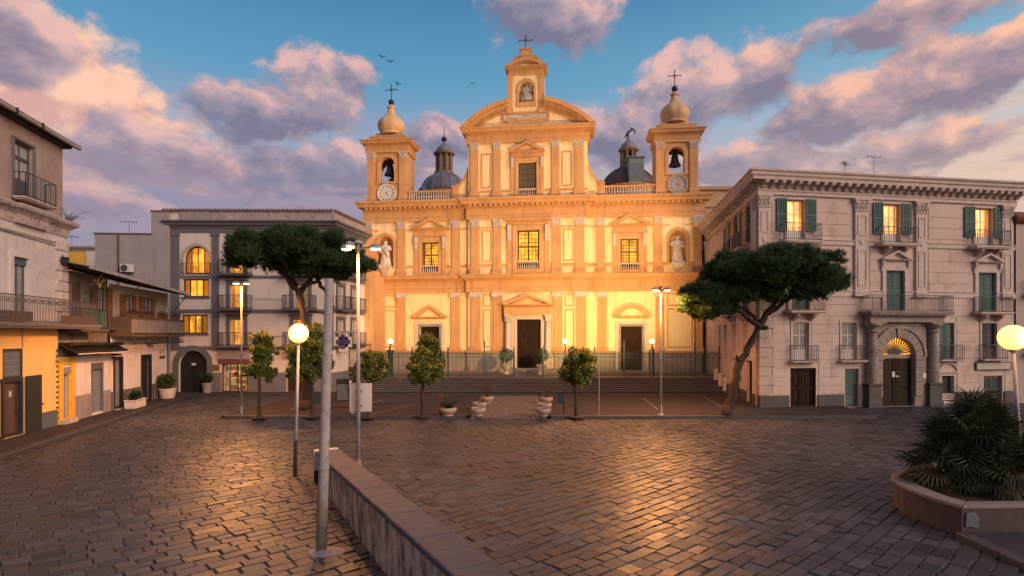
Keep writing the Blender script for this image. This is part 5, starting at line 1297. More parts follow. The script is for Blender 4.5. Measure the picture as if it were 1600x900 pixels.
# ================================================================== LEFT STREET HOUSES
TH = atan2(.98, -.2)
LA = Fac((-18.7, 21.0), TH)
def build_house_a():
    R = LA.R; S = LA.s; fr = LA.m
    root = thing('tall_house', 'tall old street house with brown top floor and yellow ground floor', 'building', (LA.P[0], LA.P[1], 0), LA.th)
    a0 = -9.0; a1 = S(90); a2 = S(107)
    zr = 12.25; zc = 8.85; zb = 4.42
    t = R(24.5, 55, 210, 312); t = (t[0], t[1], 9.25, 11.45)
    m_ = R(20, 44, 396, 499); m_ = (m_[0], m_[1], zb+.02, 6.95)
    d = R(4, 36, 574, 690); d = (d[0], d[1], .15, 3.45)
    sh = S(40); 
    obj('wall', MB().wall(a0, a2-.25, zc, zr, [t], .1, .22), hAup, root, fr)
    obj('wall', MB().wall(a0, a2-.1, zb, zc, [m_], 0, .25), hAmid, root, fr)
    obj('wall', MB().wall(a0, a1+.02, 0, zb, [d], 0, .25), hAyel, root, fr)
    obj('end_wall', MB().add([(a2-.25, .1, zc), (a2-.25, 8, zc), (a2-.25, 8, zr), (a2-.25, .1, zr)], [(0, 1, 2, 3)]).add([(a0, .1, zr), (a2-.25, .1, zr), (a2-.25, 8, zr), (a0, 8, zr)], [(0, 1, 2, 3)]), hAup, root, fr)
    obj('end_wall', MB().add([(a2-.1, 0, zb), (a2-.1, 8, zb), (a2-.1, 8, zc), (a2-.1, 0, zc)], [(0, 1, 2, 3)]), hAmid, root, fr)
    obj('roof', MB().mould(a0, a2-.25, 8, .1, [(.05, zr-.15), (.22, zr-.08), (.25, zr), (.45, zr+.05), (.5, zr+.12), (-2, zr+.7)]), M('dark_roof', (.045, .034, .03), .9, .3, 3), root, fr)
    obj('gutter', MB().tube([(a0, -.38, zr+.0), (a2+.15, -.38, zr+.0)], .085, 8), M('gutter_zinc', (.33, .27, .25), .6, .2, 3), root, fr)
    for k in range(7):
        x = a0+1.2+k*1.6
        if x < a2: obj('gutter_bracket', MB().box(x-.03, x+.03, -.5, -.25, zr-.1, zr+.12), iron, root, fr)
    # middle cornice, broken
    for p, q in ((a0, S(30)-.35), (S(30)-.35, S(66)), (S(66), a2-.1)):
        e = .14 if abs(p-(S(30)-.35)) < .01 else 0
        obj('cornice', MB().mould(p, q, .1, -.02-e, [(.02, zc-.62), (.05, zc-.5), (.07, zc-.3), (.16, zc-.2), (.3, zc-.1), (.34, zc), (.34, zc+.06), (.0, zc+.14)]), oldstone, root, fr)
    obj('string_course', MB().mould(a0, a2-.12, 0, -.0, [(.0, zc-1.02), (.05, zc-.98), (.05, zc-.92), (0, zc-.9)]), oldstone, root, fr)
    # top window and its balcony
    a, b, c, d_ = t
    obj('window_surround', bars_frame(MB(), a-.09, b+.09, c-.05, d_+.1, .02, .099, .09), M('grey_paint', (.14, .125, .13), .7), root, fr)
    w = window(root, fr, (a+.01, b-.01, c+.02, d_-.01), .24, M('pale_blind', (.34, .32, .32), .3, .15, 2), M('grey_frame', (.085, .075, .08), .6), 2, 1, .09, .05)
    obj('glazing_bars', MB().box(a+.05, b-.05, .18, .23, c+1.55, c+1.66), MATS['grey_frame'], w, fr)
    obj('lower_panel', MB().box(a+.09, b-.09, .19, .23, c+.05, c+.78), MATS['grey_frame'], w, fr)
    balcony(root, fr, a-.12, b+.72, c, .42, .92, oldstone, iron, .12, .13)
    # middle window, balcony along the whole front
    a, b, c, d_ = m_
    obj('window_surround', MB().prism([(a-.22, c), (a, c), (a, d_), (b, d_), (b, c), (b+.22, c), (b+.22, d_+.22), (a-.22, d_+.22)], -.05, -.001), hAmid, root, fr)
    w = window(root, fr, (a+.01, b-.01, c+.02, d_-.01), .16, M('pane_curtain2', (.27, .23, .20), .25, .3, 2), M('blue_grey_frame', (.07, .095, .12), .6), 2, 1, .1, .05)
    obj('roller_box', MB().box(a, b, .06, .2, d_-.28, d_-.01), M('blue_grey_frame', None), w, fr)
    q = S(122)
    bl = obj('balcony', MB().mould(a0, q, 0, -.85, [(0, zb-.2), (.02, zb-.13), (.05, zb-.12), (.05, zb)]), M('balcony_slab', (.13, .105, .10), .85, .25, 2), root, fr)
    obj('railing', railing(a0, q-.05, .80, zb, 1.0, .10, .011), M('rust_iron', (.10, .065, .052), .7, .3, 5), bl, fr)
    sc = MB()                                              # scrollwork band below the handrail
    x = a0+.1
    while x < q-.15:
        sc.tube([(x+.05*cos(2*pi*k/8), -.80, zb+.82+.09*sin(2*pi*k/8)) for k in range(9)], .009, 4); x += .125
    obj('scrollwork', sc, MATS['rust_iron'], bl, fr)
    obj('kick_panel', MB().box(a0, S(14), -.79, -.77, zb+.02, zb+.42).box(S(62), q-.1, -.79, -.77, zb+.02, zb+.34), rusty, bl, fr)
    # quoins at the far end
    z = zb+.1; k = 0
    while z < zc-1.1:
        w_ = .95 if k % 2 else .66
        obj('quoin', MB().box(a2-.1-w_, a2-.07, -.06, -.001, z+.015, z+.42), M('quoin_pink', (.60, .49, .44), .88, .15, 1.5, .25, .4, dirt=(.3, .22, .2), dirt_amt=.3), root, fr, bevel=.02)
        z += .44; k += 1
    # ground floor: grille, door, open leaf
    a, b, c, d_ = d
    zl = 2.32
    obj('grille_frame', bars_frame(MB(), a, b, zl, d_, .02, .12, .09), M('green_black', (.018, .020, .020), .6), root, fr)
    gb_ = MB()
    for i in range(12): x = a+.1+(b-a-.2)*i/11; gb_.box(x-.012, x+.012, .05, .075, zl+.08, d_-.08)
    for i in range(4): z = zl+.2+i*.24; gb_.box(a+.08, b-.08, .06, .085, z-.01, z+.01)
    obj('grille', gb_, shutmet, root, fr)
    obj('grille_back', MB().box(a, b, .14, .17, zl, d_), M('brown_glass', (.06, .045, .04), .3), root, fr)
    dr = obj('door', MB().box(a+.38, b-.05, .16, .22, c, zl), M('door_maroon', (.085, .048, .042), .5, .2, 2), root, fr)
    obj('sign', MB().box(a+.62, b-.42, .145, .159, 1.62, 1.84), M('paper2', (.40, .33, .30), .7), dr, fr)
    obj('push_bar', MB().tube([(b-.2, .1, .9), (b-.2, .1, 1.15)], .02, 6), iron, dr, fr)
    obj('door_frame', bars_frame(MB(), a, b+.02, c-.02, zl, .0, .12, .12), M('green_black', None), root, fr)
    obj('window_leaf', MB().box(a-1.2, a-.25, -.05, -.001, .25, 2.25), M('pale_panel', (.34, .36, .34), .5), root, fr)
    obj('window_leaf', bars_frame(MB(), a-1.3, a-.02, .15, 2.35, -.08, -.002, .1), M('green_black', None), root, fr)
    x0 = b+.06
    obj('open_shutter', MB().box(x0, x0+.95, -.12, -.05, .12, 2.36), M('green_black', None), root, fr, bevel=.01)
    obj('handle', MB().box(x0+.9, x0+1.0, -.16, -.12, 1.15, 1.2), iron, root, fr)
    obj('plinth', MB().box(x0+1.0, a1-.12, -.06, -.001, 0, .78), M('slate_plinth', (.085, .09, .105), .7, .2, 2), root, fr)
    for k in range(14): obj('iron_peg', MB().box(a1-.12, a1-.02, -.05, -.001, .4+k*.22, .45+k*.22), iron, root, fr)
    for zl_, zh_, mm_, yy_ in ((0, zb, hAyel, 0), (zb, zc, hAmid, 0), (zc, zr, hAup, .1)):
        obj('end_wall', MB().add([(a0, yy_, zl_), (a0, 8, zl_), (a0, 8, zh_), (a0, yy_, zh_)], [(0, 1, 2, 3)]), mm_, root, fr)
    obj('wall_lamp', MB().box(a2-.75, a2-.55, -.3, -.02, 7.0, 7.32).tube([(a2-.65, -.15, 7.32), (a2-.65, -.02, 7.45)], .02, 5), iron, root, fr)
    obj('cable', MB().tube([(S(34), -.03, zb-.2), (S(34), -.03, 3.5)], .012, 4).tube([(a0, -.03, zc-.95), (a2-.2, -.04, zc-1.1)], .015, 4), iron, root, fr)
    return root, a1
houseA, LAend = build_house_a()
# dry weeds on the ledge of the tall house
wd = LA.at(LA.s(107)-.3, .15, 8.95)
weed = thing('ledge_weeds', 'dry tuft of weeds growing on the ledge of the tall house', 'plant', (wd.x, wd.y, wd.z), LA.th)
mb = MB(); rr = random.Random(3)
for k in range(46):
    a = rr.uniform(-.4, 1.0); l = rr.uniform(.4, 1.25)
    pts = [(rr.uniform(-.25, .2), rr.uniform(-.15, .15), 0)]; v = Vector((rr.uniform(-.2, .9), rr.uniform(-.6, .4), rr.uniform(.5, 1.0))).normalized()
    for j in range(1, 4): pts.append((pts[0][0]+v.x*l*j/3, pts[0][1]+v.y*l*j/3, v.z*l*j/3-.35*l*(j/3)**2))
    mb.tube(pts, [.008, .007, .006, .003], 3)
obj('stalks', mb, M('dry_weed', (.09, .085, .06), .9, .3, 5), weed)

LB = Fac((LA.at(LAend).x, LA.at(LAend).y), TH+radians(-.3))
def build_house_b():
    R = LB.R; S = LB.s; fr = LB.m
    root = thing('workshop_house', 'grimy low street house with yellow door frame, roller shutter and green balcony panel', 'building', (LB.P[0], LB.P[1], 0), LB.th)
    b1 = S(172); ze = 6.85
    yd = R(91, 115, 594, 663); dr = (S(93), S(107), .3, 2.55)
    sh = (S(143), S(160), .22, 2.62)
    fl = [(S(101), S(116), 4.3, 6.35), (S(152), S(169), 4.45, 6.3)]
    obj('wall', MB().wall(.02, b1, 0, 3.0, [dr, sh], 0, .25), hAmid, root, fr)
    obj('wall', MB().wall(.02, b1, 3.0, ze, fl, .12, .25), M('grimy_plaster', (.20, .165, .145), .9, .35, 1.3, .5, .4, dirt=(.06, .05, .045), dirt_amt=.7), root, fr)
    obj('rear', MB().box(.02, b1, .5, 6, 0, ze-.1), concrete, root, fr)
    obj('door_frame', bars_frame(MB(), S(90), S(115), .02, 3.0, -.07, -.001, .32), yelpaint, root, fr)
    dd = obj('door', MB().box(dr[0], dr[1], .12, .18, dr[2], dr[3]-.3), shutmet, root, fr)
    obj('door_jamb', MB().box(dr[1]-.02, S(112), -.03, .05, .3, 2.3), yelpaint, root, fr)
    obj('shutter_box', MB().box(dr[0], dr[1]+.15, -.05, .1, dr[3]-.3, dr[3]), shutmet, root, fr)
    obj('handle', MB().box(dr[0]+.15, dr[0]+.2, .07, .12, 1.2, 1.4), whitefr, dd, fr)
    obj('step', MB().box(dr[0]-.1, dr[1]+.2, -.3, .2, .0, .3), oldstone, root, fr)
    n = 18
    for i in range(n):
        z0 = sh[2]+(sh[3]-.32-sh[2])*i/n; z1 = sh[2]+(sh[3]-.32-sh[2])*(i+1)/n
        obj('shutter_slat', MB().rings([[(sh[0]+.04, .12, z), (sh[0]+.04, .12-o, z), (sh[1]-.04, .12-o, z), (sh[1]-.04, .12, z)] for o, z in ((.0, z0), (.03, z0+.01), (.045, (z0+z1)/2), (.0, z1))]), shutmet, root, fr)
    obj('shutter_frame', MB().box(sh[0]-.04, sh[0]+.04, -.03, .15, sh[2], sh[3]).box(sh[1]-.04, sh[1]+.04, -.03, .15, sh[2], sh[3]).box(sh[0], sh[1], -.04, .15, sh[3]-.32, sh[3]), M('dark_grey_metal', (.10, .10, .11), .6), root, fr)
    for (p, q) in free_runs([sh, (S(90), S(116), 0, 4)], .02, b1, 0, 1.1, .06):
        obj('plinth', MB().box(p, q, -.04, -.001, 0, 1.2), M('plinth_taupe', (.25, .20, .19), .85, .2, 1.5, .25), root, fr)
    # black awnings
    for k, (p, q, z) in enumerate(((.05, S(130), 3.12), (S(130)+.02, b1+.15, 3.10))):
        aw = obj('awning', MB().add([(p, -.0, z+.5), (q, 0, z+.5), (q, -.75, z+.12), (p, -.75, z+.12), (p, -.75, z), (q, -.75, z), (p, 0, z+.46), (q, 0, z+.46)], [(0, 1, 2, 3), (3, 2, 5, 4), (0, 3, 4, 6), (1, 7, 5, 2), (6, 4, 5, 7)]), blackgl, root, fr)
        obj('awning_trim', MB().box(p, q, -.78, -.751, z-.01, z+.03), whitefr, aw, fr)
        obj('roller', MB().tube([(p, -.5, z+.42), (q, -.5, z+.42)], .09, 8), blackgl, aw, fr)
    obj('pipe_bundle', MB().tube([(b1+.05, -.5, 2.95), (b1+.05, -.1, 2.95)], .06, 6).tube([(b1+.05, -.5, 2.8), (b1+.05, -.1, 2.8)], .06, 6), blackgl, root, fr)
    # upper balcony with green sheet
    bz = 4.22
    bl = obj('balcony', MB().mould(S(96), S(140), .12, -.8, [(0, bz-.14), (.03, bz-.1), (.03, bz)]), basalt, root, fr)
    obj('green_sheet', MB().box(S(110), S(134), -.78, -.75, bz, bz+.85), M('green_panel', (.02, .10, .055), .6, .2, 2, .3), bl, fr)
    obj('railing', railing(S(96), S(140), .78, bz, .9, .14), iron, bl, fr)
    for r in fl:
        w = window(root, fr, (r[0]+.02, r[1]-.02, r[2], r[3]), .24, M('pane_pale', (.30, .27, .25), .3, .2, 2), M('dark_brown_frame', (.05, .026, .018), .6), 2, 3, .07, .03)
    louvre(root, fr, fl[0][1]+.03, fl[0][1]+.55, fl[0][2]+.1, fl[0][3], .05, rusty)
    louvre(root, fr, fl[1][0]-.5, fl[1][0]-.03, fl[1][2]+.1, fl[1][3], .05, rusty); louvre(root, fr, fl[1][1]+.03, fl[1][1]+.5, fl[1][2]+.1, fl[1][3], .05, M('orange_shutter', (.20, .07, .02), .6, .3, 3))
    obj('flower_box', MB().box(fl[1][0]-.4, fl[1][1]+.2, -.30, .1, fl[1][2]-.25, fl[1][2]-.05), basalt, root, fr)
    # eave roof
    return root, b1
houseB, LBend = build_house_b()
LC = Fac((LB.at(LBend).x, LB.at(LBend).y), TH+radians(-1.0))
def build_house_c():
    R = LC.R; S = LC.s; fr = LC.m
    root = thing('balcony_house', 'low pale street house with long wooden balcony under a deep eave', 'building', (LC.P[0], LC.P[1], 0), LC.th)
    c1 = S(262); ze = 6.55; zb = 4.0
    d1 = (S(178), S(190), .15, 2.75); d2 = (S(221), S(235), .1, 2.75)
    up = [(S(194), S(207), 4.35, 6.1), (S(223), S(236), 4.35, 6.1)]
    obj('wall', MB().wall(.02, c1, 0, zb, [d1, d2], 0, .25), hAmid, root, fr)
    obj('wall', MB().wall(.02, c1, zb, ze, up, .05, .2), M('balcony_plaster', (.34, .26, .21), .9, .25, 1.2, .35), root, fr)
    obj('rear', MB().box(.02, c1-.01, .5, 6, 0, ze-.1), concrete, root, fr)
    obj('end_wall', MB().add([(c1, 0, 0), (c1, 6, 0), (c1, 6, ze), (c1, 0, ze)], [(0, 1, 2, 3)]), hAmid, root, fr)
    for (p, q) in free_runs([d1, d2], .02, c1, 0, 1.0, .06):
        obj('plinth', MB().box(p, q, -.05, -.001, 0, 1.05), M('plinth_brown', (.11, .085, .08), .85, .2, 1.5, .25), root, fr)
    for i, r in enumerate((d1, d2)):
        obj('door_frame', bars_frame(MB(), r[0]-.08, r[1]+.08, r[2]-.05, r[3]+.08, -.05, .1, .12), blackgl, root, fr)
        obj('door', MB().box(r[0], r[1], .14, .2, r[2], r[3]), M('door_glass_pale', (.20, .19, .185), .3, .2, 2) if i == 0 else darkvoid, root, fr)
        obj('step', MB().box(r[0]-.15, r[1]+.15, -.3, .14, 0, r[2]), oldstone, root, fr)
    for r in up:
        window(root, fr, r, .15, M('pane_pale', None), M('dark_brown_frame', None), 2, 3, .07, .03)
        louvre(root, fr, r[0]-.42, r[0]-.02, r[2], r[3], .0, M('orange_shutter', None)); louvre(root, fr, r[1]+.02, r[1]+.42, r[2], r[3], .0, M('orange_shutter', None))
    # balcony: slab, planked parapet, flower boxes, iron fringe
    q0, q1 = .05, c1-.02
    bl = obj('balcony', MB().mould(q0, q1, .05, -.95, [(0, zb-.16), (.03, zb-.1), (.03, zb)]), rusty, root, fr)
    n = 9
    for i in range(n):
        x0 = q0+(q1-q0)*i/n; x1 = q0+(q1-q0)*(i+1)/n
        obj('parapet_plank', MB().box(x0+.02, x1-.02, -.95, -.91, zb+.06, zb+.78), M('weathered_board', (.19, .16, .145), .85, .25, 2, .4), bl, fr)
    obj('parapet_rail', MB().box(q0, q1, -1.0, -.88, zb+.80, zb+.88).box(q0, q0+.05, -.95, 0, zb, zb+.88).box(q1-.05, q1, -.95, 0, zb, zb+.88), rusty, bl, fr)
    lat = MB(); x = q0
    while x < q1-.3:
        lat.tube([(x, -.93, zb-.18), (x+.3, -.93, zb-.52)], .012, 4).tube([(x+.15, -.93, zb-.52), (x+.3, -.93, zb-.3)], .012, 4); x += .17
    lat.tube([(q0, -.93, zb-.53), (q1, -.93, zb-.53)], .015, 4)
    obj('iron_fringe', lat, iron, bl, fr)
    obj('wall_lamp', MB().box(S(227), S(234), -.45, -.0, 3.42, 3.52), iron, root, fr)
    obj('plaque', MB().box(S(249), S(257), -.03, -.001, 2.5, 2.66), basalt, root, fr)
    obj('plaque', MB().box(S(249), S(257), -.03, -.001, 2.85, 3.05), oldstone, root, fr)
    obj('drainpipe', MB().tube([(c1-.12, -.06, .1), (c1-.12, -.06, zb)], .05, 6), M('blue_pipe', (.05, .065, .10), .6), root, fr)
    return root, c1
houseC, LCend = build_house_c()
# flower boxes on the wooden balcony
for k in range(4):
    p = LC.at(.6+k*(LCend-1.2)/3.2, .78, 4.88)
    fb = thing('flower_box', 'brown box of reddish plants on the wooden balcony parapet', 'planter', (p.x, p.y, p.z), LC.th, 'flower boxes along the wooden balcony')
    obj('trough', MB().rings([[(-.42-o, -.1-o, z), (.42+o, -.1-o, z), (.42+o, .1+o, z), (-.42-o, .1+o, z)] for o, z in ((0, 0), (.03, .2), (.01, .2), (0, .17))]), rusty, fb)
    mb = MB(); rr = random.Random(k)
    for j in range(220):
        c = Vector((rr.uniform(-.45, .45), rr.uniform(-.18, .16), .2+abs(rr.gauss(0, .1)))); a = Vector((rr.gauss(0, 1), rr.gauss(0, 1), rr.gauss(0, 1))).normalized()*.05; b = a.cross(Vector((rr.gauss(0, 1), rr.gauss(0, 1), 1))).normalized()*.035
        mb.add([c-a, c+b, c+a, c-b], [(0, 1, 2, 3)])
    obj('foliage', mb, M('red_leaves', (.085, .035, .02), .7, .4, 8), fb)
# deep eave over both low houses: one lean-to roof
q0 = LB.at(.05, 1.15, 0); q1 = LC.at(LCend+.5, 1.15, 0); r0 = LB.at(.05, -2.5, 0); r1 = LC.at(LCend+.5, -2.5, 0)
za, zb_ = 6.95, 6.55
ea = thing('eave_roof', 'long sloping sheet-metal eave roof over the low street houses', 'roof', (q0.x, q0.y, za))
I4 = frame_m((0, 0, 0), 0)
obj('sheet', MB().add([(q0.x, q0.y, za), (q1.x, q1.y, zb_), (r1.x, r1.y, zb_+.75), (r0.x, r0.y, za+.75), (q0.x, q0.y, za-.05), (q1.x, q1.y, zb_-.05), (r1.x, r1.y, zb_+.7), (r0.x, r0.y, za+.7)], [(0, 1, 2, 3), (4, 7, 6, 5), (0, 4, 5, 1), (1, 5, 6, 2), (3, 2, 6, 7), (0, 3, 7, 4)]), M('sheet_dark', (.055, .045, .042), .8, .3, 2, .3), ea, I4)
for k in range(9):
    f0, f1 = k/9+.004, (k+1)/9-.004
    A = q0.lerp(q1, f0); B = q0.lerp(q1, f1); zA = za+(zb_-za)*f0; zB = za+(zb_-za)*f1
    obj('fascia_board', MB().add([(A.x+.03, A.y, zA-.10), (B.x+.03, B.y, zB-.10), (B.x+.03, B.y, zB+.06), (A.x+.03, A.y, zA+.06), (A.x-.02, A.y, zA-.10), (B.x-.02, B.y, zB-.10), (B.x-.02, B.y, zB+.06), (A.x-.02, A.y, zA+.06)], [(0, 1, 2, 3), (4, 7, 6, 5), (0, 4, 5, 1), (3, 2, 6, 7), (0, 3, 7, 4), (1, 5, 6, 2)]), M('peeling_fascia', (.36, .31, .29), .8, .3, 3, .2, dirt=(.07, .05, .04), dirt_amt=.7), ea, I4)
for k in range(11):
    f = (k+.5)/11; A = q0.lerp(q1, f); B = r0.lerp(r1, f); zA = za+(zb_-za)*f
    obj('rafter', MB().tube([(A.x-.1, A.y, zA-.10), (B.x, B.y, zA+.62)], .045, 4), rusty, ea, I4)
for f, dz in ((.13, 0), (.45, 0), (.985, 0)):
    A = q0.lerp(q1, f); B = r0.lerp(r1, f); zA = za+(zb_-za)*f
    obj('strut', MB().tube([(A.x-.12, A.y, zA-.08), (A.x-.95, A.y-.1, zA-1.1)], .03, 5), rusty, ea, I4)
# gilded bracket lamp post on the balcony end
p = LB.at(LB.s(125), .8, 4.4)
gl = thing('gilded_standard', 'thin iron standard with gilded flower finial beside the green sheet', 'ornament', (p.x, p.y, p.z))
obj('rod', MB().tube([(0, 0, 0), (0, 0, 1.75)], .025, 6), iron, gl)
gm = MB().lathe([(.03, 1.7), (.07, 1.8), (.04, 1.9)], 8)
for k in range(5):
    a = 2*pi*k/5; gm.tube([(0, 0, 1.78), (.10*cos(a), .10*sin(a), 1.98), (.2*cos(a), .2*sin(a), 2.12), (.24*cos(a), .24*sin(a), 2.04)], [.03, .03, .025, .012], 5)
obj('finial', gm, M('gilt', (.34, .20, .05), .45, .2, 4, metal=.4), gl)
# ================================================================== GROUND, PAVING, PAVEMENTS
asphalt = M('asphalt', (.046, .036, .034), .85, .25, .8, 0, .5, 60, spec=.2, dirt=(.075, .058, .052), dirt_amt=.35)
jointm = M('joint_earth', (.026, .020, .018), .9, .3, 3)
kerbm = M('kerb_lava', (.045, .040, .041), .6, .3, 2.5, 0, .4, 25)
pavest = M('path_stone', (.115, .092, .086), .55, .22, 1.4, 0, .4, 30, dirt=(.06, .048, .045), dirt_amt=.4)
def stone_mat():
    m = bpy.data.materials.new('basalt_sett'); m.use_nodes = True; t = m.node_tree; L = t.links; b = t.nodes['Principled BSDF']
    g = t.nodes.new('ShaderNodeNewGeometry'); pos = g.outputs['Position']
    oi = t.nodes.new('ShaderNodeObjectInfo')
    rnd = (E(t, g.outputs['Random Per Island'])+E(t, oi.outputs['Random']))._m('FRACT')
    n1 = fbm(t, pos, .25, 4, .6); n2 = fbm(t, pos, 7, 6, .65); n3 = fbm(t, pos, 45, 3, .6)
    k = (rnd*.8+.60)*(n1.smooth(.3, .7)*.35+.82)*(n2*.9+.55)
    cmb = t.nodes.new('ShaderNodeCombineXYZ')
    for i, c in enumerate((.041, .0375, .0395)): L.new((k*c).v, cmb.inputs[i])
    L.new(cmb.outputs[0], b.inputs['Base Color'])
    L.new(((n2-.5)*.30+(rnd-.5)*.12+(n1-.5)*.30+.48).clamp().v, b.inputs['Roughness'])
    b.inputs['Specular IOR Level'].default_value = .5
    bn = t.nodes.new('ShaderNodeBump'); bn.inputs['Strength'].default_value = .45; bn.inputs['Distance'].default_value = .012
    L.new((n3*.35+fbm(t, pos, 12, 4, .6)*.9).v, bn.inputs['Height']); L.new(bn.outputs[0], b.inputs['Normal'])
    return m
sett = stone_mat()
I4 = frame_m((0, 0, 0), 0)
ground = setp(obj('ground', MB().add([(-400, -60, -.020), (400, -60, -.020), (400, 700, -.020), (-400, 700, -.020)], [(0, 1, 2, 3)]), jointm), 'dark basalt paved ground of the square', kind='structure')
KL = [(-11.0, -2.0), (-13.2, 5.5), (-16.2, 18.2), (-18.6, 28.5), (-20.0, 35.2)]      # kerb line of the left pavement
def kl_x(y):
    for (x0, y0), (x1, y1) in zip(KL, KL[1:]):
        if y0 <= y <= y1: return x0+(x1-x0)*(y-y0)/(y1-y0)
    return KL[-1][0] if y > KL[-1][1] else KL[0][0]
ISL = [(-13.6, 27.25), (-13.9, 27.6), (-14.0, 28.3), (-13.4, 36.5), (-12.0, 37.4)]    # left end of the forecourt island
def in_region(x, y):
    if y < 3.2 or abs(x) > .95*y+3.5: return False
    if x < kl_x(y)+.15: return False
    if y < 27.0: 
        if x > 8.7 and y < 11.35: return False
        return True
    if y < 37.3 and x < -14.1: return True
    if x > 17.6 and y < 36: return True
    return False
def build_paving():
    ang = radians(42); ca, sa = cos(ang), sin(ang); rr = random.Random(11)
    stones = []
    v = -45.0
    while v < 45:
        h = rr.uniform(.235, .33); u = -45+rr.uniform(0, .6)
        while u < 45:
            w = rr.choice((rr.uniform(.28, .46), rr.uniform(.36, .62)))
            cx, cy = u+w/2, v+h/2
            x, y = cx*ca-cy*sa, cx*sa+cy*ca+20
            if in_region(x, y): stones.append((x, y, w, h))
            u += w
        v += h
    def shape(w, h, r):
        g = .008+abs(r.gauss(0, .003))
        j = lambda s: r.gauss(0, s*1.15)
        gx, gy = g*.6, g*1.25
        c = [(-w/2+gx+j(.008), -h/2+gy+j(.008)), (w/2-gx+j(.008), -h/2+gy+j(.008)), (w/2-gx+j(.008), h/2-gy+j(.008)), (-w/2+gx+j(.008), h/2-gy+j(.008))]
        t1, t2, dz = r.gauss(0, .022), r.gauss(0, .022), r.gauss(0, .006)
        e = .012
        top = []
        P = []
        for (x, y) in c: P.append((x, y, -.025))
        for (x, y) in c: P.append((x*.985, y*.985, dz+t1*x+t2*y-.009))
        for (x, y) in c:
            P.append((x*(1-2*e/w), y*(1-2*e/h), dz+t1*x+t2*y))
        f = []
        for i in range(4):
            k = (i+1) % 4
            f += [(i, k, 4+k, 4+i), (4+i, 4+k, 8+k, 8+i)]
        f.append((8, 9, 10, 11))
        return P, f
    def warp(x, y):
        n = mnoise.noise_vector(Vector((x*.22, y*.22, 0)))
        return x+n.x*.16, y+n.y*.16
    vis = [s for s in stones if abs(s[0]/s[1]*FOC) < 800 and HOR+FOC*CAMH/s[1] < 905 and not wall_near(s[0], s[1])]
    vis.sort(key=lambda s: s[1]*s[1]/(s[2]*s[3])**.5)
    big = set(id(s) for s in vis[:290])
    mass = MB(); rr = random.Random(5)
    for s in stones:
        x, y, w, h = s
        P, f = shape(w, h, rr)
        if id(s) in big:
            wx, wy = warp(x, y)
            me = bpy.data.meshes.new('paving_stone'); me.from_pydata(P, [], f); me.materials.append(sett)
            o = bpy.data.objects.new('paving_stone', me); COL.objects.link(o); o.parent = ground
            o.location = (wx, wy, 0); o.rotation_euler = (0, 0, ang)
        else:
            Q = []
            for (px, py, pz) in P:
                X, Y = warp(x+px*ca-py*sa, y+px*sa+py*ca); Q.append((X, Y, pz))
            mass.add(Q, f)
    obj('paving_stones', mass, sett, ground, kind='stuff')
# parapet wall line, needed by the paving
WE = Vector((-5.25, 15.5)); WT = Vector((.463, -.886)).normalized(); WN = Vector((-WT.y, WT.x))   # far end, direction to the camera, right side
if WN.x < 0: WN = -WN
def wall_near(x, y):
    d = Vector((x, y))-WE; a = d.dot(WT); b = d.dot(WN); return -.2 < a < 14 and -.1 < b < .7
build_paving()

# ---- left pavement
def ribbon(pts, off):      # offset polyline to the left side (towards the houses)
    return [(x-off, y) for x, y in pts]
lp = obj('left_pavement', MB().prismz([(-30, -2)]+KL+[(-20.6, 36.4), (-22.2, 37.3), (-30, 37.4)], -.03, .118), asphalt); setp(lp, kind='structure')
def kerb_run(parent, pts, w=.26, h=.135, step=1.0, seed=1):
    rr = random.Random(seed)
    for (x0, y0), (x1, y1) in zip(pts, pts[1:]):
        L = hypot(x1-x0, y1-y0); n = max(1, round(L/step)); ux, uy = (x1-x0)/L, (y1-y0)/L
        for i in range(n):
            a = L*i/n+.006; b = L*(i+1)/n-.006; z = h+rr.uniform(-.004, .004)
            nv = Vector((-uy, ux))*w; ob = Vector((uy, -ux))*.014; A = Vector((x0+ux*a, y0+uy*a))+ob; B = Vector((x0+ux*b, y0+uy*b))+ob
            q = [A, B, B+nv, A+nv]; c = .02; m_ = [A+nv.normalized()*c, B+nv.normalized()*c, B+nv, A+nv]
            obj('kerb_stone', MB().rings([[(p.x, p.y, -.04) for p in q], [(p.x, p.y, z-c) for p in q], [(p.x, p.y, z) for p in m_]]), kerbm, parent, I4)
kerb_run(lp, KL[1:]+[(-20.6, 36.4), (-22.2, 37.3)], seed=2)
# ---- pavement by the corner house
cp = setp(obj('corner_pavement', MB().prismz([(-23.6, 37.55), (-11.6, 37.55), (-11.2, 39), (-11.3, 44), (-23.6, 44)], -.03, .121), asphalt), kind='structure')
kerb_run(cp, [(-22.2, 37.5), (-11.6, 37.5)], seed=3)
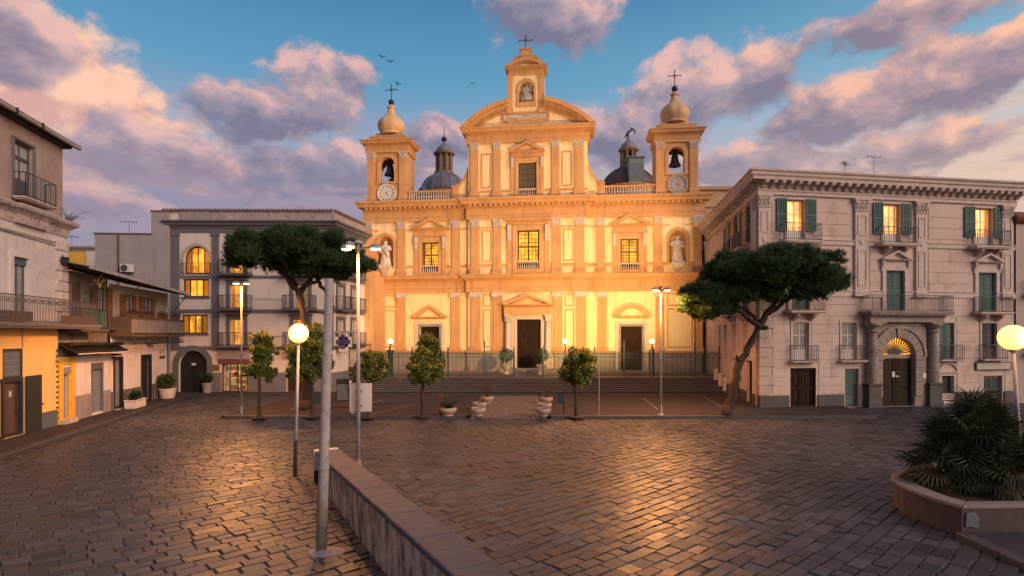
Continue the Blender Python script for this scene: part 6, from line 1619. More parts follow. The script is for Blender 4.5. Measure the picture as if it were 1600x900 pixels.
# ---- forecourt island with its paved path
FZ = .115
isl = setp(obj('forecourt', MB().prismz([(-13.6, 27.25), (-2.30, 27.25), (-2.0, 27.9), (-2.0, 44), (-11.5, 44), (-12.0, 37.4), (-13.4, 36.5), (-14.0, 28.3), (-13.9, 27.6)], -.03, FZ)
      .prismz([(1.65, 27.9), (1.85, 27.25), (17.2, 27.25), (17.5, 27.5), (17.9, 33), (16, 44), (1.65, 44)], -.03, FZ), asphalt), kind='structure')
kerb_run(isl, [(-14.0, 28.3), (-13.9, 27.6), (-13.6, 27.25), (-2.30, 27.25), (-2.0, 27.9)], seed=4)
kerb_run(isl, [(1.65, 27.9), (1.85, 27.25), (17.2, 27.25), (17.5, 27.6), (17.8, 31.0)], seed=5)
kerb_run(isl, [(-13.4, 36.5), (-14.0, 28.3)], seed=6)
path = setp(obj('path', MB().add([(-2.0, 27.1, .0), (1.65, 27.1, 0), (1.65, 28.6, FZ-.01), (1.65, 44, FZ-.01), (-2.0, 44, FZ-.01), (-2.0, 28.6, FZ-.01)], [(0, 1, 2, 5), (5, 2, 3, 4)]), jointm), kind='structure')
rr = random.Random(9); ps = []
y = 27.15
while y < 38.1:
    h = rr.uniform(.28, .40); x = -1.98+rr.uniform(-.2, 0)
    while x < 1.62:
        w = rr.uniform(.35, .7); x0 = max(x, -1.98); x1 = min(x+w, 1.63)
        if x1-x0 > .08:
            zf = lambda yy: (FZ-.01)*min(1, (yy-27.1)/1.5)
            obj('path_stone', MB().rings([[(x0+.01, y+.01, zf(y)-.01), (x1-.01, y+.01, zf(y)-.01), (x1-.01, y+h-.01, zf(y+h)-.01), (x0+.01, y+h-.01, zf(y+h)-.01)], [(x0+.025, y+.025, zf(y)+.015), (x1-.025, y+.025, zf(y)+.015), (x1-.025, y+h-.025, zf(y+h)+.015), (x0+.025, y+h-.025, zf(y+h)+.015)]]), pavest, path) if len(ps) < 285 and y < 36 else None
            ps.append(1)
        x += w
    y += h
# painted parking lines on the forecourt
lm = M('worn_white_paint', (.12, .102, .094), .7, .5, 3, dirt=(.07, .06, .055), dirt_amt=.9)
for (a, b) in (((560, 652), (652, 630)), ((600, 624), (575, 632)), ((1028, 640), (1005, 622)), ((1128, 636), (1100, 620)), ((455, 640), (505, 622))):
    A = Vector(gp(*a, FZ)); B = Vector(gp(*b, FZ)); d = (B-A).normalized(); n = Vector((-d.y, d.x))*.06
    obj('parking_line', MB().add([(A.x-n.x, A.y-n.y, FZ+.004), (A.x+n.x, A.y+n.y, FZ+.004), (B.x+n.x, B.y+n.y, FZ+.004), (B.x-n.x, B.y-n.y, FZ+.004)], [(0, 1, 2, 3)]), lm, isl, I4)
# ---- church platform and steps
plat = setp(obj('church_platform', MB().box(-11.0, 15.2, 40.6, 50.5, 0, GZ), plinthst), kind='structure')
# slabs of the platform floor
rr = random.Random(4)
for i in range(16):
    for j in range(3):
        x0 = -11+i*26.2/16; y0 = 40.65+j*1.75
        obj('floor_slab', MB().rings([[(x0+.01, y0+.01, GZ-.002), (x0+1.62, y0+.01, GZ-.002), (x0+1.62, y0+1.73, GZ-.002), (x0+.01, y0+1.73, GZ-.002)], [(x0+.02, y0+.02, GZ+.012), (x0+1.61, y0+.02, GZ+.012), (x0+1.61, y0+1.72, GZ+.012), (x0+.02, y0+1.72, GZ+.012)]]), pavest, plat)
steps = thing('church_steps', 'wide flight of dark lava stone steps below the church railing', 'steps', (2, 38.3, FZ))
stm = M('step_lava', (.10, .088, .084), .7, .25, 1.6, 0, .4, 25)
riserm = M('riser_lava_shaded', (.030, .026, .026), .8, .3, 2, 0, .4, 25, spec=.2)  # risers coloured darker than the treads, their shade put into the colour
ns = 7
for k in range(ns):
    z0 = FZ+(GZ-FZ)*k/ns; z1 = FZ+(GZ-FZ)*(k+1)/ns; y0 = 38.3+k*.335
    n = 9
    for i in range(n):
        x0 = -10.4+25.2*i/n; x1 = -10.4+25.2*(i+1)/n
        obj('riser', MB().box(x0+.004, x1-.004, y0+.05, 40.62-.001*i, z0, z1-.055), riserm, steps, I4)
        obj('tread_slab', MB().rings([[(x0+.004, y0, z1-.054), (x1-.004, y0, z1-.054), (x1-.004, y0+.38, z1-.054), (x0+.004, y0+.38, z1-.054)], [(x0+.004, y0, z1-.008), (x1-.004, y0, z1-.008), (x1-.004, y0+.38, z1-.008), (x0+.004, y0+.38, z1-.008)], [(x0+.01, y0+.008, z1), (x1-.01, y0+.008, z1), (x1-.01, y0+.38, z1), (x0+.01, y0+.38, z1)]]), stm, steps, I4)
for k, (px, yb, h) in enumerate(((1119, 600, .75), (1126, 607, .75), (1134, 613, .8))):
    Y = 40.3-k*.9; X = (px-CXP)/FOC*Y
    b_ = thing('stone_bollard', ('uppermost', 'middle', 'lowest')[k]+' of three short pale stone bollards on the palace end of the church steps', 'bollard', (X, Y, FZ+.2+.25*(2-k)), 0, 'stone bollards on the church steps')
    obj('shaft', MB().lathe([(.2, -.3), (.2, .0), (.17, .05), (.16, h-.2), (.19, h-.15), (.17, h-.05), (.08, h)], 12), cstone, b_)

# ---- iron railing of the church
fgreen = M('railing_green', (.035, .068, .055), .55, .25, 4)
fblue = M('railing_blue', (.06, .10, .14), .5, .25, 4)
fence = thing('church_railing', 'green iron railing with spear tips on top of the church steps', 'fence', (2, 40.75, GZ))
FY = 40.75; fx = lambda px: (px-CXP)/FOC*FY
def rail_run(x0, x1):
    mb = MB(); n = int((x1-x0)/.09)
    for i in range(n+1):
        x = x0+(x1-x0)*i/n
        mb.box(x-.016, x+.016, FY-.016, FY+.016, GZ+.1, GZ+1.78)
        mb.add([(x-.024, FY, GZ+1.76), (x, FY-.02, GZ+1.76), (x+.024, FY, GZ+1.76), (x, FY+.02, GZ+1.76), (x, FY, GZ+1.92)], [(0, 1, 4), (1, 2, 4), (2, 3, 4), (3, 0, 4)])
    obj('bars', mb, fgreen, fence, I4, kind='stuff')
    for z in (.14, 1.45, 1.66): obj('rail', MB().box(x0, x1, FY-.02, FY+.02, GZ+z-.025, GZ+z+.025), fgreen, fence, I4)
posts = [560, 609, 644, 700, 757, 803, 849, 884, 929, 975, 1020, 1086, 1124]
for a, b in zip(posts, posts[1:]):
    if (a, b) == (803, 849): continue
    rail_run(fx(a)+.05, fx(b)-.05)
for px in posts:
    big = px in (757, 975, 1086)
    pm = MB().box(fx(px)-.045, fx(px)+.045, FY-.045, FY+.045, GZ, GZ+(2.35 if big else 1.95))
    pm.lathe([(.07, 0), (.07, .05), (.03, .09), (.05, .14), (.0, .34)], 6, (fx(px), FY, GZ+(2.35 if big else 1.95)))
    obj('post', pm, fblue if px in (757, 884, 975, 1086) else fgreen, fence, I4)
gx0, gx1 = fx(803)+.06, fx(849)-.06                     # the gate leaves stand open, folded back towards the church
for x, sg in ((gx0, 1), (gx1, -1)):
    g_ = MB()
    for i in range(8): y = FY+.1+i*.12; g_.box(x-.011, x+.011, y-.011, y+.011, GZ+.08, GZ+1.8)
    for z in (.12, 1.45, 1.66): g_.box(x-.018, x+.018, FY+.05, FY+1.0, GZ+z-.022, GZ+z+.022)
    obj('gate_leaf', g_, fgreen, fence, I4)

# ================================================================== LAMPS
lampglow = M('lamp_globe_glow', (.9, .8, .6), .4, .02, 1, emit=(1.0, .49, .12), es=1.3)
whitepole = M('pole_white_paint', (.42, .37, .34), .5, .2, 3, .2, dirt=(.20, .15, .12), dirt_amt=.35)
blackpaint = M('black_paint', (.02, .018, .018), .5, .2, 4)
def add_light(parent, loc, power, col, rad=.12, kind='POINT', name='bulb_light'):
    l = bpy.data.lights.new(name, kind); l.energy = power; l.color = col; l.shadow_soft_size = rad
    o = bpy.data.objects.new(name, l); COL.objects.link(o); o.parent = parent; o.location = loc
    return o
WARM = (1.0, .40, .12)
def globe_lamp(label, loc, h, r, lean=(0, 0)):
    t = thing('globe_lamp', label, 'street lamp', loc, 0, 'globe lamps of the square')
    top = (lean[0], lean[1], h-r*.9)
    mid = (lean[0]*.22, lean[1]*.22, 1.0)
    obj('pole', MB().tube([mid, top], [.048, .038], 12), whitepole, t, smooth=True)
    obj('pole_foot', MB().tube([(0, 0, 0), mid], [.055, .052], 12), blackpaint, t)
    obj('collar', MB().lathe([(.05, -.10), (.09, -.06), (.11, 0), (.10, .05)], 14, (top[0], top[1], top[2]+.02)), whitepole, t)
    add_light(t, (lean[0], lean[1]-r-.12, h-.05), 10, WARM, .1)
    obj('globe', MB().lathe([(r*sin(pi*k/14)+1e-4, -r*cos(pi*k/14)) for k in range(15)], 24, (lean[0], lean[1], h)), lampglow, t, smooth=True)
    return t
globe_lamp('white globe lamp on a slim pole by the end of the parapet wall', (-6.14, 16.3, 0), 4.02, .275, (.10, 0))
globe_lamp('white globe lamp on a slim pole behind the fan palm', (11.5, 13.0, .42), 3.5, .285, (-.19, 0))
headglow = M('lamp_head_glow', (.9, .8, .6), .4, .02, 1, emit=(1.0, .58, .20), es=4)
galv = M('galvanised_pole', (.30, .275, .265), .45, .18, 3, .15, metal=.3)
def arm_lamp(label, loc, h, arms, dome, power, pipe=.055, added_spot=0):
    t = thing('street_lamp', label, 'street lamp', loc, 0)
    obj('pole', MB().tube([(0, 0, 0), (0, 0, h*.5), (0, 0, h)], [pipe*1.15, pipe*.95, pipe*.65], 10), galv, t, smooth=True)
    obj('foot', MB().lathe([(.16, 0), (.16, .04), (pipe*1.5, .08), (pipe*1.4, .5)], 12), galv, t)
    if dome: obj('top_cap', MB().tube([(0, 0, h), (0, 0, h+.14)], .03, 6).lathe([(.0, .10), (.10, .105), (.125, .13), (.11, .17), (.05, .20), (0, .21)], 16, (0, 0, h-.02)), whitepole, t)
    for (dx, dy, ln) in arms:
        v = Vector((dx, dy, 0)).normalized()
        e = v*ln
        obj('arm', MB().tube([(0, 0, h-.10), (e.x*.4, e.y*.4, h-.02), (e.x, e.y, h+.0)], .028, 6), galv, t)
        an = atan2(v.y, v.x); f = frame_m((loc[0]+e.x, loc[1]+e.y, loc[2]+h), an)
        hd = obj('lamp_head', MB().rings([[(.32*sx*k+.15, w*sy*k*.62, z) for sx, sy in ((-.5, -.6), (-.3, -1), (.3, -1), (.5, -.6), (.5, .6), (.3, 1), (-.3, 1), (-.5, .6))] for k, w, z in ((1, .13, -.03), (1, .13, .02), (.8, .10, .07), (.5, .06, .10))]), galv, t, f)
        obj('lens', MB().rings([[(.32*sx*k+.15, w*sy*k*.62, z) for sx, sy in ((-.5, -.6), (-.3, -1), (.3, -1), (.5, -.6), (.5, .6), (.3, 1), (-.3, 1), (-.5, .6))] for k, w, z in ((.9, .11, -.032), (.8, .10, -.07), (.4, .05, -.09))]), headglow, hd, f)
        lo = add_light(t, (e.x+v.x*.3, e.y+v.y*.3, h-.16), power, WARM, .12, 'SPOT'); lo.data.spot_size = radians(174); lo.data.spot_blend = .35
    if added_spot:                                # extra spot added at the church-facing head to brighten the church front evenly
        p0 = Vector((loc[0]+.05, loc[1]+.5, loc[2]+h+.02)); lo = add_light(t, p0-Vector(loc), added_spot, (1.0, .60, .235), .2, 'SPOT')
        lo.data.spot_size = radians(78); lo.data.spot_blend = .5
        lo.rotation_euler = (Vector((1.8, 47.0, 11.0))-p0).to_track_quat('-Z', 'Y').to_euler()
    return t
arm_lamp('tall lamp post with three arms and domed cap beside the blank white panel', (-4.27, 16.0, 0), 6.42, [(1, .15, .32), (-.35, -1, .22), (-1, .3, .22)], True, 330)
arm_lamp('lamp post with three lit heads on the forecourt near the leaning pine', (7.13, 27.6, FZ), 6.02, [(1, -.3, .15), (-1, -.25, .15), (.1, 1, .15)], True, 620, added_spot=9500)
arm_lamp('slim lamp post with two flat lit heads in front of the small shop', (-13.2, 28.1, 0), 6.5, [(1, -.1, .1), (-1, -.1, .1)], False, 800, .045)
# lamps on the church railing
for px, lab, pw, pillar in ((609, 'small lamp on a green pillar of the church railing', 520, True), (883, 'small lamp on the railing beside the main church door', 560, False), (1020, 'small lamp on the railing beside the arched-pediment side door', 680, True)):
    x = fx(px); t = thing('railing_lamp', lab, 'lamp', (x, FY+.25, GZ), 0, 'lamps on the church railing')
    if pillar:
        obj('pillar', MB().mould(-.17, .17, .17, -.17, [(.05, 0), (.05, .2), (0, .25), (0, 1.75), (.05, 1.8), (.05, 1.9), (0, 1.95)]) if px == 609 else MB().box(-.16, -.12, -.04, .04, 0, 2.0).box(.12, .16, -.04, .04, 0, 2.0).box(-.16, .16, -.03, .03, 1.9, 1.96).box(-.16, .16, -.03, .03, .3, .36), M('pillar_green', (.02, .075, .05), .5, .25, 3), t)
    obj('stem', MB().tube([(0, 0, 1.0 if not pillar else 1.9), (0, 0, 2.42 if not pillar else 2.36)], .025, 6).lathe([(.06, 2.30), (.10, 2.36), (.08, 2.4)], 10), iron, t)
    obj('bulb', MB().lathe([(.155*sin(pi*k/10)+1e-4, -.155*cos(pi*k/10)) for k in range(11)], 16, (0, 0, 2.55)), M('bulb_glow', (.9, .8, .6), .4, .02, 1, emit=(1.0, .52, .12), es=30), t, smooth=True)
    lo = add_light(t, (0, .28, 2.62), pw, (1.0, .66, .28), .15, 'SPOT')
    lo.data.spot_size = radians(160); lo.data.spot_blend = 1.0; lo.rotation_euler = (radians(126), 0, 0)

# ================================================================== STREET FURNITURE
# old concrete pole
t = thing('utility_pole', 'thick white weathered concrete pole beside the parapet wall', 'pole', (-3.51, 10.6, 0))
wp = M('pole_concrete', (.30, .255, .225), .8, .25, 2.0, .3, .4, 30, dirt=(.10, .075, .06), dirt_amt=.55)
obj('shaft', MB().tube([(0, 0, -.02), (.05, 0, 1.7), (.15, 0, 5.02)], [.100, .093, .072], 20), wp, t, smooth=True)
obj('foot', MB().lathe([(.34, -.03), (.30, .012), (.2, .03), (.11, .06)], 9, (.10, -.02, 0), 1.15, .8), M('foot_cement', (.30, .25, .23), .9, .3, 4, 0, .6), t)
obj('band', MB().lathe([(.094, 1.5), (.102, 1.51), (.102, 1.56), (.094, 1.57)], 20, (.045, 0, 0)), galv, t)
# parapet wall with coping stones
def wallpt(a, b): p = WE+WT*a+WN*b; return p
wh = lambda a: .84+.035*a
pw_ = thing('parapet_wall', 'long low stained plaster wall with stone coping running through the square', 'wall', (WE.x, WE.y, 0))
WLEN = 12.6
plast = M('stained_plaster', (.55, .37, .27), .9, .35, 1.3, .45, 1.0, 12, dirt=(.075, .042, .027), dirt_amt=.88, dstretch=(1.3, 1.3, .55), dth=(.40, .64))
b = MB(); nseg = 12
ring = []
for k in range(nseg+1):
    a = WLEN*k/nseg; p = wallpt(a, .05); q = wallpt(a, .52); ring.append([(p.x, p.y, -.04), (q.x, q.y, -.04), (q.x, q.y, wh(a)-.095), (p.x, p.y, wh(a)-.095)])
b.rings(ring)
obj('wall_body', b, plast, pw_, I4)
rr = random.Random(8); a = -.06; copm = M('coping_stone', (.085, .078, .084), .75, .22, 1.7, 0, .5, 22, spec=.3, dirt=(.055, .047, .048), dirt_amt=.4)
while a < WLEN:
    l = rr.uniform(.62, .88); a1 = min(a+l, WLEN)
    z = rr.uniform(-.006, .006); g = .007
    def rg(aa, dz, ins): 
        p = wallpt(aa, -.02+ins); q = wallpt(aa, .60-ins); return [(p.x, p.y, wh(aa)-.093+z), (q.x, q.y, wh(aa)-.093+z), (q.x, q.y, wh(aa)-.018+z), (wallpt(aa, .58).x, wallpt(aa, .58).y, wh(aa)+z+dz), (wallpt(aa, .0).x, wallpt(aa, .0).y, wh(aa)+z+dz), (p.x, p.y, wh(aa)-.018+z)]
    obj('coping_slab', MB().rings([rg(a+g, -.01, .006), rg(a+g+.012, 0, 0), rg(a1-g-.012, 0, 0), rg(a1-g, -.01, .006)]), copm, pw_, I4)
    a = a1
e = wallpt(-.36, 0)
obj('end_pillar', MB().prismz([tuple(wallpt(-.22, -.06)), tuple(wallpt(-.07, -.06)), tuple(wallpt(-.07, .58)), tuple(wallpt(-.22, .58))], .32, .86), M('white_panel', (.52, .46, .42), .6, .12, 2), pw_, I4)
obj('end_pillar_foot', MB().prismz([tuple(wallpt(-.20, -.05)), tuple(wallpt(-.07, -.05)), tuple(wallpt(-.07, .57)), tuple(wallpt(-.20, .57))], -.04, .32), blackpaint, pw_, I4)
# blank panel seen from behind
t = thing('blank_panel', 'blank white panel fixed behind the three-armed lamp post', 'sign', (-4.27+.02, 16.12, 0))
obj('sheet', MB().box(-.295, .325, .0, .02, 1.83, 2.62), M('white_panel', None), t)
obj('clamp', MB().box(-.09, .07, -.08, .0, 2.4, 2.46).box(-.09, .07, -.08, .0, 1.98, 2.04), galv, t)
obj('loose_strip', MB().box(-.25, -.15, .002, .012, 1.77, 1.83), M('white_panel', None), t)
# pharmacy cross sign
pc = BS.at(.35, .55, 0)
t = thing('cross_sign', 'blue cross sign on a white board projecting from the corner house', 'sign', (pc.x, pc.y, 3.1))
wb = M('sign_white', (.55, .50, .47), .5, .08, 2)
obj('board', MB().box(-.32, .32, -.06, .06, -.28, .95).box(-.55, .55, -.06, .06, .02, .72), wb, t)
bl = M('sign_blue', (.012, .02, .16), .45, .1, 3)
obj('cross', MB().prism([(-.15, -.1), (.15, -.1), (.15, .22), (.48, .22), (.48, .52), (.15, .52), (.15, .85), (-.15, .85), (-.15, .52), (-.48, .52), (-.48, .22), (-.15, .22)], -.08, -.061), bl, t)
obj('hood', MB().box(-.5, .55, -.12, .12, .98, 1.1), concrete, t)
obj('bracket', MB().tube([(-.5, 0, .4), (-.85, .1, .4)], .03, 6), iron, t)
# sandwich board by the corner house
x, y = gp(535, 626, FZ)
t = thing('folding_board', 'dark folding notice board standing before the church steps', 'notice board', (x, y, FZ))
for sg in (-1, 1):
    f = frame_m((x, y+sg*.0, FZ), radians(25))@Matrix.Rotation(radians(sg*12), 4, 'X')
    obj('leaf', MB().box(-.34, .34, -.02+sg*.2, .02+sg*.2, .0, 1.25), blackpaint, t, f)
for k in range(6):
    obj('leaflet', MB().box(.36, .46, -.30, -.285, .15+k*.18, .27+k*.18), M('paper', None), t, frame_m((x, y, FZ), radians(25)))
obj('side_post', MB().box(.35, .47, -.28, -.24, 0, 1.3), blackpaint, t, frame_m((x, y, FZ), radians(25)))
t = thing('entrance_canopy', 'black iron gate porch in the gap between corner house and church steps', 'gate', (-11.0, 41.5, 0))
obj('porch', MB().box(-11.6, -10.0, 40.9, 42.2, .1, 1.6), basalt, t, I4)
obj('bars', MB().box(-11.6, -10.0, 40.85, 40.88, 1.6, 1.66).box(-11.55, -11.5, 40.85, 40.88, 1.6, 3.4).box(-10.1, -10.05, 40.85, 40.88, 1.6, 3.4).box(-11.6, -10.0, 40.85, 40.88, 3.2, 3.26), iron, t, I4)
# waste bins on posts and thin posts
def bin_post(label, px, yb, side, m):
    x, y = gp(px, yb, FZ); t = thing('waste_bin', label, 'waste bin', (x, y, FZ))
    obj('post', MB().tube([(0, 0, 0), (0, 0, 1.2)], .03, 8).lathe([(.05, 1.18), (.05, 1.24), (0, 1.27)], 8), iron, t)
    obj('bucket', MB().rings([[(side*.17-.15-o, -.12-o, z), (side*.17+.15+o, -.12-o, z), (side*.17+.15+o, .12+o, z), (side*.17-.15-o, .12+o, z)] for o, z in ((-.02, .55), (0, .6), (.015, 1.08), (.03, 1.1), (.0, 1.1), (-.02, .7))]), m, t)
    obj('hoop', MB().box(side*.03, side*.06, -.1, .1, .9, .94), iron, t)
binm = M('bin_slate', (.035, .045, .055), .5, .2, 4)
bin_post('dark waste bin on a post beside the bowl planters near the dense round tree', 881, 648, -1, binm)
bin_post('dark waste bin on a post under the pine by the corner house', 490, 648, 1, binm)
for px, yt, yb, lab in ((936, 578, 650, 'thin grey post standing on the forecourt kerb'),):
    x, y = gp(px, yb, FZ); t = thing('thin_post', lab, 'post', (x, y, FZ))
    obj('shaft', MB().tube([(0, 0, 0), (0, 0, 2.3)], .025, 6), galv, t); obj('cap', MB().lathe([(.035, 2.28), (.035, 2.34), (0, 2.36)], 8), galv, t)
x, y = gp(689, 648, FZ); t = thing('wooden_stake', 'dark brown squared stake next to the planted bowl', 'post', (x, y, FZ))
obj('shaft', MB().box(-.08, .08, -.06, .06, 0, .95), rusty, t); obj('cap', MB().mould(-.08, .08, .06, -.06, [(0, .95), (.02, .97), (0, 1.0)]), rusty, t)
# bowl planters
bowlm = M('bowl_cement', (.33, .25, .21), .85, .2, 3, .2, .4, dirt=(.25, .19, .16), dirt_amt=.4)
soil = M('soil', (.04, .028, .02), .95, .3, 8)
def twig_plant(t, rr, n, h, spread, m, lm=None, z0=.38, nl=0):
    mb = MB(); lf = MB()
    for k in range(n):
        a = rr.uniform(0, 2*pi); l = h*rr.uniform(.5, 1)
        p = Vector((rr.uniform(-.1, .1), rr.uniform(-.1, .1), z0)); pts = [tuple(p)]
        v = Vector((cos(a)*spread, sin(a)*spread, 1)).normalized()
        for j in range(4): p = p+v*l/4+Vector((rr.gauss(0, .03), rr.gauss(0, .03), 0)); pts.append(tuple(p))
        mb.tube(pts, [.010, .009, .007, .005, .003], 4)
        for j in range(nl):
            q = Vector(pts[rr.randint(1, 4)])+Vector((rr.gauss(0, .05), rr.gauss(0, .05), rr.gauss(0, .05))); d = Vector((rr.gauss(0, 1), rr.gauss(0, 1), rr.gauss(0, .6))).normalized()*.05; e = d.cross(Vector((rr.gauss(0, 1), rr.gauss(0, 1), 1))).normalized()*.025
            lf.add([q-d, q+e, q+d, q-e], [(0, 1, 2, 3)])
    obj('stems', mb, m, t)
    if nl: obj('leaves', lf, lm, t)
dryst = M('dry_stem', (.055, .035, .026), .9, .3, 6)
dryleaf = M('dry_leaf', (.09, .06, .025), .8, .4, 6, transl=.2)
fresh = M('fresh_leaf', (.055, .085, .020), .6, .4, 5, transl=.3)
dkleaf = M('dark_leaf', (.018, .040, .014), .5, .35, 5, transl=.15)
bowls = [(700, 649.5, 'cement bowl planter with a bushy green plant beside the brown stake', 'bush'),
         (747, 649.5, 'empty-looking cement bowl planter at the kerb end of the row near the planted bowl', None), (749.5, 640, 'cement bowl planter with few dry twigs, middle of the row near the planted bowl', 'twig'), (761, 630, 'cement bowl planter with tall dry twigs, next to steps, nearer the planted bowl', 'tall'),
         (849, 650, 'low cement bowl planter at the kerb end of the row near the waste bin', None), (850.5, 641.5, 'cement bowl planter with bare soil, middle of the row near the waste bin', None), (853.5, 631, 'cement bowl planter with tall dry shrub, next to steps, nearer the waste bin', 'tall')]
for i, (px, yb, lab, kind) in enumerate(bowls):
    x, y = gp(px, yb, FZ); t = thing('bowl_planter', lab, 'planter', (x, y, FZ), random.uniform(0, 3), 'cement bowl planters')
    s = .92 if i else 1.0
    smooth_by(obj('bowl', MB().lathe([(.24*s, 0), (.25*s, .04), (.22*s, .06), (.32*s, .14), (.40*s, .25), (.41*s, .33), (.38*s, .38), (.33*s, .38), (.31*s, .33)], 24), bowlm, t), 50)
    obj('soil', MB().lathe([(.32*s, .32), (.2, .35), (0.001, .36)], 16), soil, t)
    rr = random.Random(40+i)
    if kind == 'tall': twig_plant(t, rr, 16, 1.0, .28, dryst, dryleaf, .36, 7)
    elif kind == 'twig': twig_plant(t, rr, 7, .5, .35, dryst, dryleaf, .36, 3)
    elif kind == 'bush': twig_plant(t, rr, 26, .42, .9, dryst, dkleaf, .34, 14); twig_plant(t, rr, 9, 1.1, .2, dryst, dryleaf, .36, 8)
# clipped shrubs in stone urns by the main door
for px, lab in ((791, 'round clipped shrub in a stone urn left of the main church door'), (846, 'round clipped shrub in a stone urn right of the main church door')):
    Y = 44.0; X = (px-CXP)/FOC*Y; t = thing('urn_shrub', lab.replace(' left of', ' on the white-clock side of').replace(' right of', ' on the palace side of'), 'potted plant', (X, Y, GZ), 0, 'urn shrubs at the main door')
    smooth_by(obj('urn', MB().lathe([(.30, 0), (.30, .06), (.18, .12), (.14, .25), (.22, .34), (.36, .5), (.40, .66), (.43, .7), (.40, .74), (.34, .72)], 20), cstone, t), 45)
    rr = random.Random(px); mb = MB(); mb.tube([(0, 0, .65), (0, 0, 1.2)], .04, 6)
    obj('stem', mb, dryst, t)
    lf = MB()
    for k in range(1300):
        d = Vector((rr.gauss(0, 1), rr.gauss(0, 1), rr.gauss(0, 1))).normalized(); q = d*(.56*rr.uniform(.75, 1.06)); q = Vector((q.x, q.y, q.z*.95+1.45)); a = Vector((rr.gauss(0, 1), rr.gauss(0, 1), rr.gauss(0, 1))).normalized()*.055; e = a.cross(d).normalized()*.03
        lf.add([q-a, q+e, q+a, q-e], [(0, 1, 2, 3)])
    obj('foliage', lf, dkleaf, t)
# ================================================================== TREES
bark = M('pine_bark', (.034, .019, .013), .9, .45, 5, 0, .9, 14, stretch=(1, 1, .35))
needle = M('pine_needles', (.036, .078, .020), .65, .45, 2.2, island=.5, transl=.22)
def gnarly(pts, sub=4, amp=.04, seed=0):
    rr = random.Random(seed); out = []
    P = [Vector(p) for p in pts]
    for i in range(len(P)-1):
        a = P[max(i-1, 0)]; b = P[i]; c = P[i+1]; d = P[min(i+2, len(P)-1)]
        for k in range(sub):
            t = k/sub
            q = .5*((2*b)+(c-a)*t+(2*a-5*b+4*c-d)*t*t+(3*b-a-3*c+d)*t**3)
            out.append(q+Vector((rr.gauss(0, amp), rr.gauss(0, amp), rr.gauss(0, amp*.5))))
    out.append(P[-1]); return out
def limb(mb, pts, r0, r1, n=9, amp=.03, seed=0, knob=.12):
    q = gnarly(pts, 5, amp, seed); rr = random.Random(seed+1)
    rs = [(r0+(r1-r0)*(i/(len(q)-1)))*(1+rr.uniform(-knob, knob)) for i in range(len(q))]
    mb.tube(q, rs, n)
def pine(label, base, trunk, branches, clumps, seed, r0=.3):
    t = thing('umbrella_pine', label, 'tree', base, 0, 'umbrella pines')
    mb = MB(); limb(mb, trunk, r0, r0*.62, 12, .03, seed)
    mb.lathe([(r0*1.5, -.05), (r0*1.25, .15), (r0*1.0, .5)], 12, trunk[0])
    obj('trunk', mb, bark, t, smooth=True)
    for i, (pts, a, b) in enumerate(branches):
        m2 = MB(); limb(m2, pts, a, b, 8, .05, seed+10+i); obj('limb', m2, bark, t, smooth=True)
    rr = random.Random(seed); nd = MB()
    V = nd.v; F = nd.f
    tw = MB()
    for (cx, cy, cz, rx, rz) in clumps:
        nt = int(150*rx*rx/.36)
        for k in range(nt):
            d = Vector((rr.gauss(0, 1), rr.gauss(0, 1), rr.gauss(.25, 1))).normalized()
            if d.z < -.35: d.z *= .5; d.normalize()
            f = rr.uniform(.35, 1.03)
            p = Vector((cx+d.x*rx*f, cy+d.y*rx*f, cz+d.z*rz*f))
            ax = (d*.65+Vector((0, 0, .95))+Vector((rr.gauss(0, .25), rr.gauss(0, .25), rr.gauss(0, .2)))).normalized()
            for j in range(13):
                v = (ax+Vector((rr.gauss(0, .42), rr.gauss(0, .42), rr.gauss(0, .42)))).normalized()
                l = rr.uniform(.16, .32); w = v.cross(Vector((rr.gauss(0, 1), rr.gauss(0, 1), rr.gauss(0, 1)))).normalized()*.0135
                o = len(V); e = p+v*l
                V.append(tuple(p-w)); V.append(tuple(p+w)); V.append(tuple(e)); F.append((o, o+1, o+2))
    obj('crown', nd, needle, t)
    return t
def clump_field(cx, cy, cz, A, B, H, n, seed, lo=.42, hi=.72, flat=.72):
    rr = random.Random(seed); out = []
    while len(out) < n:
        u, v = rr.uniform(-1, 1), rr.uniform(-1, 1)
        q = u*u+v*v
        if q > 1: continue
        top = H*sqrt(1-q*.8); w = rr.random()**.6
        r = rr.uniform(lo, hi)
        out.append((cx+u*A, cy+v*B, cz+w*top-(1-q)*.25*H+rr.gauss(0, .12), r, r*flat))
    return out
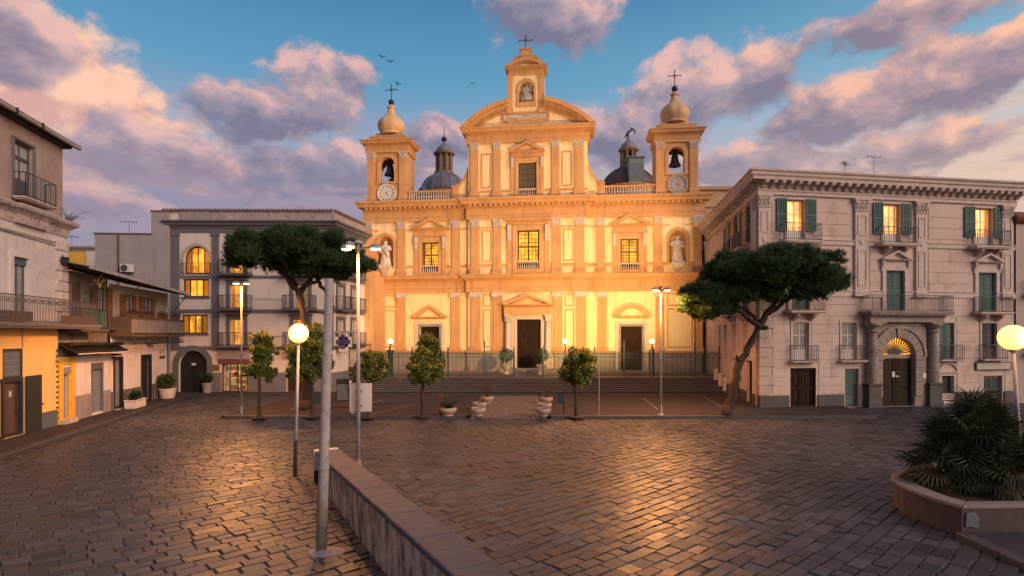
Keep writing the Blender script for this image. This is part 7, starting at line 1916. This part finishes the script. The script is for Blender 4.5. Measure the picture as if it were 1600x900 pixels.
# left umbrella pine (straight trunk bending, crown over the lamp)
bx, by = gp(478, 640, FZ)
cl = clump_field(-.35, -.2, 4.0+3.55, 3.1, 2.5, 1.75, 112, 21)
cl += clump_field(2.75, -.3, 7.05, .55, .6, .75, 9, 22, .38, .5)
cl += clump_field(-2.75, -.2, 7.9, .7, .9, .9, 12, 25, .4, .6)
cl += clump_field(1.6, -.6, 6.95, 1.2, 1.2, .8, 22, 26, .4, .6)
pine('flat-topped umbrella pine before the cream corner house', (bx, by, FZ), [(0, 0, 0), (.05, 0, 2.2), (.0, 0, 3.6), (-.12, 0, 5.0), (-.35, -.05, 6.1)],
     [([(-.35, -.05, 6.0), (-1.0, -.2, 6.9), (-1.9, -.3, 7.6), (-2.8, -.4, 8.2)], .16, .05), ([(-.33, -.05, 6.0), (.2, .2, 6.75), (.6, .4, 7.6)], .15, .06),
      ([(-.3, 0, 6.2), (.6, -.2, 6.6), (1.5, -.4, 7.3), (2.6, -.4, 7.4)], .13, .04), ([(-.1, .3, 5.1), (1.25, .3, 5.0), (1.1, .2, 5.9), (.55, .2, 6.7), (.4, 0, 7.6)], .06, .12), ([(-.5, 0, 6.4), (-.6, -1, 7.2), (-.8, -1.6, 8.0)], .1, .04)], cl, 31, .25)
# right leaning pine
bx, by = gp(1136, 649, FZ)
cl = clump_field(2.35, -.1, 6.15-FZ, 2.75, 2.3, 2.1, 98, 51, .42, .7)
cl += clump_field(-.9, -.1, 5.2, 1.15, 1.2, 1.0, 26, 52, .4, .6) + clump_field(.3, -.1, 6.3, 1.5, 1.5, 1.0, 30, 53, .4, .62)+clump_field(5.0, -.1, 6.1, .75, .9, .75, 12, 54, .4, .55)+clump_field(-1.0, -.1, 4.75, 1.0, 1.0, .9, 20, 55, .4, .6)+clump_field(3.3, -.2, 5.75, 1.5, 1.4, .6, 14, 56, .4, .55)+clump_field(.6, -.3, 5.5, 1.0, 1.0, .8, 16, 57, .4, .55)
pine('leaning umbrella pine in front of the palace flank', (bx, by, FZ), [(0, 0, 0), (.30, 0, 1.3), (.6, 0, 2.5), (1.15, 0, 3.5), (1.55, 0, 4.25)],
     [([(1.5, 0, 4.2), (2.0, -.1, 5.0), (2.5, -.2, 6.0), (3.2, -.2, 6.8)], .17, .06), ([(1.5, 0, 4.3), (.9, -.1, 4.75), (.1, -.1, 5.2), (-.4, -.1, 5.9)], .14, .05), ([(1.6, .1, 4.3), (1.1, .1, 5.0), (.4, 0, 5.3), (.2, 0, 6.3)], .12, .05),
      ([(1.9, 0, 4.8), (2.8, -.3, 5.5), (4.0, -.4, 6.1), (5.0, -.3, 6.5)], .11, .04), ([(.62, -.05, 2.6), (.36, -.22, 2.85)], .08, .06), ([(1.5, -.1, 4.2), (1.85, -.2, 4.2)], .13, .1)], cl, 61, .215)

# small bitter-orange trees
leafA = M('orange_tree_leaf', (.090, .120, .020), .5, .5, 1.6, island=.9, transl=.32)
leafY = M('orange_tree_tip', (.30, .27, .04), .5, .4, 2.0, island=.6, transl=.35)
def small_tree(label, px, yb, trunk_h, balls, seed, nleaf=2600, lean=0, yoff=0):
    x, y = gp(px, yb, FZ); y += yoff; rr = random.Random(seed)
    t = thing('orange_tree', label, 'tree', (x, y, FZ), 0, 'small orange trees on the forecourt')
    mb = MB(); limb(mb, [(0, 0, 0), (lean*.4, 0, trunk_h*.5), (lean, 0, trunk_h)], .085, .06, 8, .012, seed)
    mb.lathe([(.16, -.02), (.11, .08), (.085, .2)], 10)
    obj('trunk', mb, bark, t, smooth=True)
    bm_ = MB(); tot = sum(b[3]**2 for b in balls)
    for (bx, by_, bz, r, rz) in balls: limb(bm_, [(lean, 0, trunk_h-.05), (lean*.5+bx*.5, by_*.5, (trunk_h+bz)/2), (bx, by_, bz+rz*.3)], .045, .015, 6, .03, seed+int(bx*10))
    obj('branches', bm_, bark, t)
    lf = MB(); tip = MB()
    for (bx, by_, bz, r, rz) in [(b[0], b[1], b[2], b[3]*1.13, b[4]*1.1) for b in balls]:
        n = int(2.4*nleaf*r*r/tot)
        # sub-clumps give light and dark lumps
        subs = []
        for k in range(int(26*r*r/.3)+8):
            d = Vector((rr.gauss(0, 1), rr.gauss(0, 1), rr.gauss(.1, 1))).normalized(); f = rr.uniform(.45, 1.08); subs.append((Vector((bx+d.x*r*f, by_+d.y*r*f, bz+d.z*rz*f)), rr.uniform(.13, .24)))
        for k in range(n):
            c, sr = subs[rr.randrange(len(subs))]
            d = Vector((rr.gauss(0, 1), rr.gauss(0, 1), rr.gauss(0, 1))).normalized(); q = c+d*sr*rr.uniform(.5, 1.05)
            a = (d+Vector((rr.gauss(0, .7), rr.gauss(0, .7), rr.gauss(.2, .7)))).normalized()*rr.uniform(.06, .09); e = a.cross(d+Vector((rr.gauss(0, .5), rr.gauss(0, .5), rr.gauss(0, .5)))).normalized()*rr.uniform(.027, .04)
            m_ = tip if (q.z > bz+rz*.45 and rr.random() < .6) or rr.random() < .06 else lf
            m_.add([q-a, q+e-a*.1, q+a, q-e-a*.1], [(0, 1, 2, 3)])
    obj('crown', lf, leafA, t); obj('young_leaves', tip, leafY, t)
small_tree('small orange tree with tapering two-tier crown beside the two-headed lamp post', 405, 652, 1.75, [(.05, 0, 2.25, .58, .5), (.15, 0, 3.0, .52, .45), (.1, 0, 3.55, .42, .35)], 71)
small_tree('large yellowish orange tree in front of the thick pine trunk', 488, 651, 1.55, [(-.25, 0, 2.3, .75, .6), (.1, 0, 3.0, .72, .6), (-.1, .1, 3.75, .6, .5), (-.6, 0, 2.9, .5, .5), (.45, 0, 2.5, .4, .35)], 72, 4200)
small_tree('round orange tree behind the blank white panel', 575, 652, 1.6, [(.1, 0, 2.3, .72, .6), (.2, 0, 2.65, .55, .45)], 73, 2600)
small_tree('orange tree with yellow three-tier crown beside the brown stake', 660, 650, 1.75, [(.1, 0, 2.1, .78, .5), (.25, 0, 2.75, .62, .45), (.3, 0, 3.35, .45, .4)], 74, 3600)
small_tree('dense round orange tree next to the waste bin and the bare bowls', 901, 651, 1.5, [(0, 0, 2.15, .72, .62), (.15, 0, 2.65, .6, .5), (-.1, 0, 1.9, .55, .4)], 75, 3400, -.1)
# tree-pit earth rings
for px, yb in ((405, 652), (488, 651), (575, 652), (660, 650), (901, 651), (1136, 649)):
    x, y = gp(px, yb, FZ)
    obj('tree_pit', MB().lathe([(.38, FZ-.01), (.36, FZ+.012), (.2, FZ+.04), (.001, FZ+.05)], 16, (x, y, 0)), soil, isl, I4)

# ================================================================== PLANTER WITH FAN PALM
PLP = [(8.9, 11.4), (8.78, 11.75), (8.74, 12.1), (8.73, 12.5), (8.77, 12.9), (8.86, 13.25), (9.0, 13.58), (9.2, 13.9), (9.45, 14.15), (9.8, 14.4), (10.3, 14.6), (11.4, 14.8), (12.6, 14.4), (12.9, 13.4), (12.9, 12.4), (12.8, 11.5)]
pl = thing('stone_planter', 'curved dark stone planter wall with pale rim around the fan palm', 'planter', (10.6, 13.0, 0))
cen = Vector((10.7, 13.0))
def inset(d): 
    out = []
    for x, y in PLP:
        v = (cen-Vector((x, y))).normalized()*d; out.append((x+v.x, y+v.y))
    return out
n = len(PLP)
pwall = M('planter_stone', (.055, .040, .037), .8, .3, 1.8, .4, .6, 20, dirt=(.026, .02, .018), dirt_amt=.6)
rimm = M('planter_rim', (.19, .15, .14), .75, .22, 2.2, 0, .4, 22, dirt=(.12, .09, .08), dirt_amt=.4)
o_, i_ = PLP, inset(.34); ro, ri = inset(-.04), inset(.38)
for k in range(n):
    j = (k+1) % n
    obj('wall_segment', MB().prismz([o_[k], o_[j], i_[j], i_[k]], -.04, .54), pwall, pl, I4)
    m_ = 2 if hypot(PLP[j][0]-PLP[k][0], PLP[j][1]-PLP[k][1]) > 1 else 1
    for q in range(m_):
        f0, f1 = q/m_+.006, (q+1)/m_-.006
        L_ = lambda A, B, f: (A[0]+(B[0]-A[0])*f, A[1]+(B[1]-A[1])*f)
        obj('rim_slab', MB().prismz([L_(ro[k], ro[j], f0), L_(ro[k], ro[j], f1), L_(ri[k], ri[j], f1), L_(ri[k], ri[j], f0)], .542, .62), rimm, pl, I4, bevel=.012)
obj('earth', MB().prismz(inset(.3), .3, .46), soil, pl, I4)
obj('paint_patch', MB().prism([(8.96, .2), (9.2, .17), (9.24, .33), (9.15, .5), (8.98, .46)], 11.372, 11.397), M('pale_paint', (.10, .105, .115), .8, .5, 6, dirt=(.05, .04, .038), dirt_amt=.8), pl, I4)
gr = MB(); rr = random.Random(2)
for k in range(2200):
    x, y = rr.uniform(9.0, 12.6), rr.uniform(11.75, 14.4); h = rr.uniform(.03, .10); a = rr.uniform(0, pi)
    if (Vector((x, y))-cen).length > 2.1 or mnoise.noise(Vector((x*2, y*2, 0))) < -.1: continue
    gr.add([(x-.008*cos(a), y-.008*sin(a), .455), (x+.008*cos(a), y+.008*sin(a), .455), (x+rr.gauss(0, .03), y+rr.gauss(0, .03), .455+h)], [(0, 1, 2)])
setp(obj('planter_grass', gr, M('grass', (.035, .045, .014), .8, .4, 4, transl=.2)), 'thin grass on the planter earth under the palm', 'grass', kind='stuff')
# fan palm: several heads, each frond a part
palm = thing('fan_palm', 'dense bushy dwarf fan palm growing in the stone planter', 'palm', (10.55, 13.2, .45))
fm = MB(); rr = random.Random(12)
fm.tube([(0, 0, 0), (.25, 0, .03), (.52, 0, .0)], [.014, .011, .009], 4)
nb = 17
for k in range(nb):
    a = radians(-105+210*k/(nb-1)); l = .62*(1-.22*abs(k-(nb-1)/2)/((nb-1)/2)); w = .021
    d = Vector((cos(a), sin(a), 0)); s_ = Vector((-d.y, d.x, 0)); p = Vector((.5, 0, 0))
    fold = .05
    v = [p, p+d*l*.5+s_*w+Vector((0, 0, .05)), p+d*l*.5-s_*w+Vector((0, 0, .05)), p+d*l*.5+Vector((0, 0, .035)), p+d*l+Vector((0, 0, -.10-.05*abs(sin(a))))]
    fm.add(v, [(0, 3, 1), (0, 2, 3), (1, 3, 4), (3, 2, 4)])
fme = fm.mesh('frond'); fme.materials.append(M('palm_leaf', (.030, .042, .018), .5, .35, 3, island=.5, transl=.15))
fm2 = fm.mesh('frond_dry'); fm2.materials.append(M('palm_leaf_dry', (.12, .095, .045), .7, .35, 3, transl=.2))
heads = [(0, 0, .8), (-.55, -.1, .5), (.75, -.1, .6), (.1, -.45, .5), (-.35, .4, .75), (.6, .5, .7), (-.7, .1, .35), (.15, .1, 1.35), (-.35, -.4, .3), (.9, -.4, .35), (-.2, -.1, 1.2), (.5, 0, 1.15)]
tr = MB()
for i, (hx, hy, hz) in enumerate(heads):
    m_ = MB(); m_.tube([(hx*.6, hy*.6, 0), (hx*.85, hy*.85, hz*.6), (hx, hy, hz)], [.11, .10, .09], 8)
    obj('trunk', m_, M('palm_trunk', (.045, .032, .024), .9, .4, 8), palm)
    for k in range(21):
        az = rr.uniform(0, 2*pi); tilt = radians(rr.choice([80, 65, 50, 35, 20, 5, -12, -25])+rr.uniform(-9, 9)); s = rr.uniform(.78, 1.1)
        mt = Matrix.Translation((hx, hy, hz))@Matrix.Rotation(az, 4, 'Z')@Matrix.Rotation(-tilt, 4, 'Y')@Matrix.Rotation(rr.uniform(-.6, .6), 4, 'X')@Matrix.Scale(s, 4)
        obj('frond', fm2 if (tilt < 0 and rr.random() < .4) or rr.random() < .05 else fme, None, palm, worldm(palm)@mt)
# pavement beside the planter
rp = setp(obj('right_pavement', MB().prismz([(8.95, 2.0), (30, 2.0), (30, 11.36), (8.95, 11.36)], -.03, .098), asphalt), kind='structure')
kerb_run(rp, [(8.72, 11.30), (8.72, 3.3)], w=.22, h=.11, seed=15)

# ================================================================== POTS ON THE LEFT PAVEMENT
def leaf_ball(t, c, r, n, m, rr, size=.06, name='foliage'):
    lf = MB()
    for k in range(n):
        d = Vector((rr.gauss(0, 1), rr.gauss(0, 1), rr.gauss(.2, 1))).normalized(); q = Vector(c)+Vector((d.x*r[0], d.y*r[1], d.z*r[2]))*rr.uniform(.5, 1.05)
        a = (d+Vector((rr.gauss(0, .6), rr.gauss(0, .6), rr.gauss(.4, .6)))).normalized()*size; e = a.cross(Vector((rr.gauss(0, 1), rr.gauss(0, 1), rr.gauss(0, 1)))).normalized()*size*.42
        lf.add([q-a, q+e, q+a, q-e], [(0, 1, 2, 3)])
    obj(name, lf, m, t)
p = LC.at(LC.s(184)+.2, .75, .12)
t = thing('stone_trough', 'pale stone trough planter with dark spiky leaves by the pale glazed door', 'planter', (p.x, p.y, p.z), LC.th)
obj('trough', MB().rings([[(-.62-o, -.26-o, z), (.62+o, -.26-o, z), (.62+o, .26+o, z), (-.62-o, .26+o, z)] for o, z in ((-.04, 0), (0, .05), (0, .4), (.03, .42), (.03, .47), (-.05, .47), (-.06, .4))]), cstone, t)
leaf_ball(t, (0, 0, .62), (.45, .25, .28), 500, dkleaf, random.Random(5), .11)
p = LC.at(LC.s(246), .55, .12)
t = thing('white_pot', 'round white pot with a leafy green shrub near the blue drainpipe', 'planter', (p.x, p.y, p.z))
smooth_by(obj('pot', MB().lathe([(.36, 0), (.40, .05), (.46, .5), (.5, .53), (.5, .6), (.43, .6), (.42, .52)], 20), whitefr, t), 45)
leaf_ball(t, (-.1, 0, 1.0), (.55, .5, .5), 1300, fresh, random.Random(6), .07)
p = BF.at(BF.s(329), .45, .12)
t = thing('dark_pot', 'small grey pot with clipped shrub beside the arched doorway', 'planter', (p.x, p.y, p.z))
smooth_by(obj('pot', MB().lathe([(.24, 0), (.32, .55), (.35, .58), (.35, .64), (.29, .64)], 16), concrete, t), 45)
leaf_ball(t, (0, 0, .95), (.36, .36, .34), 700, dkleaf, random.Random(7), .06)

# ================================================================== PARKED CAR beyond the palm
def build_car(loc, rz):
    t = thing('parked_car', 'pale blue-grey hatchback parked behind the fan palm', 'car', loc, rz)
    paint = M('car_paint', (.33, .37, .43), .25, .05, 2, metal=.3)
    low = [(-2.0, .35), (-2.05, .62), (-1.9, .82), (-1.15, .92), (1.75, .95), (1.98, .85), (2.03, .5), (1.95, .32)]
    def ring(y, k): return [(x*k, y, .32+(z-.32)*(1 if k == 1 else .96)) for x, z in low]
    o = obj('body', MB().rings([ring(-.80, .97), ring(-.84, 1), ring(.84, 1), ring(.80, .97)]), paint, t, bevel=.04)
    cab = [(-1.2, .90), (-.55, 1.40), (-.2, 1.47), (1.15, 1.46), (1.6, 1.30), (1.85, .92)]
    obj('cabin', MB().rings([[(x, -.78+.0, z) if z < 1 else (x, -.62, z) for x, z in cab], [(x, .78, z) if z < 1 else (x, .62, z) for x, z in cab]]), glassd, t)
    obj('roof', MB().rings([[(-.5, -.63, 1.41), (-.15, -.63, 1.475), (1.15, -.63, 1.465), (1.55, -.62, 1.33)], [(-.5, -.5, 1.46), (-.15, -.5, 1.52), (1.15, -.5, 1.51), (1.55, -.5, 1.37)], [(-.5, .5, 1.46), (-.15, .5, 1.52), (1.15, .5, 1.51), (1.55, .5, 1.37)], [(-.5, .63, 1.41), (-.15, .63, 1.475), (1.15, .63, 1.465), (1.55, .62, 1.33)]], cap=False, close=False), paint, t)
    for x, s in ((.35, -1), (.35, 1)): obj('pillar', MB().add([(x, s*.80, .92), (x+.1, s*.80, .92), (x+.06, s*.635, 1.46), (x-.02, s*.635, 1.46)], [(0, 1, 2, 3)]), paint, t)
    for x in (-1.28, 1.25):
        for s in (-1, 1):
            f = worldm(t)@Matrix.Translation((x, s*.74, .31))@Matrix.Rotation(pi/2, 4, 'X')
            w = obj('wheel', MB().lathe([(.18, -.1), (.29, -.1), (.31, -.06), (.31, .06), (.29, .1), (.18, .1)], 20), blackpaint, t, f); obj('rim', MB().lathe([(.19, -.105), (.15, -.11), (.02, -.115), (.02, .115), (.15, .11), (.19, .105)], 12), galv, w, f)
    for s in (-1, 1):
        obj('headlight', MB().rings([[(-2.0, s*.55, .62), (-2.0, s*.80, .62), (-1.93, s*.80, .76), (-1.95, s*.55, .76)], [(-1.8, s*.55, .62), (-1.8, s*.82, .62), (-1.75, s*.82, .78), (-1.8, s*.55, .78)]]), whitefr, t)
        obj('mirror', MB().box(-.75, -.6, s*.82-.07*(1-s), s*.82+.07*(1+s), .95, 1.07), paint, t)
build_car((17.95, 18.4, 0), radians(4))

# ================================================================== ROOF AERIALS AND BIRDS
def aerial(label, loc, h, n, rz):
    t = thing('roof_aerial', label, 'aerial', loc, rz)
    obj('mast', MB().tube([(0, 0, 0), (0, 0, h)], .013, 5), iron, t)
    mb = MB().tube([(-.5, 0, h-.1), (.5, 0, h-.1)], .012, 4)
    for k in range(n): x = -.45+.9*k/(n-1); mb.tube([(x, -.22, h-.1), (x, .22, h-.1)], .008, 4).tube([(x, 0, h-.22), (x, 0, h+.02)], .008, 4)
    obj('boom', mb, iron, t)
p = GB.at(GB.s(187.5), -1, GB.z(187, 367)); aerial('television aerial on the flat grey block', (p.x, p.y, p.z), 1.15, 5, .3)
p = YH.at(YH.s(105), -.5, YH.z(105, 385)); aerial('branching aerial on the yellow house', (p.x, p.y, p.z), .95, 7, 1.1)
p = PF.at(PF.s(1383), -3, 12.9); aerial('low aerial with short boom on the palace roof', (p.x, p.y, p.z), 1.5, 6, .8)
p = PF.at(PF.s(1432), -3, 12.9); aerial('taller thin aerial on the palace roof', (p.x, p.y, p.z), 2.0, 3, .2)
bird_m = M('bird_dark', (.05, .05, .055), .7)
for i, (px, py, Y, rz, up, lab) in enumerate(((597, 89, 45, .4, .42, 'dark bird with raised wings, highest of the birds over the white-clock tower'), (610, 96, 45, .1, .12, 'dark bird gliding with level wings, second of the birds over the white-clock tower'), (622, 131, 46, .9, .25, 'dark bird banking just above the cross of the white-clock tower'), (738, 130, 70, .2, .15, 'distant tiny bird between the white-clock tower and the gable'))):
    X = (px-CXP)/FOC*Y; Z = CAMH+(HOR-py)/FOC*Y
    t = thing('bird', lab, 'bird', (X, Y, Z), rz, 'birds in flight'); t.scale = (.78, .78, .78)
    obj('body', MB().tube([(0, -.2, 0), (0, -.12, .01), (0, .05, 0), (0, .18, -.01), (0, .26, -.01)], [.01, .045, .055, .03, .035], 7), bird_m, t)
    for s in (-1, 1):
        obj('wing', MB().add([(s*.03, -.08, .03), (s*.03, .07, .02), (s*.26, .04, .03+up*.26), (s*.26, -.1, .04+up*.26), (s*.52, .08, .02+up*.34), (s*.27, -.03, .045+up*.27)], [(0, 1, 2, 3), (3, 2, 4), (3, 5, 4)]), bird_m, t)

# ================================================================== LITTER AND WEEDS that gather along kerbs and wall feet
rr = random.Random(77); lt = MB(); wd_ = MB()
def leaf_at(x, y, z):
    a = rr.uniform(0, pi); l = rr.uniform(.03, .07); d = Vector((cos(a), sin(a), rr.uniform(-.2, .3)))*l; e = Vector((-sin(a), cos(a), rr.uniform(-.2, .2)))*l*.5
    c = Vector((x, y, z+.015)); lt.add([c-d, c+e, c+d, c-e], [(0, 1, 2, 3)])
for k in range(420): leaf_at(rr.uniform(-13.5, 17), 27.1-abs(rr.gauss(0, .35)), .005)
for k in range(160): 
    y = rr.uniform(12, 34); leaf_at(kl_x(y)+.25+abs(rr.gauss(0, .3)), y, .005)
for px, yb in ((405, 652), (488, 651), (575, 652), (660, 650), (901, 651), (1136, 649)):
    x, y = gp(px, yb, FZ)
    for k in range(60): leaf_at(x+rr.gauss(0, .8), max(27.5, y+rr.gauss(0, .6)), FZ)
for k in range(90):
    p = wallpt(rr.uniform(0, 9), rr.choice((-.08-abs(rr.gauss(0, .1)), .66+abs(rr.gauss(0, .15))))); leaf_at(p.x, p.y, .005)
setp(obj('leaf_litter', lt, M('litter_leaf', (.13, .085, .04), .8, .5, 9, island=.8)), 'scattered dry leaves lying along kerbs and under the trees', 'litter', kind='stuff')
for k in range(330):
    a0 = rr.choice((rr.uniform(-.3, 1.4), rr.uniform(0, 9))); p = wallpt(a0, rr.choice((.02, .02, .56))+rr.gauss(0, .025)); h = rr.uniform(.03, .13)
    a = rr.uniform(0, pi); wd_.add([(p.x-.008*cos(a), p.y-.008*sin(a), -.02), (p.x+.008*cos(a), p.y+.008*sin(a), -.02), (p.x+rr.gauss(0, .05), p.y+rr.gauss(0, .05), h)], [(0, 1, 2)])
setp(obj('wall_foot_weeds', wd_, M('weed_green', (.05, .06, .02), .8, .4, 6, transl=.2)), 'thin weeds sprouting along the foot of the parapet wall', 'weeds', kind='stuff')
